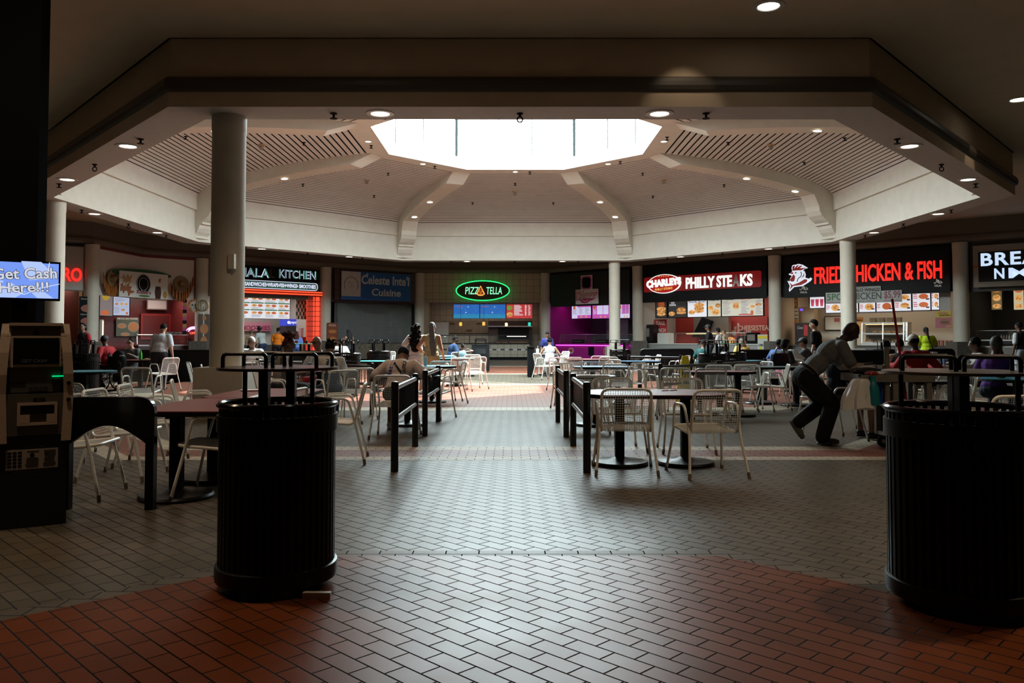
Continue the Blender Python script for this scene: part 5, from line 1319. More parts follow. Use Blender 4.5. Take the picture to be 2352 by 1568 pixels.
for cx_, cy_ in ((1848, 666), (2156, 651)):
    m = MB()
    def hp(a, b): x, z = lo(cx_ + a, cy_ + b); return V((x, -.085, z))
    for st in ([(10, -1), (5, -4), (9, 0), (12, 1), (6, 3), (0, 2)], [(2, 2), (0, -3), (-1, -7), (-2, 1)], [(1, -6), (4, 1)], [(-4, -9), (-5, 0), (-8, 4), (-11, 2), (-11, 0)]):
        m.tube([hp(a * .85, b * .85 - 3) for a, b in st], .012, 5)
    x, z = lo(cx_, cy_ + 5); m.text('HALAL', x, z, lo(cx_ + 8, cy_)[0] - lo(cx_ - 8, cy_)[0], .09, -.082, .004, .01); m.build('halal_mark', HAL, t)
t, w, h, lo, p = board(WF, 1940, 658, 2023.5, 671, .36, 'wings_banner', 'small grey banner reading buffalo wings', 'banner', mat('banner_grey', (.40, .39, .36), .6), .02)
m = MB(); m.text('BUFFALO WINGS!', 0, h * .42, w * .94, h * .55, -.022, .004, .02); m.build('lettering', BLACKM, p); m = MB(); m.text('NOW SERVING', 0, h * .85, w * .3, h * .12, -.022, .003, .01); m.build('small_lettering', BLACKM, p)
t, w, h, lo, p = board(WF, 1897, 669, 2072, 695.5, .36, 'price_banner', 'long grey banner advertising five piece chicken for 5.99', 'banner', MATS['banner_grey'], .02)
def btx(s, px0, px1, mt, nm, hs=.6, zz=.6, bold=.02):
    a, b = lo(px0, 682)[0], lo(px1, 682)[0]; m = MB(); m.text(s, (a + b) / 2, h * zz, b - a, h * hs, -.022, .004, bold); m.build(nm, mt, p)
btx('5PC', 1900, 1935, mat('banner_green', (.05, .16, .06), .6), 'green_lettering'); btx('CHICKEN', 1945, 2025, mat('banner_dark', (.06, .07, .07), .6), 'dark_lettering'); btx('$5.99', 2031, 2069, mat('banner_maroon', (.25, .05, .08), .6), 'price_lettering', .7)
btx('2 LEGS & THIGHS', 1962, 2010, MATS['banner_dark'], 'small_lettering', .13, .15, .0); m = MB(); m.bx(lo(2030, 690)[0], lo(2070, 690)[0], -.026, -.022, h * .12, h * .16); m.bx(lo(1899, 690)[0], lo(1940, 690)[0], -.026, -.022, h * .1, h * .14); m.build('underline', MATS['banner_maroon'], p)
g = 'lit menu screens of the fried chicken stall'
for i, (x0, y0, x1, y1, n, k) in enumerate(((1862, 675, 1895, 707, 'menu screen with red cups, leftmost at the fried chicken stall', 0), (1898.5, 680, 1933, 718, 'menu screen with chicken left of the column at the fried chicken stall', 1), (1937, 680, 1972, 717, 'menu screen hidden behind the column at the fried chicken stall', 1), (1975, 678, 2012, 716, 'menu screen with chicken just right of the column', 1), (2014.5, 676, 2052.5, 715, 'menu screen with chicken behind the broom handle', 1), (2055.5, 668, 2094, 713.5, 'two row menu screen right of the price banner', 2), (2097.5, 666, 2138, 712, 'two row fish menu screen at the fried chicken stall', 2), (2141, 665, 2158, 711, 'narrow menu screen at the right end of the fried chicken stall', 3))):
    t, w, h, lo, p = board(WF, x0, y0, x1, y1, -.6, 'menu_screen', n, 'screen', MW, .08, g, 'display', mat('screen_frame_brown', (.05, .012, .008), .4), .05)
    if k == 0:
        rects(p, 'red_header', INR, [(-w * .48, h * .78, w * .48, h * .9)], -.083); m = MB()
        for a in (-.32, 0, .32): m.plate([(w * (a - .09), h * .12), (w * (a + .09), h * .12), (w * (a + .12), h * .62), (w * (a - .12), h * .62)], -.088, -.083)
        m.build('cup_pictures', emis('cup_red', (.55, .05, .1), .8), p)
    else:
        rows = [.3] if k == 1 else [.27, .68]
        food(p, [(w * .12, h * q, w * .27, h * (.2 if k == 1 else .13), FO1 if i % 2 else FO3) for q in rows], -.083, seed=i + 20)
        for q in rows: lines(p, INR, -w * .46, -w * .2, h * (q - .12), h * (q + .16), 3, -.083, seed=i)
        for q in rows: rects(p, 'price_box', MBK, [(w * .26, h * (q - .17), w * .44, h * (q - .1))], -.086)
        if k == 2: rects(p, 'red_header', INR, [(-w * .48, h * .87, w * .48, h * .96)], -.083)
board(WF, 2159, 665, 2184, 713, -.3, 'tiled_infill', 'pale grey tiled panel at the right end of the fried chicken stall', 'wall panel', mat('panel_grey', (.4, .37, .33), .5), .05)
t, w, h, lo, p = board(WF, 2149, 714, 2185, 753, -.28, 'food_poster', 'yellow and pink chicken sandwich poster', 'poster', mat('poster_pink2', (.45, .12, .14), .5), .04)
rects(p, 'yellow_field', mat('poster_yellow', (.6, .42, .05), .5), [(-w / 2, h * .62, w / 2, h)], -.042, .003)
m = MB(); m.text('Chicken', 0, h * .88, w * .65, h * .15, -.046, .003, .01, shear=.3); m.build('red_lettering', mat('script_red', (.35, .03, .02), .5), p); m = MB(); m.text('SANDWICH', w * .1, h * .74, w * .7, h * .1, -.046, .003, .02); m.build('lettering', BLACKM, p)
m = MB(); m.oval(w * .1, h * .42, w * .26, h * .1, -.05, -.042); m.oval(w * .1, h * .25, w * .27, h * .07, -.05, -.042); m.build('burger_picture', mat('bun_brown', (.3, .12, .04), .5), p)
m = MB(); m.oval(w * .1, h * .33, w * .3, h * .05, -.054, -.05); m.build('burger_filling', mat('filling_dark', (.12, .04, .02), .5), p); m = MB(); m.text('$6.99', w * .36, h * .09, w * .3, h * .12, -.046, .003, .01); m.build('price', mat('price_yellow', (.7, .55, .1), .5), p)
t, w, h, lo, p = board(WF, 1817, 678, 1834, 748, -1.6, 'food_poster', 'tall narrow orange and white wings price poster', 'poster', mat('poster_peach', (.55, .44, .32), .6), .04)
rects(p, 'orange_fields', mat('poster_orange', (.45, .16, .03), .5), [(-w / 2, h * .62, w / 2, h), (-w / 2, h * .02, w / 2, h * .2)], -.042); rects(p, 'dark_bars', BLACKM, [(-w / 2, h * k, w / 2, h * k + .03) for k in (.22, .34, .46, .58)], -.043)
m = MB(); m.text('BUFFALO', 0, h * .82, w * .9, h * .08, -.046, .003, .02); m.text('WINGS', 0, h * .7, w * .7, h * .08, -.046, .003, .02); m.build('lettering', mat('poster_ink_pale', (.7, .55, .4), .5), p)
t, w, h, lo, p = board(WF, 1896, 727, 1934, 757, -3.3, 'whiteboard', 'white notice board on the back wall of the fried chicken stall', 'notice board', mat('board_white', (.6, .54, .44), .5), .04, None, 'panel', BLACKM, .03)
rects(p, 'pinned_flag', mat('flag_red', (.4, .1, .1), .6), [(w * .05, h * .6, w * .38, h * .9)], -.043)
t, w, h, lo, p = board(WF, 1844, 706, 1879, 742, -2.5, 'upper_cabinet', 'pale wooden cabinet on the wall of the fried chicken stall', 'cabinet', mat('cabinet_wood', (.36, .25, .15), .6), .5, part='body')
m = MB(); m.bx(-w * .46, w * .46, -.52, -.5, h * .03, h * .97); m.build('door', mat('cabinet_wood2', (.40, .28, .17), .6), t); m = MB(); m.bx(-w * .4, -w * .2, -.53, -.52, h * .78, h * .92); m.build('violet_label', emis('violet_led', (.2, .1, 1), 1), t)
t, w, h, lo, p = board(WF, 1838, 742, 1868, 806, -1.3, 'soda_fountain', 'black and red soda fountain at the left end of the fried chicken counter', 'drink machine', mat('fountain_black', (.02, .006, .006), .3), .6, part='body')
rects(t, 'red_field', mat('soda_red', (.45, .01, .012), .4), [(w * .18, h * .55, w * .48, h * .93)], -.605); m = MB(); m.text('Coca', -w * .1, h * .84, w * .4, h * .1, -.605, .004, .01, shear=.3); m.build('script', mat('script_white', (.6, .55, .5), .5), t)
u0, u1 = .35, WF.len - .4
t, w, d = counter(WF, u0, u1, -1.3, -.4, .98, 'long dark stone counter of the fried chicken stall', mat('counter_stone', (.10, .09, .08), .4, noise=.4, nscale=20), mat('counter_granite', (.07, .06, .05), .3, noise=.5, nscale=30))
# heated display
u0, u1, z0, z1 = WF.rect(1982, 740, 2088, 796, -.8)
t = thing('heated_food_display', 'two tier stainless heated food display on the fried chicken counter', 'food display', WF.pt((u0 + u1) / 2, -.85, .98), WF.rz)
w = (u1 - u0) / 2; H_ = z1 - .98
m = MB()
for a, b in ((0, .16), (.46, .54), (.94, 1.0)): m.bx(-w, w, -.28 + .1 * a, .35, H_ * a, H_ * b)
for x in (-w + .03, w - .16, w - .03, -.05): m.tube([(x, -.27, .1), (x, -.2, H_ * .97)], .03, 4)
m.bx(w - .16, w, -.2, .3, .1, H_ * .97); m.build('steel_frame', mat('display_steel', (.62, .6, .56), .25, .8), t)
m = MB(); m.bx(-w, w - .02, .3, .35, .02, H_ * .98); m.build('back_panel', mat('display_back', (.12, .085, .055), .6), t)
m = MB(); m.quad((-w, -.26, .14 * H_), (w - .16, -.26, .14 * H_), (w - .16, -.2, .95 * H_), (-w, -.2, .95 * H_)); m.build('display_glass', glass('case_glass', (.9, .9, .88), .03, .0), t)
m = MB(); r_ = random.Random(3)
for k in range(26): m.ell((r_.uniform(-w * .9, w * .7), r_.uniform(-.1, .2), H_ * (.2 if k % 2 else .58)), (.1, .08, .06), None, 7, 5)
m.build('fried_food', mat('fried_gold', (.5, .24, .08), .6), t)
m = MB()
for zz in (.25, .4, .65, .85): m.lathe([(.03, 0), (.03, .03), (0, .03)], 12, M=Matrix.Translation((w - .08, -.22, H_ * zz)) @ Matrix.Rotation(PI / 2, 4, 'X'))
m.build('dials', STEEL, t)
m = MB(); m.bx(-w * .9, w * .7, .0, .06, H_ * .9, H_ * .93); m.build('heat_lamp', emis('heat_lamp', (1, .7, .35), 1.8), t)
for k in range(4):
    tb = thing('stacked_boxes', ['first', 'second', 'third', 'fourth'][k] + ' stack of brown paper boxes on top of the heated display', 'box', WF.pt((u0 + u1) / 2 - .5 * w + k * .36 * w, -.75, z1 + .01), WF.rz, 'paper boxes on the heated display')
    m = MB()
    for j in range(4): m.bx(-.13 * w, .13 * w, -.12, .12, j * .05, j * .05 + .044)
    m.build('boxes', mat('paper_brown', (.25, .15, .07), .7), tb)
t, w, h, lo, p = board(WF, 1968, 728, 1983, 758, -1.6, 'food_poster', 'orange sandwich poster just right of the column', 'poster', mat('poster_orange2', (.5, .22, .05), .5), .04); m = MB(); m.text('RICH', 0, h * .75, w * .8, h * .14, -.045, .003, .02); m.build('lettering', BLACKM, p); m = MB(); m.text('$6', 0, h * .12, w * .6, h * .18, -.045, .003, .02); m.build('price', MATS['price_yellow'], p)
u, z = WF.hit(2164, 800, -.3); t = thing('cup_row', 'row of red patterned cups at the right end of the fried chicken counter', 'cups', WF.pt(u, -.7, .98), WF.rz)
for k in range(4): m = MB(); m.lathe([(0, 0), (.05, 0), (.065, .22), (0, .22)], 12, ((k - 1.5) * .16, 0, 0)); m.build('cup', mat('cup_red_white', (.4, .12, .1), .5, noise=.5, nscale=30), t)

# ------------------------------------------------------------ breakfast stall
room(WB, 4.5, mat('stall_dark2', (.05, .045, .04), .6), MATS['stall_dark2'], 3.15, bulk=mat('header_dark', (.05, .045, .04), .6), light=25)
u0, z0 = WB.hit(2237, 660, .25); zt = WB.hit(2237, 565, .25)[1]
wd = 5.0
t = thing('stall_sign', 'black breakfast sign with pale blue letters in a grey surround', 'sign', WB.pt(u0 + wd / 2, .25, z0), WB.rz); h = zt - z0
m = MB(); m.bx(-wd / 2, wd / 2, -.06, 0, 0, h); m.build('surround', mat('surround_grey', (.30, .26, .21), .6), t)
bx0 = WB.hit(2247.5, 612, .31)[0] - u0 - wd / 2
m = MB(); m.bx(bx0, -bx0, -.09, -.06, h * .125, h * .84); m.build('board', MATS['sign_black'], t)
m = MB(); m.bx(-wd / 2 + .0, bx0 - .0, -.064, -.06, h * .47, h * .53); m.build('orange_mark', mat('mark_orange', (.4, .12, .03), .6), t)
LB = emis('letter_pale_blue', (.62, .78, 1.0), .95)
xB = WB.hit(2253, 596, .34)[0] - u0 - wd / 2; xN = WB.hit(2284, 628, .34)[0] - u0 - wd / 2
hB = WB.hit(2265, 581, .34)[1] - WB.hit(2265, 611, .34)[1]; zB_ = WB.hit(2265, 596, .34)[1] - z0; zN = WB.hit(2295, 628, .34)[1] - z0; hN = hB * .8
m = MB(); m.text('BREAKFAST', 0, zB_, -2 * xB, hB, -.09, .04, .025, sp=1.12); xM = WB.hit(2317, 628, .34)[0] - u0 - wd / 2; wN = WB.hit(2307, 628, .34)[0] - WB.hit(2284, 628, .34)[0]; m.text('N', xN + wN / 2, zN, wN, hN, -.09, .04, .02); m.text('MORE', (xM - xN) / 2, zN, -xN - xM, hN, -.09, .04, .02, sp=1.15); m.build('letters', LB, t)
g = 'menu boards of the breakfast stall'
for i, (x0, x1, n) in enumerate(((2278, 2302, 'dim menu board with pancakes under the breakfast sign'), (2329, 2352, 'lit menu board with waffles under the breakfast sign at the right edge'))):
    t, w, h, lo, p = board(WB, x0, 657, x1, 711, -.8, 'menu_board', n, 'menu', emis(f'breakfast_menu_{i}', (.35, .22, .08) if i == 0 else (.6, .5, .3), .35 if i == 0 else .8), .06, g, 'panel', BLACKM, .03)
    food(p, [(0, h * .5, w * .38, h * .14, FO1), (0, h * .82, w * .4, h * .1, FO3 if i else FO2), (0, h * .15, w * .4, h * .1, FO1)], -.062, seed=40 + i)
t, w, d = counter(WB, .35, WB.len - .3, -1.3, -.4, .98, 'grey quilted counter of the breakfast stall', mat('quilted_steel', (.2, .19, .17), .35, .6), STEEL)
glassguard(t, w, 1.0, 1.6, -.15, 4, .0)
m = MB(); m.bx(-w, w, -.3, .2, 1.18, 1.24); m.build('glass_shelf', STEEL, t)
for k in range(6):
    u, z = WB.hit(2300 + k * 6, 760, -.8); bt = thing('sauce_bottle', ['first', 'second', 'third', 'fourth', 'fifth', 'sixth'][k] + ' small bottle on the breakfast counter shelf, from the left', 'bottle', WB.pt(u, -.8, 1.24), 0, 'bottles on the breakfast counter shelf')
    m = MB(); m.lathe([(0, 0), (.035, 0), (.035, .12), (.015, .16), (.015, .2), (0, .2)], 10); m.build('body', mat(f'sauce_{k % 3}', [(.4, .38, .3), (.35, .1, .06), (.2, .2, .18)][k % 3], .3), bt)

# ------------------------------------------------------------ shuttered stall
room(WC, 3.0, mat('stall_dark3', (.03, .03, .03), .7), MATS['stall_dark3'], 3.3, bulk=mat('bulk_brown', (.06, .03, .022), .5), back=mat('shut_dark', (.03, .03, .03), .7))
t, w, h, lo, p = board(WC, 768, 624, 952, 692, .2, 'tile_fascia', 'dark red tiled fascia behind the blue banner', 'sign', brick('brown_fascia_tile', (.10, .035, .025), (.08, .03, .02), (.03, .02, .015), .45, .3, .01, 0, axis='XZ', off=0, rough=.3), .04)
t, w, h, lo, p = board(WC, 783, 626, 943.5, 690, .3, 'banner', 'blue cloth banner with white lettering over the shuttered stall', 'banner', mat('banner_blue', (.015, .11, .36), .6, noise=.05), .02, part='cloth')
q0, q1 = lo(784, 657)[0], lo(828, 657)[0]
m = MB(); m.bx(q0, q1, -.025, -.02, h * .12, h * .99); sq = m.build('white_square', mat('banner_white', (.62, .60, .58), .6), p)
m = MB(); cx_, cz_ = (q0 + q1) / 2, h * .52; rr = (q1 - q0) * .36
for k in range(24):
    a = PI * 1.15 - k / 23 * PI * 1.3; m.box((cx_ + rr * cos(a), -.027, cz_ + rr * sin(a)), (.05, .004, .07))
m.tube([V((cx_ + a * rr, -.028, cz_ + b * rr)) for a, b in ((-.5, .1), (-.1, .4), (.3, .3), (-.1, 0), (.4, -.1), (-.2, -.3))], .012, 5); m.build('round_emblem', mat('emblem_grey', (.2, .2, .2), .6), sq)
m = MB(); xe, ze = lo(842.5, 632); m.plate([(xe - .09, ze - .03), (xe - .02, ze - .05), (xe + .10, ze + .10), (xe + .01, ze + .12)], -.03, -.024); m.text("Celeste Inte'l", lo(886, 645)[0], lo(886, 644)[1], lo(941, 640)[0] - lo(831, 640)[0], h * .34, -.024, .006, .028, shear=.08); m.text('Cuisine', lo(887, 672)[0], lo(887, 672)[1], lo(921, 672)[0] - lo(854, 672)[0], h * .27, -.024, .006, .028, shear=.08); m.build('lettering', mat('banner_letter', (.6, .62, .66), .6), p)
u0, u1 = WC.hit(768, 750, -.3)[0], WC.hit(944, 750, -.3)[0]; zt = WC.hit(856, 694, -.3)[1]
t = thing('roller_grille', 'closed grey roller grille of the shuttered stall', 'shutter', WC.pt((u0 + u1) / 2, -.3, 0), WC.rz); w = (u1 - u0) / 2
m = MB()
for k in range(44): m.bx(-w, w, -.012, .012, 1.0 + (zt - 1.0) * k / 44, 1.0 + (zt - 1.0) * k / 44 + .035)
m.build('slats', mat('grille_grey', (.13, .13, .125), .45), t)
m = MB()
for k in range(30): m.bx(-w + 2 * w * k / 30 - .01, -w + 2 * w * k / 30 + .01, -.016, .016, 1.0, zt)
m.build('links', mat('grille_link', (.10, .10, .10), .45), t)
t = thing('plastic_sheet', 'hazy plastic sheet hung in front of the roller grille', 'sheet', WC.pt((u0 + u1) / 2, -.12, 1.05), WC.rz)
m = MB(); vs = []; fs = []; NX, NZ = 40, 16; hs = zt - 1.05
for j in range(NZ + 1):
    for i in range(NX + 1):
        s = i / NX * 2 - 1; v = j / NZ; top = hs * (1 - .30 * (1 - abs(s) ** 1.6) * 1.0)
        vs.append((s * w * .96, .03 * sin(9 * s + 4 * v) + .02 * sin(23 * s), v * top))
for j in range(NZ):
    for i in range(NX): a = j * (NX + 1) + i; fs.append((a, a + 1, a + NX + 2, a + NX + 1))
m.add(vs, fs, None, True); m.build('sheet', glass('plastic_film', (.8, .83, .82), .03, .10), t, fix=False)
t, w, d = counter(WC, u0 - .2, u1 + .2, -.1, .1, 1.05, 'low speckled stone wall under the roller grille', mat('speckled_stone', (.14, .115, .085), .5, noise=.7, nscale=14), mat('stone_cap', (.08, .075, .07), .4))
t, w, h, lo, p = board(WC, 751, 741, 774, 800, .55, 'special_poster', 'orange specials poster standing left of the shuttered stall', 'poster', mat('poster_rust', (.22, .05, .02), .5), .05)
m = MB(); m.text('SPECIAL', 0, h * .9, w * .75, h * .08, -.053, .004, .02); m.build('lettering', mat('poster_pale', (.5, .42, .38), .5), p)
m = MB(); m.oval(0, h * .66, w * .4, h * .07, -.056, -.05); m.oval(0, h * .35, w * .42, h * .1, -.056, -.05); m.build('food_picture', mat('poster_food', (.45, .17, .04), .5), p)
m = MB(); m.bx(-.02, .02, -.03, .0, -t.location.z, 0); m.bx(-.25, .25, -.2, .2, -t.location.z, -t.location.z + .03); m.build('stand', BLACKM, t)

# ------------------------------------------------------------ halal stall
room(WH, 4.6, mat('stall_wall_pale', (.42, .38, .33), .6), CRW, 3.35, bulk=mat('header_taupe', (.16, .13, .10), .6), light=140, lc=(1, .92, .85), back=mat('stall_back_pale', (.36, .33, .3), .6))
t, w, h, lo, p = board(WH, 500, 612, 732, 645, .26, 'stall_sign', 'black halal kitchen sign with outlined lit letters', 'sign', MATS['sign_black'], .08, part='board')
LGREEN = emis('letter_green', (.02, .16, .09), .9); LVIO = emis('letter_outline', (.72, .68, 1.0), 1.3)
def ltx(s, a, b, mt, ol=0, par=None, nm='letters'):
    xa, xb = lo(a, 628)[0], lo(b, 628)[0]; zz = lo((a + b) / 2, 614 + 12.5 + (a + b - 1180) / 2 * .045)[1]; m = MB(); m.text(s, (xa + xb) / 2, zz, xb - xa, h * .62, -.085, .03, -.01, outline=ol * .6); return m.build(nm, mt, t)
for nm, ol in (('letters', 0), ('letter_outlines', .05)):
    for s, a, b in (('HALA', 546, 617), ('KITCHEN', 639, 724)):
        ltx(s, a, b, LVIO if ol else LGREEN, ol, nm=nm)
ltx('L', 618, 629, mat('letter_unlit', (.05, .045, .05), .5), .05, nm='unlit_letter')
t, w, h, lo, p = board(WH, 500, 644.5, 728, 663, .26, 'stall_strip_sign', 'rounded green strip sign listing subs, wraps, fish and wings', 'sign', emis('strip_green', (.02, .10, .05), .6), .05, part='board')
xa, xb = lo(541, 655)[0], lo(724, 655)[0]
m = MB(); m.text('SUBS•SANDWICHES•WRAPS•FISH•WINGS• SMOOTHIES', (xa + xb) / 2, h * .5, xb - xa, h * .5, -.055, .01, .03); m.build('lettering', emis('strip_white', (.72, .72, .95), 1.0), p)
m = MB(); q = rpoly([(-w * .5, 0, h * .04), (w * .5, 0, h * .04), (w * .5, 0, h * .96), (-w * .5, 0, h * .96)], [.01, h * .48, h * .48, .01], 8, True); m.tube([(a.x, -.06, a.z) for a in q], .02, 5, True); m.build('outline', MATS['strip_white'], p)
t, w, h, lo, p = board(WH, 500, 664, 739, 677, .3, 'neon_strip', 'double red neon strip below the halal signs', 'neon light', mat('neon_back', (.12, .01, .005), .5), .03, part='backing')
for k in (.32, .76): m = MB(); m.bx(-w / 2, w / 2, -.06, -.03, h * k - .035, h * k + .035); m.build('tube', emis('neon_red', (1, .06, .02), 2.0), t)
t, w, h, lo, p = board(WH, 530, 681, 664, 731, -.9, 'menu_board', 'wide lit menu board of the halal stall', 'menu', MW, .06, None, 'panel', MATS['stall_back_pale'], .03)
for ci, (x0, x1) in enumerate(((530, 573), (574, 605), (606, 636), (637, 664))):
    a, b = lo(x0, 700)[0], lo(x1, 700)[0]; ww = b - a
    rects(p, 'green_bars', ING, [(a, h * k, b - .02, h * k + .06) for k in (.36, .68, .95)], -.063)
    for k in (.05, .38, .70):
        lines(p, INK, a + ww * .08, a + ww * .85, h * k, h * (k + .14), 4, -.063, seed=ci * 5 + int(k * 10))
        food(p, [(a + ww * .28, h * (k + .21), ww * .2, h * .06, FO1), (a + ww * .72, h * (k + .21), ww * .18, h * .06, FO3)], -.066, seed=ci * 7 + int(k * 10))
t, w, h, lo, p = board(WH, 679, 682, 702.5, 733, -.7, 'checkered_panel', 'green and white checkered wall panel of the halal stall', 'wall panel', mat('check_white', (.55, .52, .46), .4), .04)
rects(p, 'green_checks', mat('check_green', (.015, .07, .035), .4), [(-w / 2 + i * w / 6, j * h / 6, -w / 2 + (i + 1) * w / 6, (j + 1) * h / 6) for i in range(6) for j in range(6) if (i + j) % 2], -.042)
t, w, h, lo, p = board(WH, 703, 681, 731.5, 806, -.1, 'glass_block_pillar', 'red lit glass block pillar at the right of the halal stall', 'pillar', emis('block_red', (.85, .06, .02), .6), .1, part='core')
m = MB()
for j in range(11):
    for i in range(2): m.bx(-w / 2 + i * w / 2 + .02, -w / 2 + (i + 1) * w / 2 - .02, -.16, -.1, j * h / 11 + .02, (j + 1) * h / 11 - .02)
m.build('glass_blocks', mat('block_glass', (.62, .1, .08), .15, alpha=.45, emit=.12, ecol=(1, .1, .05)), t)
m = MB(); m.bx(w * .14, w * .42, -.19, -.16, .02, h - .02); m.bx(-w * .06, w * .02, -.19, -.16, .02, h - .02); m.build('red_tubes', emis('tube_red', (1, .07, .03), 1.3), t)
m = MB()
for j in range(12): m.bx(-w / 2, w / 2, -.2, -.1, j * h / 11 - .015, j * h / 11 + .015)
m.build('joints', mat('joint_brown', (.12, .04, .03), .6), t)
t, w, h, lo, p = board(WH, 545, 739, 622, 760, -4.4, 'smoothie_poster', 'pink smoothies poster on the back wall of the halal stall', 'poster', mat('poster_rose', (.45, .2, .25), .5), .04)
m = MB(); m.text('SMOOTHIES', 0, h * .35, w * .95, h * .5, -.043, .006, .02); m.build('lettering', mat('poster_wine', (.25, .01, .06), .5), p)
u0, u1, z0, z1 = WH.rect(645, 733, 673, 800, -3.2)
t = thing('drinks_fridge', 'glass door drinks fridge with a lit blue top', 'fridge', WH.pt((u0 + u1) / 2, -3.0, 0), WH.rz); w = (u1 - u0) / 2
m = MB(); m.bx(-w, w, -.35, .35, 0, z1 - .38); m.build('body', mat('fridge_black', (.03, .03, .04), .4), t)
m = MB(); m.bx(-w, w, -.36, .35, z1 - .38, z1); hd = m.build('lit_header', emis('pepsi_blue', (.03, .05, .45), 1.0), t)
m = MB(); m.text('pepsi', w * .2, z1 - .2, w * 1.1, .2, -.365, .005, .02); m.oval(-w * .55, z1 - .19, .09, .09, -.37, -.36, 16); m.build('lettering', emis('pepsi_white', (.7, .72, .95), 1.0), hd)
r_ = random.Random(8)
for k in range(5):
    m = MB(); m.bx(-w * .9, w * .9, -.36, -.3, .3 + k * .28, .32 + k * .28)
    for j in range(7): m.lathe([(0, 0), (.035, 0), (.035, .16), (.015, .2), (0, .2)], 8, (-w * .8 + j * w * .27, -.36, .32 + k * .28))
    m.build('bottle_shelf', mat(f'shelf_bottles_{k % 3}', [(.25, .28, .3), (.18, .16, .15), (.2, .24, .2)][k % 3], .3), t)
t, w, d = counter(WH, .6, WH.hit(702, 800, -.5)[0], -1.3, -.5, 1.0, 'halal counter with a pale top', mat('counter_brown', (.06, .05, .045), .5), mat('counter_pale', (.42, .38, .33), .4))
u, z = WH.hit(548, 780, -.7); t = boxthing('juice_dispenser', 'yellow and red juice dispenser on the halal counter', 'drink machine', WH.pt(u + .1, -.8, 1.0), WH.rz, (.35, .35, .75), mat('juice_yellow', (.7, .4, .02), .3), None, lambda m: m.bx(-.15, .15, -.19, -.17, .02, .1))
boxthing('cup_stack_box', 'red box with stacked white cups at the right of the halal counter', 'box', WH.pt(WH.hit(690, 780, -.9)[0], -.9, 1.0), WH.rz, (.75, .4, .35), mat('box_red', (.3, .02, .02), .5))
for k in range(3):
    u, z = WH.hit(684 + k * 5, 760, -.9); t = thing('cup_stack', ['left', 'middle', 'right'][k] + ' stack of white cups above the red box', 'cups', WH.pt(u, -.9, 1.35), 0, 'stacks of white cups'); m = MB(); m.lathe([(0, 0), (.06, 0), (.075, .5), (0, .5)], 12); m.build('cups', mat('cup_white', (.6, .58, .6), .5), t)

# ------------------------------------------------------------ burrito stall (two angled walls)
REDTILE = brick('maroon_wall_tile', (.14, .012, .012), (.11, .01, .01), (.20, .06, .05), .26, .26, .006, 0, axis='XZ', off=0, rough=.3)
WHW = mat('stall_white_board', (.70, .66, .61), .6)
room(WR2, 3.2, mat('maroon_wall', (.12, .012, .012), .5), CRW, 3.15, u0=0, light=70, back=REDTILE, lc=(1, .85, .75), sides='r', b0=2.6)
room(WR1, 3.2, mat('maroon_wall', (.12, .012, .012), .5), CRW, 3.15, u1=WR1.len, light=18, back=REDTILE, lc=(1, .85, .75), sides='l', b1=.6)
for W, a, b in ((WR1, .3, WR1.len), (WR2, 0, WR2.len - .3)):
    zb_ = 3.1
    t = thing('stall_header', ['white header board of the burrito stall, left angled part', 'white header board of the burrito stall, right angled part'][W is WR2], 'sign', W.pt((a + b) / 2, 0, zb_), W.rz)
    w = (b - a) / 2; hh = ZB + .05 - zb_
    m = MB(); m.bx(-w, w, -.1, 0, 0, hh); m.build('board', WHW, t)
    m = MB(); m.bx(-w, w, -.13, -.1, hh - .16, hh - .05); m.bx(*((w - .1, w) if W is WR2 else (-w, -w + .1)), -.13, -.1, 0, hh); m.build('red_trim', mat('trim_red', (.16, .01, .015), .5), t)
WRB = Wall(V(WR1.pt(WR1.len * .28, .22).xy), V(WR2.pt(WR2.len * .72, .22).xy))
t, w, h, lo, p = board(WRB, 273, 626, 385, 684, .12, 'banner', 'white burrito stall banner with a black round logo', 'banner', mat('banner_offwhite', (.75, .72, .68), .6), .02, part='cloth')
m = MB(); m.oval(0, h * .96, w * .6, h * .17, .05, .12, 40); m.build('green_oval', mat('oval_green', (.01, .10, .03), .5), t)
cx_, cz_ = lo(329, 652); rr = h * .36
m = MB(); m.oval(cx_, cz_, rr, rr * 1.1, -.026, -.02, 32); lg = m.build('round_logo', BLACKM, p)
m = MB(); m.tube([(cx_ + rr * .93 * cos(a), -.028, cz_ + rr * 1.02 * sin(a)) for a in [2 * PI * k / 32 for k in range(32)]], .012, 4, True); m.tube([(cx_ + rr * .62 * cos(a), -.028, cz_ + rr * .7 * sin(a)) for a in [2 * PI * k / 32 for k in range(32)]], .01, 4, True); m.build('logo_rings', MATS['banner_offwhite'], lg)
m = MB(); m.text('Rubén’s', cx_, lo(329, 671)[1], rr * 2.1, h * .17, -.034, .008, .06); m.build('logo_text_outline', MATS['banner_offwhite'], lg)
m = MB(); m.text('Rubén’s', cx_, lo(329, 671)[1], rr * 1.95, h * .15, -.044, .008, .02); m.build('logo_text', mat('logo_maroon', (.25, .02, .05), .5), lg)
m = MB(); m.oval(cx_ + .05, lo(329, 681)[1] + .03, rr * .8, h * .04, -.03, -.02, 16); m.build('logo_leaf', mat('leaf_green', (.07, .17, .03), .5), lg)
food_m = [mat('print_fries', (.5, .30, .12), .6), mat('print_meat', (.36, .12, .05), .6)]
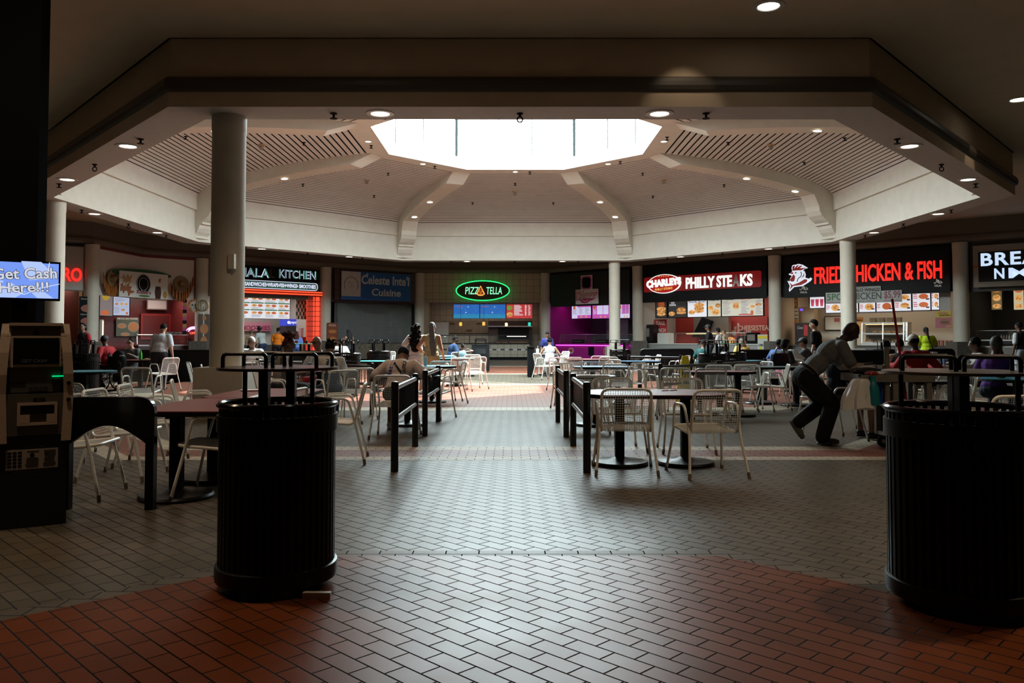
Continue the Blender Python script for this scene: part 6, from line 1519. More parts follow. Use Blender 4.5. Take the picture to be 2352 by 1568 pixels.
for k, (px, py, a, b, mm) in enumerate(((290, 642, .17, .1, 0), (290, 664, .17, .16, 1), (366, 645, .025, .12, 1))):
    x, z = lo(px, py); m = MB(); r_ = random.Random(k)
    for j in range(9): m.oval(x + r_.uniform(-.6, .6) * a * w, z + r_.uniform(-.6, .6) * b * h, a * w * .4, b * h * .35, -.03 - j * .0008, -.02, 12, r_.uniform(0, 3))
    m.build('printed_food', food_m[mm], p)
x, z = lo(362, 672); m = MB(); m.lathe([(.0, 0), (.13, 0), (.16, .25), (.13, .5), (0, .5)], 4)
m = MB(); q = [(-.14, -.28), (.14, -.28), (.19, 0), (.14, .28), (-.14, .28), (-.19, 0)]; m.plate([(x + a, z + b) for a, b in q], -.03, -.02); m.build('printed_barrel', mat('barrel_brown', (.07, .025, .02), .5), p)
x, z = lo(378, 677); m = MB(); m.oval(x, z, .12, .16, -.03, -.02); m.build('printed_pineapple', mat('pineapple', (.5, .25, .04), .5), p)
HATM = mat('straw_hat', (.27, .18, .08), .7, noise=.2, nscale=30)
for W, px, py, n in ((WR1, 256, 640, 'left'), (WR2, 416, 652, 'right')):
    u, z = W.hit(px, py, .2); t = thing('sombrero', f'{n} straw sombrero hung on the burrito stall header', 'hat', W.pt(u, .2, z), W.rz, 'sombreros')
    M0 = Matrix.Rotation(PI / 2, 4, 'X')
    m = MB(); m.lathe([(.0, .02), (.33, .0), (.36, .04), (.34, .06), (.17, .03), (.15, .1), (.1, .2), (0, .22)], 24, M=M0); m.build('hat', HATM, t)
    m = MB(); m.tube([(-.14, -.09, .1), (-.02, -.12, .14)], .03, 5); m.build('red_ribbon', mat('ribbon_red', (.35, .03, .02), .6), t)
    m = MB(); m.tube([(.0, -.14, .12), (.13, -.09, .1)], .03, 5); m.build('green_ribbon', mat('ribbon_green', (.03, .1, .03), .6), t)
ORG = mat('serape_orange', (.42, .13, .015), .7)
for i, (W, p0, p1, n) in enumerate(((WR1, (236, 628), (252, 660), 'far left'), (WR1, (254, 660), (272, 644), 'left of the banner'), (WR2, (391, 652), (420, 675), 'right of the banner'), (WR2, (422, 675), (446, 634), 'far right'))):
    o = .3; a = W.hit(*p0, o); b = W.hit(*p1, o); um = (a[0] + b[0]) / 2; zm = min(a[1], b[1]) - .35
    t = thing('striped_serape', f'orange and black striped cloth draped on the burrito header, {n}', 'cloth', W.pt(um, o, zm), W.rz, 'orange striped cloths')
    m = MB(); k_ = MB(); N = 12
    for j in range(N):
        f0, f1 = j / N, (j + 1) / N
        def sag(f): return a[1] + (b[1] - a[1]) * f - .16 * sin(PI * f)
        x0, x1 = a[0] + (b[0] - a[0]) * f0 - um, a[0] + (b[0] - a[0]) * f1 - um
        q = [(x0, sag(f0) - zm - .36), (x1, sag(f1) - zm - .36), (x1, sag(f1) - zm + .08), (x0, sag(f0) - zm + .08)]
        (k_ if j % 3 == 1 else m).plate(q, -.02 + .02 * sin(j * 2), .0 + .02 * sin(j * 2))
    m.build('orange_cloth', ORG, t); k_.build('black_stripes', BLACKM, t)
t, w, h, lo, p = board(WR1, 226, 668, 256, 725, -.4, 'menu_screen', 'large picture screen with yellow rice at the left of the burrito stall', 'screen', emis('screen_grey_pink', (.22, .18, .18), .8), .06, None, 'display', BLACK_G, .04)
m = MB(); m.oval(-w * .05, h * .78, w * .3, h * .16, -.066, -.06); m.build('rice_picture', emis('rice_yellow', (.45, .3, .04), .8), p); food(p, [(-w * .1, h * .12, w * .3, h * .1, FO3)], -.066, seed=70)
t, w, h, lo, p = board(WR2, 259.5, 682, 296, 724, -.5, 'menu_screen', 'white menu screen of the burrito stall', 'screen', emis('screen_ice', (.42, .47, .62), .9), .06, None, 'display', BLACK_G, .03)
food(p, [(-w * .3, h * .62, w * .1, h * .06, FO2), (0, h * .62, w * .1, h * .06, FO1), (w * .3, h * .62, w * .1, h * .06, FO1), (w * .1, h * .3, w * .12, h * .06, FO2), (w * .35, h * .12, w * .08, h * .07, FO3)], -.063, seed=71)
lines(p, INK, -w * .42, w * .3, h * .74, h * .95, 4, -.063, seed=72); lines(p, INK, -w * .45, -w * .05, h * .1, h * .45, 7, -.063, seed=73)
t, w, h, lo, p = board(WR2, 339, 690, 381, 709, -2.9, 'whiteboard', 'whiteboard below the burrito banner', 'notice board', mat('whiteboard', (.42, .36, .36), .4), .04, None, 'panel', mat('board_frame_brown', (.12, .08, .06), .5), .05)
t, w, h, lo, p = board(WR2, 327, 725, 387, 775, -3.1, 'service_doorway', 'red framed doorway at the back of the burrito stall', 'door', mat('door_dark_red', (.10, .006, .006), .5), .06, None, 'leaf', mat('door_frame_red', (.22, .012, .012), .45), .1)
t, w, h, lo, p = board(WR2, 266, 729, 318, 772, -3.05, 'food_poster', 'grey green poster with plates of food behind the burrito counter', 'poster', mat('poster_olive', (.08, .09, .06), .5), .04)
m = MB(); m.text('MEXICAN FOOD', 0, h * .94, w * .9, h * .1, -.043, .004, .02); m.build('lettering', MATS['banner_offwhite'], p)
m = MB(); m.oval(w * .26, h * .5, w * .25, h * .27, -.048, -.04); m.oval(-w * .25, h * .55, w * .2, h * .14, -.048, -.04); m.oval(-w * .1, h * .1, w * .2, h * .1, -.048, -.04); m.build('plates', mat('plate_grey', (.3, .27, .22), .5), p)
m = MB(); m.oval(w * .26, h * .5, w * .22, h * .24, -.052, -.048); m.oval(-w * .25, h * .55, w * .17, h * .1, -.052, -.048); m.oval(-w * .1, h * .1, w * .17, h * .07, -.052, -.048); m.build('printed_food', mat('print_pasta', (.4, .16, .05), .5), p)
m = MB()
t, w, h, lo, p = board(WR2, 387, 731, 412, 744, -3.1, 'no_smoking_sign', 'small white no smoking sign on the maroon tiles', 'sign', mat('sign_pale', (.4, .37, .35), .5), .03)
m = MB(); m.tube([(-w * .1 + h * .33 * cos(a), -.035, h * .55 + h * .33 * sin(a)) for a in [2 * PI * k / 20 for k in range(20)]], .025, 5, True); m.tube([(-w * .1 - h * .25, -.035, h * .75), (-w * .1 + h * .25, -.035, h * .33)], .02, 5); m.build('red_ring', mat('ring_red', (.3, .02, .02), .5), p)
u0, u1 = .1, WR2.len - .35
t, w, d = counter(WR2, u0, u1, -1.25, -.5, .98, 'burrito counter with a steel top', mat('counter_maroon', (.07, .02, .02), .5), STEEL)
glassguard(t, w, 1.0, 1.45, -.2, 3, .05)
m = MB(); m.bx(-w, w, -.35, .25, 1.43, 1.46); m.build('steel_shelf', STEEL, t)
for k in range(4):
    bt = thing('white_bowl', ['first', 'second', 'third', 'fourth'][k] + ' white bowl from the left on the burrito shelf', 'bowl', WR2.pt(WR2.hit(382 + k * 10, 770, -.9)[0], -.9, 1.46), 0, 'white bowls on the burrito shelf'); m = MB(); m.lathe([(0, 0), (.06, 0), (.16, .13), (.15, .13), (.05, .02), (0, .02)], 16); m.build('bowl', mat('bowl_white', (.5, .47, .44), .4), bt)
# neon open sign, sugar skull, gold balls, hanging scarf, tall poster
u, z = WR2.hit(444, 758, .1)
t = thing('neon_open_sign', 'small pink and red neon open sign', 'neon light', WR2.pt(u, .1, z - .2), WR2.rz)
m = MB()
for r, in ((.34,), (.24,)): m.tube([(-r * cos(a) * 1.1, -.03, .05 + r * sin(a) * .9) for a in [PI * .12 + k * PI * .76 / 12 for k in range(13)]], .028, 6)
m.build('arch_tubes', emis('neon_pink', (1, .35, .9), 1.6), t)
m = MB(); m.text('BIENVENIDO', 0, .3, .5, .1, -.03, .02, .02, curve_up=-.8); m.build('arch_letters', emis('neon_mint', (.5, 1, .8), 1.3), t)
m = MB(); m.text('OPEN', .02, .06, .42, .12, -.03, .02, .03); m.build('open_letters', emis('neon_red2', (1, .08, .05), 1.6), t)
u, z = WR2.hit(444, 702, .2); t = thing('sugar_skull_lantern', 'round paper decoration with a white sugar skull', 'decoration', WR2.pt(u, .2, z - .28), WR2.rz)
m = MB(); m.oval(0, .28, .28, .31, -.04, 0, 24); m.build('disc', mat('disc_multi', (.42, .16, .06), .6, noise=.8, nscale=5), t)
m = MB(); m.oval(0, .31, .17, .17, -.06, -.04, 20); m.bx(-.1, .1, -.06, -.04, .06, .2); m.build('skull', mat('skull_white', (.5, .46, .42), .6), t)
m = MB(); m.oval(-.07, .31, .05, .055, -.07, -.06, 12); m.oval(.07, .31, .05, .055, -.07, -.06, 12); m.plate([(0, .24), (-.03, .19), (.03, .19)], -.07, -.06); m.bx(-.08, .08, -.07, -.06, .11, .125); m.build('face_marks', mat('marks_green', (.05, .08, .03), .6), t)
u, z = WR2.hit(465, 702, .35); t = thing('gold_ball_decoration', 'gold wire ball decoration beside the sugar skull', 'decoration', WR2.pt(min(u, WR2.len - .1), .4, z - .3), WR2.rz); m = MB()
for k in range(7):
    Mx = Matrix.Translation((0, 0, .3)) @ Matrix.Rotation(k * PI / 7, 4, 'Z') @ Matrix.Rotation(PI / 2, 4, 'X'); m.tube([(.28 * cos(a), .28 * sin(a), 0) for a in [2 * PI * j / 24 for j in range(24)]], .016, 5, True, M=Mx)
m.build('wire_ball', mat('gold_wire', (.42, .3, .12), .35, .6), t)
u, z = WR2.hit(424, 720, .15); t = thing('striped_scarf', 'long striped scarf hanging at the right of the burrito stall', 'cloth', WR2.pt(u, .15, z - 1.0), WR2.rz)
for k in range(10): m = MB(); m.bx(-.09, .09, -.03, .01, k * .17, k * .17 + .17); m.build('stripe', [BLACKM, mat('stripe_pink', (.35, .04, .12), .6), mat('stripe_orange', (.35, .14, .03), .6)][(k * 7) % 3], t)
t, w, h, lo, p = board(WR2, 455.5, 721, 480, 811, .42, 'food_poster', 'tall dark food poster beside the column at the burrito stall', 'poster', mat('poster_brown', (.045, .025, .018), .5), .04)
m = MB(); m.oval(0, h * .62, w * .4, h * .13, -.045, -.04); m.oval(0, h * .24, w * .36, h * .2, -.045, -.04); m.oval(0, h * .9, w * .2, h * .06, -.045, -.04); m.build('printed_food', mat('print_orange', (.36, .13, .03), .5), p)

# ------------------------------------------------------------ gyro stall at the left
t, w, h, lo, p = board(WG, 120, 566, 190, 665, .2, 'stall_sign', 'grey sign panel with red letters beside the cash machine screen', 'sign', mat('panel_pale_grey', (.40, .38, .35), .5), .06, part='board', fr=mat('sign_edge', (.12, .11, .1), .4), fw=.04)
m = MB(); a, b = lo(98, 630)[0], lo(187, 632)[0]; m.text('GYRO', (a + b) / 2, lo(150, 630)[1], b - a, lo(160, 616)[1] - lo(160, 648)[1], -.06, .08, .03); m.build('letters', REDL, t)
room(WG, 3.5, mat('gyro_wall', (.35, .2, .06), .6), CRW, 3.1, light=30, u1=WG.len - .3, back=mat('gyro_back', (.4, .24, .07), .6, noise=.3, nscale=2))
t, w, h, lo, p = board(WG, 181, 681, 222, 786, .35, 'food_poster', 'tall black steak sub price poster left of the burrito stall', 'poster', BLACKM, .05)
m = MB()
for k in (.74, .46, .18): m.oval(0, h * k, w * .42, h * .085, -.056, -.05)
m.build('printed_subs', mat('print_sub', (.26, .06, .03), .5), p)
m = MB()
for k, s in ((.95, 'Cheese Steak Sub'), (.61, 'Chicken Cheese Steak Sub'), (.34, 'Lamb & Chicken Gyro Meat')): m.text(s, 0, h * k, w * .85, h * .035, -.052, .004, .01)
m.build('lettering', mat('poster_text_pale', (.5, .42, .36), .5), p)
t, w, d = counter(WG, .5, WG.len - .4, -1.0, -.3, 1.0, 'counter of the gyro stall', mat('counter_tan', (.16, .12, .08), .5), STEEL)
u, z = WR1.hit(228, 755, .2); t = thing('light_tube', 'vertical lit warm tube at the left post of the burrito stall', 'lamp', WR1.pt(u, .3, WR1.hit(228, 775, .3)[1]), WR1.rz)
m = MB(); m.bx(-.05, .05, -.05, .05, -.05, .75); m.build('housing', WHITE, t); m = MB(); m.bx(-.035, .035, -.07, -.05, 0, .7); m.build('tube', emis('warm_tube', (1, .8, .55), 1.3), t)
# ================================================================== PEOPLE
from mathutils.bvhtree import BVHTree
Z3 = V((0, 0, 1))
def ik(a, b, l1, l2, pole):
    d = b - a; L = d.length
    if L < 1e-5: d = V((0, .01, -1)); L = 1
    dn = d / L; L = min(L, l1 + l2 - .004); L = max(L, abs(l1 - l2) + .01)
    x = (l1 * l1 - l2 * l2 + L * L) / (2 * L); h = math.sqrt(max(l1 * l1 - x * x, 0))
    p = pole - dn * pole.dot(dn)
    if p.length < 1e-5: p = V((0, 0, 1)) - dn * dn.z
    p.normalize()
    return a + dn * x + p * h, a + dn * L
def fr_(Xv, Fv, Uv): return Matrix((Xv, Fv, Uv)).transposed()
def cloth(name, c, rough=.8): return mat('cloth_' + name, c, rough, noise=.12, nscale=25, spec=.2)
SKIN = {'deep': mat('skin_deep', (.055, .026, .017), .5), 'dark': mat('skin_dark', (.11, .05, .03), .5), 'brown': mat('skin_brown', (.20, .10, .06), .5), 'tan': mat('skin_tan', (.36, .20, .13), .5), 'light': mat('skin_light', (.46, .28, .20), .5)}
HAIRB = mat('hair_black', (.008, .007, .007), .75, noise=.4, nscale=80, spec=.12); HAIRR = mat('hair_red_brown', (.05, .013, .009), .75, spec=.15, noise=.4, nscale=80); HAIRG = mat('hair_grey', (.30, .29, .28), .6, noise=.3, nscale=80); HAIRN = mat('hair_brown', (.10, .05, .025), .5, noise=.4, nscale=80)
EYEW, SOLE = mat('eye_dark', (.015, .012, .01), .2), mat('shoe_sole', (.25, .22, .18), .6)
def person(label, x, y, deg, H=1.72, sit=False, lean=6, pz=None, lh=None, rh=None, lf=None, rf=None, skin='brown', hair=('short', HAIRB), top=('a', (.5, .5, .5), 'short'), bot=('b', (.02, .02, .025), 'pants'), shoe=(.03, .03, .03), hat=None, yaw=0, nod=8, vox=.02, fat=1.0, glasses=False, tl=1.0, side=0, dress=None, heel=None, belly=0, group=None, bare=False, vest=None, seat=.445, nk=None, bag=0, rpole=None):
    s = H / 1.75
    t = thing('person', label, 'person', (x, y, 0), rad(deg), group)
    pz = pz if pz is not None else ((seat + .095 * fat) if sit else .93 * s)
    a = rad(lean); b = rad(side)
    U = V((sin(b) * cos(a), sin(a), cos(a) * cos(b))).normalized(); Xv = V((cos(b), 0, -sin(b))); Xv = (Xv - U * Xv.dot(U)).normalized(); Fv = U.cross(Xv)
    pel = V((0, 0, pz)); f = fat
    wst, ch, nb = pel + U * .17 * s * tl, pel + U * .36 * s * tl, pel + U * .50 * s * tl
    Un = (U + Z3 * (.9 if nk is None else nk)).normalized()
    hc = nb + Un * .175 * s + V((0, .03 * s, 0))
    yw, nd = rad(yaw), rad(nod)
    hF = V((-sin(yw) * cos(nd), cos(yw) * cos(nd), -sin(nd))); hX = V((cos(yw), sin(yw), 0)); hU = hX.cross(hF)
    HM = fr_(hX, hF, hU); TM = fr_(Xv, Fv, U)
    sh = [nb - U * .055 * s + Xv * (sd * .175 * s * (1 + (f - 1) * .5)) for sd in (-1, 1)]
    hip = [pel + Xv * (sd * .092 * s * f) - U * .02 for sd in (-1, 1)]
    l1, l2, k1, k2 = .295 * s, .265 * s, .43 * s, .42 * s
    J = []
    for i, sd in enumerate((-1, 1)):
        tg = (lh, rh)[i]
        if tg is None: tg = (sd * .20 * f, .30, pz + .12) if sit else (sh[i].x + sd * .07 * f, sh[i].y * .6 + .06, sh[i].z - .545 * s)
        el, wr = ik(sh[i], V(tg), l1, l2, V(rpole) if rpole and i else V((sd * .55, -.9, -.55)))
        J.append((sh[i], el, wr))
    Lg = []
    for i, sd in enumerate((-1, 1)):
        tg = (lf, rf)[i]
        if tg is None: tg = (sd * .13, .40, .085) if sit else (sd * .10, .0 + .02 * sd, .085)
        kn, an = ik(hip[i], V(tg), k1, k2, V((sd * .12, 1, .25)))
        Lg.append((hip[i], kn, an))
    SK = SKIN[skin]
    m = MB()
    m.ell(pel + U * .01, (.165 * s * f, .115 * s * f, .12 * s), TM); m.ell(wst, (.145 * s * f, .10 * s * f + belly * .5, .15 * s), TM); m.ell(ch, (.17 * s * f, .115 * s * f, .18 * s), TM)
    m.cap(sh[0], .058 * s, sh[1], .058 * s); m.cap(nb - U * .04, .062 * s, hc - hU * .05 * s, .052 * s)
    m.ell(hc, (.076 * s, .095 * s, .115 * s), HM, 16, 12); m.ell(hc - hU * .065 * s + hF * .03 * s, (.052 * s, .055 * s, .05 * s), HM)
    m.cap(hc + hF * .088 * s + hU * .012 * s, .010 * s, hc + hF * .105 * s - hU * .022 * s, .016 * s)
    m.ell(hc + hF * .082 * s - hU * .052 * s, (.025 * s, .014 * s, .010 * s), HM)
    for sd in (-1, 1): m.ell(hc + hX * sd * .078 * s - hU * .008 * s, (.012 * s, .026 * s, .034 * s), HM)
    fr = max(.0085, vox * .56)
    for i, (p0, p1, p2) in enumerate(J):
        sd = (-1, 1)[i]
        m.cap(p0, .052 * s * f, p1, .041 * s * f); m.cap(p1, .041 * s * f, p2, .028 * s)
        d = (p2 - p1).normalized(); sdv = d.cross(Z3)
        if sdv.length < .2: sdv = d.cross(V((0, 1, 0)))
        sdv.normalize(); up = sdv.cross(d)
        pc = p2 + d * .045 * s
        m.ell(pc, (.040 * s, .05 * s, .018 * s), fr_(sdv, d, up))
        for k, (o, ln) in enumerate(((-1.5, .062), (-.5, .075), (.5, .078), (1.5, .066))):
            b0 = pc + d * .038 * s + sdv * o * .020 * s; b1 = b0 + (d * .8 - up * .25 + sdv * o * .08).normalized() * ln * .5 * s; b2 = b1 + (d * .55 - up * .65).normalized() * ln * .45 * s
            m.cap(b0, fr, b1, fr * .95); m.cap(b1, fr * .95, b2, fr * .85)
        ts = -sdv * sd if True else sdv
        b0 = p2 + d * .03 * s + ts * .03 * s; b1 = b0 + (d * .6 + ts * .7).normalized() * .035 * s; b2 = b1 + (d * .9 + ts * .1 - up * .3).normalized() * .03 * s
        m.cap(b0, fr * 1.15, b1, fr * 1.05); m.cap(b1, fr * 1.05, b2, fr * .9)
    shoes = MB()
    for i, (p0, p1, p2) in enumerate(Lg):
        m.cap(p0, .085 * s * f, p1, .056 * s * f); m.cap(p1, .056 * s * f, p2, .038 * s)
        sh_dir = V((0, 1, 0))
        if heel and heel[i]: sh_dir = V((0, cos(heel[i]), -sin(heel[i])))
        sF = sh_dir; sX = V((1, 0, 0)); sU = sX.cross(sF)
        m.ell(p2 + sF * .06 * s - sU * .035 * s, (.040 * s, .10 * s, .032 * s), fr_(sX, sF, sU))
        sm = fr_(sX, sF, sU)
        shoes.ell(p2 + sF * .075 * s - sU * .04 * s, (.05 * s, .135 * s, .042 * s), sm); shoes.ell(p2 - sU * .02 * s, (.048 * s, .06 * s, .05 * s), sm); shoes.ell(p2 + sF * .06 * s - sU * .068 * s, (.052 * s, .15 * s, .014 * s), sm)
    body = rmbuild(m, 'body', SK, t, vox)
    # eyes and brows
    e = MB()
    for sd in (-1, 1):
        e.ell(hc + hX * sd * .032 * s + hF * .083 * s + hU * .018 * s, .0115 * s); e.ell(hc + hX * sd * .033 * s + hF * .086 * s + hU * .038 * s, (.02 * s, .008 * s, .005 * s), HM)
    e.build('eyes', EYEW, t)
    if not bare: rmbuild(shoes, 'shoes', cloth('shoe_%d_%d' % (int(shoe[0] * 99), int(shoe[2] * 99)), shoe, .6), t, max(.012, vox * .8))
    # clothing
    tn, tc, ts_ = top
    if ts_ != 'none':
        c = MB(); q = .016
        c.ell(pel + U * .05 * s, (.168 * s * f + q, .12 * s * f + q + belly * .6, .12 * s), TM); c.ell(wst, (.15 * s * f + q, .108 * s * f + q + belly, .16 * s), TM); c.ell(ch, (.172 * s * f + q, .12 * s * f + q, .175 * s), TM)
        if ts_ == 'tank':
            for k in (0, 1): c.cap(ch + Xv * ((-1, 1)[k] * .09 * s) + U * .1 * s, .05 * s, nb + Xv * ((-1, 1)[k] * .085 * s) - U * .01, .04 * s)
        elif ts_ != 'strapless':
            c.cap(sh[0], .066 * s + q * .5, sh[1], .066 * s + q * .5); c.cap(nb - U * .05 * s, .07 * s, nb - U * .015 * s, .062 * s)
            for p0, p1, p2 in J:
                if ts_ == 'short': c.cap(p0, .062 * s * f + q * .6, p0.lerp(p1, .72), .058 * s * f + q)
                elif ts_ == 'long': c.cap(p0, .062 * s * f + q * .6, p1, .052 * s * f + q * .5); c.cap(p1, .052 * s * f + q * .5, p1.lerp(p2, .93), .036 * s + q * .4)
        shirt = rmbuild(c, 'shirt', cloth(tn, tc), t, max(.011, vox * .9))
    else: shirt = body
    if ts_ == 'tank' and vest:
        c = MB()
        for p0, p1, p2 in J: c.cap(p0 - U * .01, .066 * s * f, p0.lerp(p1, .75), .06 * s * f + .01)
        rmbuild(c, 'short_sleeves', cloth('sleeve_%d' % int(vest[0] * 99), vest), t, max(.011, vox * .9))
    if ts_ == 'short' and vest:
        c = MB()
        for p0, p1, p2 in J: c.cap(p0.lerp(p1, .6), .052 * s * f + .006, p1, .05 * s * f); c.cap(p1, .05 * s * f, p1.lerp(p2, .95), .04 * s)
        rmbuild(c, 'undershirt_sleeves', cloth('under', vest), t, max(.011, vox * .9))
    bn, bc, bs = bot
    c = MB(); q = .014
    if bs in ('pants', 'shorts'):
        c.ell(pel - U * .01, (.170 * s * f + q, .125 * s * f + q, .125 * s), TM)
        for p0, p1, p2 in Lg:
            if bs == 'pants': c.cap(p0, .09 * s * f + q + bag * .4, p1, .062 * s * f + q + bag); c.cap(p1, .062 * s * f + q + bag, p1.lerp(p2, .97), .05 * s + q + bag)
            else: c.cap(p0, .09 * s * f + q, p0.lerp(p1, .78 if sit else .55), .078 * s * f + q)
    elif bs == 'minis':
        c.ell(pel - U * .0, (.172 * s * f + q, .13 * s * f + q, .13 * s), TM)
        for p0, p1, p2 in Lg: c.cap(p0, .092 * s * f + q, p0.lerp(p1, .28), .09 * s * f + q)
    elif bs == 'skirt':
        c.ell(pel - U * .0, (.172 * s * f + q, .13 * s * f + q, .13 * s), TM)
        for p0, p1, p2 in Lg: c.cap(p0, .1 * s * f + q, p1, .1 * s * f + q); c.cap(p1, .1 * s * f + q, p1.lerp(p2, .7), .1 * s + q)
        c.cap(Lg[0][1], .09, Lg[1][1], .09); c.cap(Lg[0][0].lerp(Lg[0][1], .5), .1, Lg[1][0].lerp(Lg[1][1], .5), .1)
    rmbuild(c, {'pants': 'trousers', 'shorts': 'shorts', 'minis': 'shorts', 'skirt': 'skirt'}[bs], cloth(bn, bc), t, max(.011, vox * .9))
    # hair
    hs, hm = hair; h = MB()
    cap_ = lambda k=1.0: h.ell(hc - hF * .02 * s + hU * .026 * s, (.084 * s * k, .092 * s * k, .105 * s * k), HM, 16, 12)
    if hs in ('short', 'long', 'bun', 'pony', 'curly', 'bob', 'wrap', 'afro', 'braids', 'fade'): cap_(1.0 if hs != 'afro' else 1.1)
    if hs == 'fade': h.ell(hc - hF * .0 * s + hU * .06 * s, (.072 * s, .088 * s, .075 * s), HM)
    if hs == 'bob':
        h.ell(hc - hF * .03 * s - hU * .02 * s, (.098 * s, .085 * s, .12 * s), HM); h.ell(hc + hF * .035 * s + hU * .075 * s, (.085 * s, .06 * s, .045 * s), HM)
    if hs in ('long', 'curly'):
        L0 = .42 if hs == 'long' else .50
        n = 6
        for k in range(n):
            f0 = k / (n - 1); p = hc - hF * (.05 + .045 * f0) * s - Z3 * (L0 * f0 * s) - U * 0 + V((0, -.07 * min(1, f0 * 2) * s, 0))
            h.ell(p, ((.095 + .045 * sin(PI * min(1, f0 * .9))) * s, .05 * s, .085 * s), fr_(hX, hX.cross(Z3) * -1 if False else V((-hX.y, hX.x, 0)), Z3))
        if hs == 'curly':
            r_ = random.Random(4)
            for k in range(150):
                f0 = r_.random(); a_ = r_.uniform(-1, 1); wd = (.10 + .06 * sin(PI * min(1, f0 * .95))) * s
                h.ell(hc - hF * (.09 + .05 * f0) * s - Z3 * (L0 * 1.05 * f0 * s - .06) + hX * a_ * wd + V((0, -.085 * min(1, f0 * 2) * s, 0)) + V((0, r_.uniform(-.02, .01), 0)), .021 * s, None, 6, 5)
    if hs == 'wrap':
        for k in range(18):
            f0 = k / 17; h.ell(hc - hF * (.08 + .03 * f0) * s - Z3 * (.62 * f0 * s) + hX * (.02 + .09 * f0) * s + V((0, -.06 * min(1, 2 * f0) * s, 0)), ((.062 + .02 * sin(3 * f0)) * s, .03 * s, .07 * s))
        h.ell(hc - hF * .09 * s - hU * .01 * s, (.05 * s, .03 * s, .035 * s), HM)
    if hs in ('bun',): h.ell(hc - hF * .06 * s + hU * .11 * s, .05 * s)
    if hs == 'braids':
        r_ = random.Random(2)
        for k in range(46):
            d = V((r_.uniform(-1, 1), r_.uniform(-1, .7), r_.uniform(.2, 1.2))).normalized(); q0 = hc + HM @ V((0, -.04, .08)) * s
            h.cap(q0, .018 * s, q0 + HM @ d * .13 * s, .013 * s)
        for k in range(10): h.cap(hc + HM @ V((r_.uniform(-.06, .06), -.09, .02)) * s, .014 * s, hc + HM @ V((r_.uniform(-.08, .08), -.11, -.13)) * s, .011 * s)
    if hs == 'pony':
        for k in range(6): h.ell(hc - hF * (.1 + .02 * k) * s + hU * .05 * s - Z3 * (.065 * k * s), ((.045 - .003 * k) * s, .04 * s, .06 * s))
    if hs == 'fringe':
        cap_(); r_ = random.Random(6)
        for k in range(30): h.cap(hc + HM @ V((r_.uniform(-.06, .06), -.06, .07)) * s, .016 * s, hc + HM @ V((r_.uniform(-.11, .11), r_.uniform(-.16, -.08), r_.uniform(-.04, .13))) * s, .01 * s)
    if h.v: rmbuild(h, 'hair' if hs != 'wrap' else 'head_wrap', hm, t, max(.010, vox * .7), 2)
    if hat:
        c = MB(); c.ell(hc + hU * .04 * s - hF * .005 * s, (.09 * s, .108 * s, .092 * s), HM, 16, 10); bd = 1 if hat[1] == 'cap' else -1
        c.ell(hc + hF * bd * .135 * s + hU * .045 * s, (.07 * s, .075 * s, .010 * s), HM, 14, 6)
        rmbuild(c, 'cap', mat('hat_%d' % int(hat[0][0] * 1000), hat[0], .7), t, max(.010, vox * .6), 2)
    if glasses:
        c = MB()
        for sd in (-1, 1): c.tube([hc + HM @ V((sd * .036 + .028 * cos(k_), .098, .016 + .02 * sin(k_))) * s for k_ in [2 * PI * q_ / 14 for q_ in range(14)]], .004, 5, True); c.tube([hc + HM @ V((sd * .064, .095, .02)) * s, hc + HM @ V((sd * .082, .0, .015)) * s], .004, 5)
        c.build('glasses', BLACK, t)
    t['_'] = 0; del t['_']
    return dict(t=t, J=J, Lg=Lg, hc=hc, HM=HM, TM=TM, U=U, Fv=Fv, Xv=Xv, nb=nb, ch=ch, pel=pel, shirt=shirt, s=s, wst=wst)
def decal(R, name, mb, m, dirv=V((0, 1, 0)), off=.004):
    me = R['shirt'].data; bv = BVHTree.FromPolygons([v.co for v in me.vertices], [p.vertices for p in me.polygons])
    nv = []
    for v in mb.v:
        h = bv.ray_cast(v - dirv * 1.0, dirv)
        nv.append((h[0] - dirv * off) if h[0] is not None else v)
    mb.v = nv; return mb.build(name, m, R['t'], fix=False)
def px(p, d): return P(p, 776, d).x

# ---- foreground / middle people
R = person('man bending over the grey cart, grey shirt over brown sleeves, black trousers', px(1847, 10.0), 10.0, -90, 1.80, lean=47, pz=.835, tl=1.16, lh=(-.13, .80, .95), rh=(.12, .76, .93), lf=(-.1, -.06, .25), rf=(.1, .17, .085), heel=(1.0, 0), skin='deep', hair=('bald', None), top=('grey_tee', (.16, .165, .165), 'short'), vest=(.34, .28, .22), bot=('black', (.008, .008, .009), 'pants'), shoe=(.09, .085, .06), nod=34, yaw=-18, vox=.0115, fat=1.0, nk=.25, bag=.022)
c = MB(); q = R['pel'] + R['U'] * .075; c.tube([q + R['Xv'] * .185 * cos(a) + R['Fv'] * .14 * sin(a) for a in [2 * PI * k / 24 for k in range(24)]], .016, 6, True); c.build('belt', BLACK_G, R['t'])
c = MB(); c.ell(R['nb'] + R['U'] * .015, (.08, .08, .03), R['TM'], 16, 8); rmbuild(c, 'scarf', cloth('scarf', (.25, .24, .23)), R['t'], .012)
c = MB()
for wr, el in ((R['J'][0][2], R['J'][0][1]), (R['J'][1][2], R['J'][1][1])):
    d = (wr - el).normalized(); c.cap(wr - d * .04, .036, wr + d * .05, .046); 
    for k in range(4): c.cap(wr + d * .07 + V(((k - 1.5) * .022, 0, 0)), .0125, wr + d * .14 + V(((k - 1.5) * .026, 0, -.03)), .0115)
    c.cap(wr + d * .03 + V((0, 0, .02)), .013, wr + d * .09 + V((0, 0, .045)), .012)
rmbuild(c, 'black_gloves', mat('glove_black', (.008, .008, .009), .35), R['t'], .009)
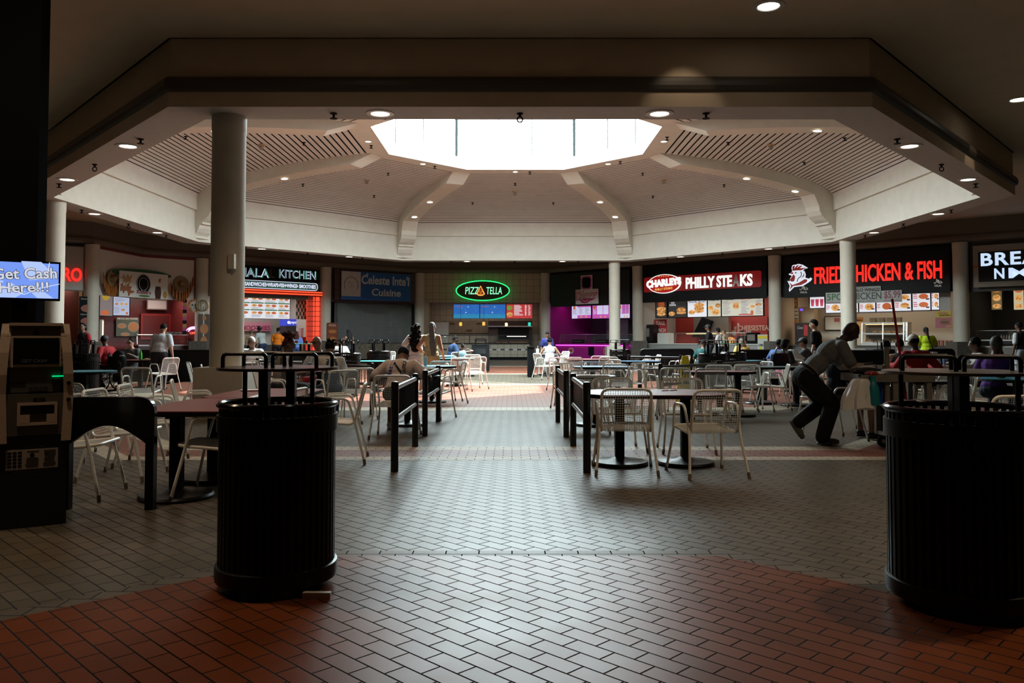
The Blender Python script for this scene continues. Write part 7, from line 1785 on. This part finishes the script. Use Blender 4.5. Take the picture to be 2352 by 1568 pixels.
R = person('person sitting behind the bending man, dark clothes and bare brown forearm', px(1918, 10.5), 10.5, -84, 1.66, sit=True, lean=3, rh=(.17, .36, .62), lh=(-.12, .36, .64), skin='brown', top=('navy_black', (.012, .012, .015), 'short'), bot=('brown_shorts', (.07, .04, .02), 'shorts'), nod=15, vox=.016)
R = person('man in a pale shirt with dark lettering, seen from behind bowed over a teal table', px(916, 11.3), 11.2, -2, 1.76, sit=True, lean=34, nk=-.5, lh=(-.36, .46, .78), rh=(.38, .46, .78), lf=(-.18, .42, .085), rf=(.20, .46, .085), skin='brown', hair=('short', HAIRB), top=('blush_tee', (.66, .55, .52), 'short'), bot=('dark_shorts', (.02, .022, .028), 'shorts'), shoe=(.42, .40, .36), nod=50, vox=.0125, fat=1.08)
m = MB()
for k in range(5):
    z = .79 + k * .042; m.plate([(-.15 + .008 * k, z), (-.10 + .008 * k, z), (-.098 + .008 * k, z + .03), (-.148 + .008 * k, z + .03)], -.5, -.499)
decal(R, 'printed_blue_bars', m, mat('print_blue', (.05, .05, .35), .7))
m = MB(); m.text('NAUTICA', .075, .895, .19, .05, -.5, 0, .03, rot=PI / 2); decal(R, 'printed_lettering', m, mat('print_black', (.015, .013, .018), .7), off=.006)
m = MB()
for k in range(7): x0 = -.08 + k * .018; z0 = .945 - k * .022; m.plate([(x0, z0), (x0 + .018, z0 - .022), (x0 + .018, z0 + .028), (x0, z0 + .05)], -.5, -.499)
decal(R, 'printed_diagonal', m, MATS['print_black'])
person('woman with red brown braids piled up, grey tank top, facing right', px(642, 13.0), 13.0, -82, 1.74, sit=True, lean=12, rh=(.2, .42, .75), lh=(-.1, .42, .78), skin='dark', hair=('braids', HAIRR), top=('grey_tank', (.22, .20, .18), 'tank'), nod=16, vox=.015, glasses=True)
person('bald man in a pale grey shirt behind the red table', px(742, 14.9), 14.9, 150, 1.78, sit=True, lean=12, lh=(-.2, .4, .78), rh=(.2, .42, .78), skin='brown', hair=('bald', None), top=('pale_grey', (.42, .41, .40), 'short'), bot=('red_shorts', (.3, .02, .03), 'shorts'), vox=.017, glasses=True, nod=14)
R = person('person in denim overalls with dark ponytail, seen from behind', px(762, 12.75), 12.75, 22, 1.62, sit=True, lean=14, lh=(-.25, .38, .8), rh=(.15, .42, .8), skin='brown', hair=('fringe', HAIRB), top=('white_tee', (.48, .44, .40), 'short'), bot=('denim', (.03, .06, .10), 'pants'), nod=20, vox=.015)
m = MB()
for sd in (-1, 1):
    for k in range(6): z = R['wst'].z - .08 + k * .06; m.plate([(sd * (.1 - .008 * k) - .02, z), (sd * (.1 - .008 * k) + .02, z), (sd * (.1 - .008 * k) + .02, z + .06), (sd * (.1 - .008 * k) - .02, z + .06)], -.6, -.599)
for k in range(4):
    for j in range(4): m.plate([(-.12 + j * .06, R['wst'].z - .14 + k * .05), (-.06 + j * .06, R['wst'].z - .14 + k * .05), (-.06 + j * .06, R['wst'].z - .09 + k * .05), (-.12 + j * .06, R['wst'].z - .09 + k * .05)], -.6, -.599)
decal(R, 'denim_bib', m, MATS['cloth_denim'], off=.006)
person('grey haired man in a white shirt eating at a table, facing us', px(583, 19.3), 19.4, 178, 1.78, sit=True, lean=20, lh=(-.22, .38, .79), rh=(.22, .38, .79), skin='dark', hair=('short', HAIRG), top=('white_blue', (.58, .62, .64), 'short'), nod=28, vox=.02, fat=1.1)
# women in the sun
person('woman with very long curly hair, white top and pale denim shorts', px(955, 18.6), 18.7, -8, 1.66, lean=3, lh=(-.30, .12, .95), rh=(.28, .12, .98), skin='tan', hair=('curly', HAIRB), top=('white_top', (.75, .73, .72), 'short'), bot=('pale_denim', (.48, .55, .66), 'minis'), nod=3, vox=.014)
person('woman in a fitted olive dress with a long grey head wrap', px(991, 18.4), 18.4, -20, 1.68, lean=2, lh=(-.30, .16, .98), rh=(.2, .2, .9), skin='tan', hair=('wrap', mat('wrap_grey', (.10, .10, .11), .7, noise=.2, nscale=20)), top=('olive_dress', (.36, .33, .18), 'tank'), bot=('olive_dress2', (.36, .33, .18), 'minis'), nod=2, vox=.014, fat=1.02)
# left group
R = person('person in a red jacket and black cap seated in the wheelchair', wx, wy, 72, 1.72, sit=True, lean=10, lh=(-.3, .25, .72), rh=(.3, .25, .72), skin='dark', hair=('short', HAIRB), hat=((.012, .012, .015), 'cap'), top=('red_jacket', (.30, .015, .02), 'long'), yaw=-80, seat=.49, vox=.02, fat=1.08)
t = thing('backpack', 'black backpack with pale reflective straps hung behind the wheelchair', 'bag', (wx + .36, wy - .22, .50), rad(-12))
m = MB(); m.ell((0, 0, .25), (.20, .12, .26)); m.ell((0, -.09, .15), (.15, .07, .14)); m.build('pack', BLACKM, t)
m = MB(); m.tube([(-.2, -.1, .35), (-.13, -.13, .38), (-.08, -.14, .36)], .012, 5); m.tube([(.12, -.13, .36), (.18, -.11, .38), (.22, -.08, .36)], .012, 5); m.build('reflectors', mat('reflector', (.5, .5, .48), .3), t)
person('woman with glasses and dark hair in a grey hoodie, facing us', px(309, 21.6), 21.6, 172, 1.66, sit=True, lean=14, lh=(-.16, .36, .85), rh=(.18, .4, .8), skin='light', hair=('bun', HAIRB), top=('grey_hoodie', (.10, .10, .10), 'long'), nod=14, vox=.019, glasses=True, fat=1.1)
person('heavy set man standing in a pale grey tee, one hand on a chair', px(366, 20.4), 20.4, -8, 1.71, lean=16, rh=(.32, .1, .78), lh=(-.34, .18, .76), skin='tan', hair=('short', HAIRB), top=('ice_grey', (.42, .44, .46), 'short'), nod=25, vox=.019, fat=1.22, belly=.03)
person('man in a red shirt and black vest standing by the gyro stall', px(194, 24.5), 24.5, 165, 1.78, skin='brown', hair=('short', HAIRB), top=('vest_black', (.015, .012, .014), 'tank'), vest=(.3, .02, .03), yaw=20, vox=.022)
person('man in the far wall shadows in orange tee at the halal counter, seen from behind', px(636, 36.5), 36.6, -5, 1.80, skin='brown', hair=('fade', HAIRB), top=('orange_tee', (.62, .16, .01), 'short'), vox=.024, fat=1.15)
person('man in a grey tee and black cap leaning over the halal counter', px(604, 36.0), 36.0, 60, 1.88, lean=18, lh=(-.2, .5, 1.05), rh=(.2, .5, 1.05), skin='deep', hair=('short', HAIRB), hat=((.011, .011, .012), 'cap'), top=('grey_tee2', (.34, .36, .35), 'short'), bot=('navy', (.02, .03, .06), 'pants'), vox=.024)
person('person in a striped tan shirt at the halal counter', px(575, 36.8), 36.9, 10, 1.70, skin='tan', hair=('short', HAIRN), top=('stripe_tan', (.40, .27, .19), 'short'), vox=.024)
person('woman with dark red hair in a blue shirt at the halal counter', px(681, 35.6), 35.6, 5, 1.62, lh=(-.42, .0, .95), skin='brown', hair=('long', HAIRR), top=('blue_shirt', (.10, .16, .42), 'short'), bot=('blue_jeans', (.04, .07, .18), 'pants'), vox=.024, fat=1.15)
person('woman in black with long black hair looking at a phone', px(803, 33.5), 33.5, 48, 1.68, lh=(-.1, .3, 1.25), skin='brown', hair=('long', HAIRB), top=('black_top', (.01, .01, .011), 'tank'), vox=.023)
person('person in a white shirt seated beside the woman in black', px(783, 27.5), 27.5, 5, 1.66, sit=True, lean=10, skin='dark', hair=('short', HAIRB), top=('white_shirt', (.6, .6, .6), 'short'), vox=.022)
# pizza side
person('man in a dark blue tee seated by the pizza stall, facing right', px(1034, 27.6), 27.7, -70, 1.84, sit=True, lean=14, rh=(.2, .42, .82), lh=(-.2, .42, .82), skin='deep', hair=('short', HAIRB), top=('dark_blue', (.02, .045, .11), 'short'), nod=22, vox=.022, fat=1.2)
person('small child in a light blue top seated on a white chair', px(1062, 25.0), 25.1, -20, 1.22, sit=True, lean=4, rh=(.12, .2, .95), skin='dark', hair=('bun', HAIRB), top=('sky_blue', (.25, .48, .62), 'tank'), bot=('sky_blue', (.25, .48, .62), 'shorts'), lf=(-.1, .3, .15), rf=(.1, .3, .15), yaw=-40, vox=.017, fat=1.1)
person('boy in a dark blue tee standing beside the woman in white, facing us', px(1257, 29.6), 29.7, 182, 1.56, skin='brown', hair=('fade', HAIRB), top=('navy_tee', (.02, .025, .12), 'short'), nod=24, vox=.02)
person('woman in a white strap dress seen from behind at a table', px(1263, 27.0), 27.2, -6, 1.70, sit=True, lean=12, lh=(-.26, .36, .8), rh=(.26, .36, .8), skin='tan', hair=('fringe', HAIRB), top=('white_dress', (.60, .59, .63), 'strapless'), bot=('white_dress2', (.60, .59, .63), 'skirt'), nod=18, vox=.018)
# cheesesteak side
person('man in black with a black cap ordering at the cheesesteak counter', px(1633, 31.5), 31.6, 68, 1.86, skin='dark', hair=('short', HAIRB), hat=((.010, .010, .012), 'cap'), top=('black_tee', (.008, .008, .010), 'short'), lh=(-.1, .35, 1.1), vox=.022)
person('person in a white tee waiting behind the man in black cap', px(1655, 33.5), 33.6, 60, 1.74, skin='brown', hair=('afro', HAIRB), top=('white_tee2', (.45, .43, .43), 'short'), lh=(-.1, .35, 1.0), vox=.023)
person('person half hidden behind the waiting person in white', px(1667, 35.2), 35.2, 60, 1.70, skin='tan', hair=('short', HAIRN), top=('tan_top', (.35, .26, .18), 'short'), vox=.024)
cw = WS.pt(WS.hit(1704, 775, -1.9)[0], -1.9); person('server in a black cap behind the cheesesteak counter', cw.x, cw.y, 165, 1.72, skin='tan', hair=('short', HAIRB), hat=((.009, .009, .010), 'cap'), top=('server_black', (.012, .012, .013), 'short'), lh=(-.2, .35, 1.1), rh=(.2, .35, 1.1), nod=18, vox=.023)
R = person('woman in a yellow top with a thin black strap, seen from behind', px(1708, 27.5), 27.6, 12, 1.62, sit=True, lean=8, skin='tan', hair=('long', HAIRN), top=('mustard', (.55, .38, .12), 'long'), vox=.021, fat=1.25)
m = MB()
for k in range(10): m.plate([(-.12 + k * .03, R['nb'].z - .02 - k * .045), (-.10 + k * .03, R['nb'].z - .02 - k * .045), (-.07 + k * .03, R['nb'].z - .065 - k * .045), (-.09 + k * .03, R['nb'].z - .065 - k * .045)], -.6, -.599)
decal(R, 'bag_strap', m, BLACKM, off=.012)
person('person in a teal top seated by the wide black bin', px(1612, 23.5), 23.6, -40, 1.58, sit=True, lean=16, skin='brown', hair=('short', HAIRB), top=('deep_teal', (.01, .06, .06), 'short'), yaw=-30, nod=25, vox=.021)
person('person in a blue jacket behind the dark haired woman', px(1777, 20.6), 20.7, -65, 1.66, sit=True, lean=20, skin='dark', hair=('short', HAIRB), top=('blue_jacket', (.05, .09, .22), 'long'), nod=20, vox=.02)
person('woman with a black bob, dark top and pink shorts, facing right', px(1789, 18.4), 18.2, -62, 1.64, sit=True, lean=8, skin='dark', hair=('bob', HAIRB), top=('black_tank', (.012, .012, .012), 'short'), bot=('hot_pink', (.45, .04, .16), 'shorts'), yaw=-22, nod=10, vox=.017)
# chicken side
person('young man in a black tee standing behind the bending man, facing left', px(1885, 20.0), 20.2, 52, 1.79, skin='light', hair=('fade', HAIRB), top=('black_tee3', (.008, .008, .009), 'short'), bot=('grey_pants', (.10, .10, .11), 'pants'), yaw=20, nod=4, vox=.0185)
cw = WF.pt(WF.hit(1849, 765, -1.9)[0], -1.9); person('server with glasses and cap behind the fried chicken counter', cw.x, cw.y, 160, 1.72, skin='tan', hair=('short', HAIRB), hat=((.013, .011, .010), 'cap'), top=('maroon_tee', (.06, .01, .015), 'short'), glasses=True, vox=.023)
person('seated man in a dark cap and grey tee resting one arm on a table', px(1856, 19.4), 19.3, 60, 1.72, sit=True, lean=12, lh=(-.35, .5, .85), rh=(.1, .35, .8), skin='brown', hair=('short', HAIRB), hat=((.014, .014, .013), 'cap'), top=('charcoal_tee', (.045, .045, .05), 'short'), vox=.02)
person('person with dark hair and bare shoulder in a black top, seen from behind', px(2070, 15.2), 15.2, -14, 1.64, sit=True, lean=10, skin='light', hair=('fade', HAIRB), top=('black_top2', (.012, .012, .012), 'tank'), yaw=-30, vox=.018)
R = person('man in a red shirt and white cap, seen from behind', px(2107, 14.2), 14.15, 6, 1.80, sit=True, lean=12, lh=(-.42, .28, .82), rh=(.36, .3, .78), skin='deep', hair=('short', HAIRB), hat=((.62, .60, .57), 'cap'), top=('red_shirt', (.32, .012, .018), 'long'), nod=14, vox=.0165, fat=1.15)
R = person('woman in a bright lime tee with a long black ponytail at the chicken counter', px(2133, 25.5), 25.6, -4, 1.66, lh=(-.25, .3, 1.0), rh=(.3, .35, 1.0), skin='dark', hair=('pony', HAIRB), top=('lime', (.38, .50, .015), 'short'), nod=12, vox=.02, fat=1.28)
m = MB()
for k in range(10): m.plate([(-.04 + k * .024, R['nb'].z - .06 - k * .045), (-.01 + k * .024, R['nb'].z - .06 - k * .045), (.014 + k * .024, R['nb'].z - .105 - k * .045), (-.016 + k * .024, R['nb'].z - .105 - k * .045)], -.7, -.699)
decal(R, 'bag_strap', m, BLACKM, off=.012)
person('woman in a white shirt with dark swept back hair, facing left', px(2256, 14.6), 14.6, 78, 1.70, sit=True, lean=10, rh=(-.08, .52, .86), lh=(-.2, .5, .84), skin='brown', hair=('afro', HAIRB), top=('white_blouse', (.46, .44, .43), 'long'), nod=6, vox=.017)
R = person('man in a purple tee and glasses with one hand raised to his face', px(2284, 11.9), 11.95, -48, 1.76, sit=True, lean=14, rh=(.02, .30, 1.10), rpole=(.2, .15, -1), lh=(-.2, .4, .76), skin='dark', hair=('short', mat('hair_grey_dark', (.06, .055, .05), .6)), top=('purple_tee', (.09, .025, .20), 'short'), bot=('dark_jeans', (.015, .022, .035), 'pants'), nod=20, yaw=-10, vox=.0135, glasses=True)
person('person in a black vest and white shirt standing at the right edge', px(2352, 22.5), 22.6, 20, 1.78, skin='dark', hair=('short', HAIRB), top=('black_vest', (.01, .01, .011), 'tank'), vest=(.5, .5, .52), bot=('pale_trousers', (.36, .38, .42), 'pants'), vox=.021)
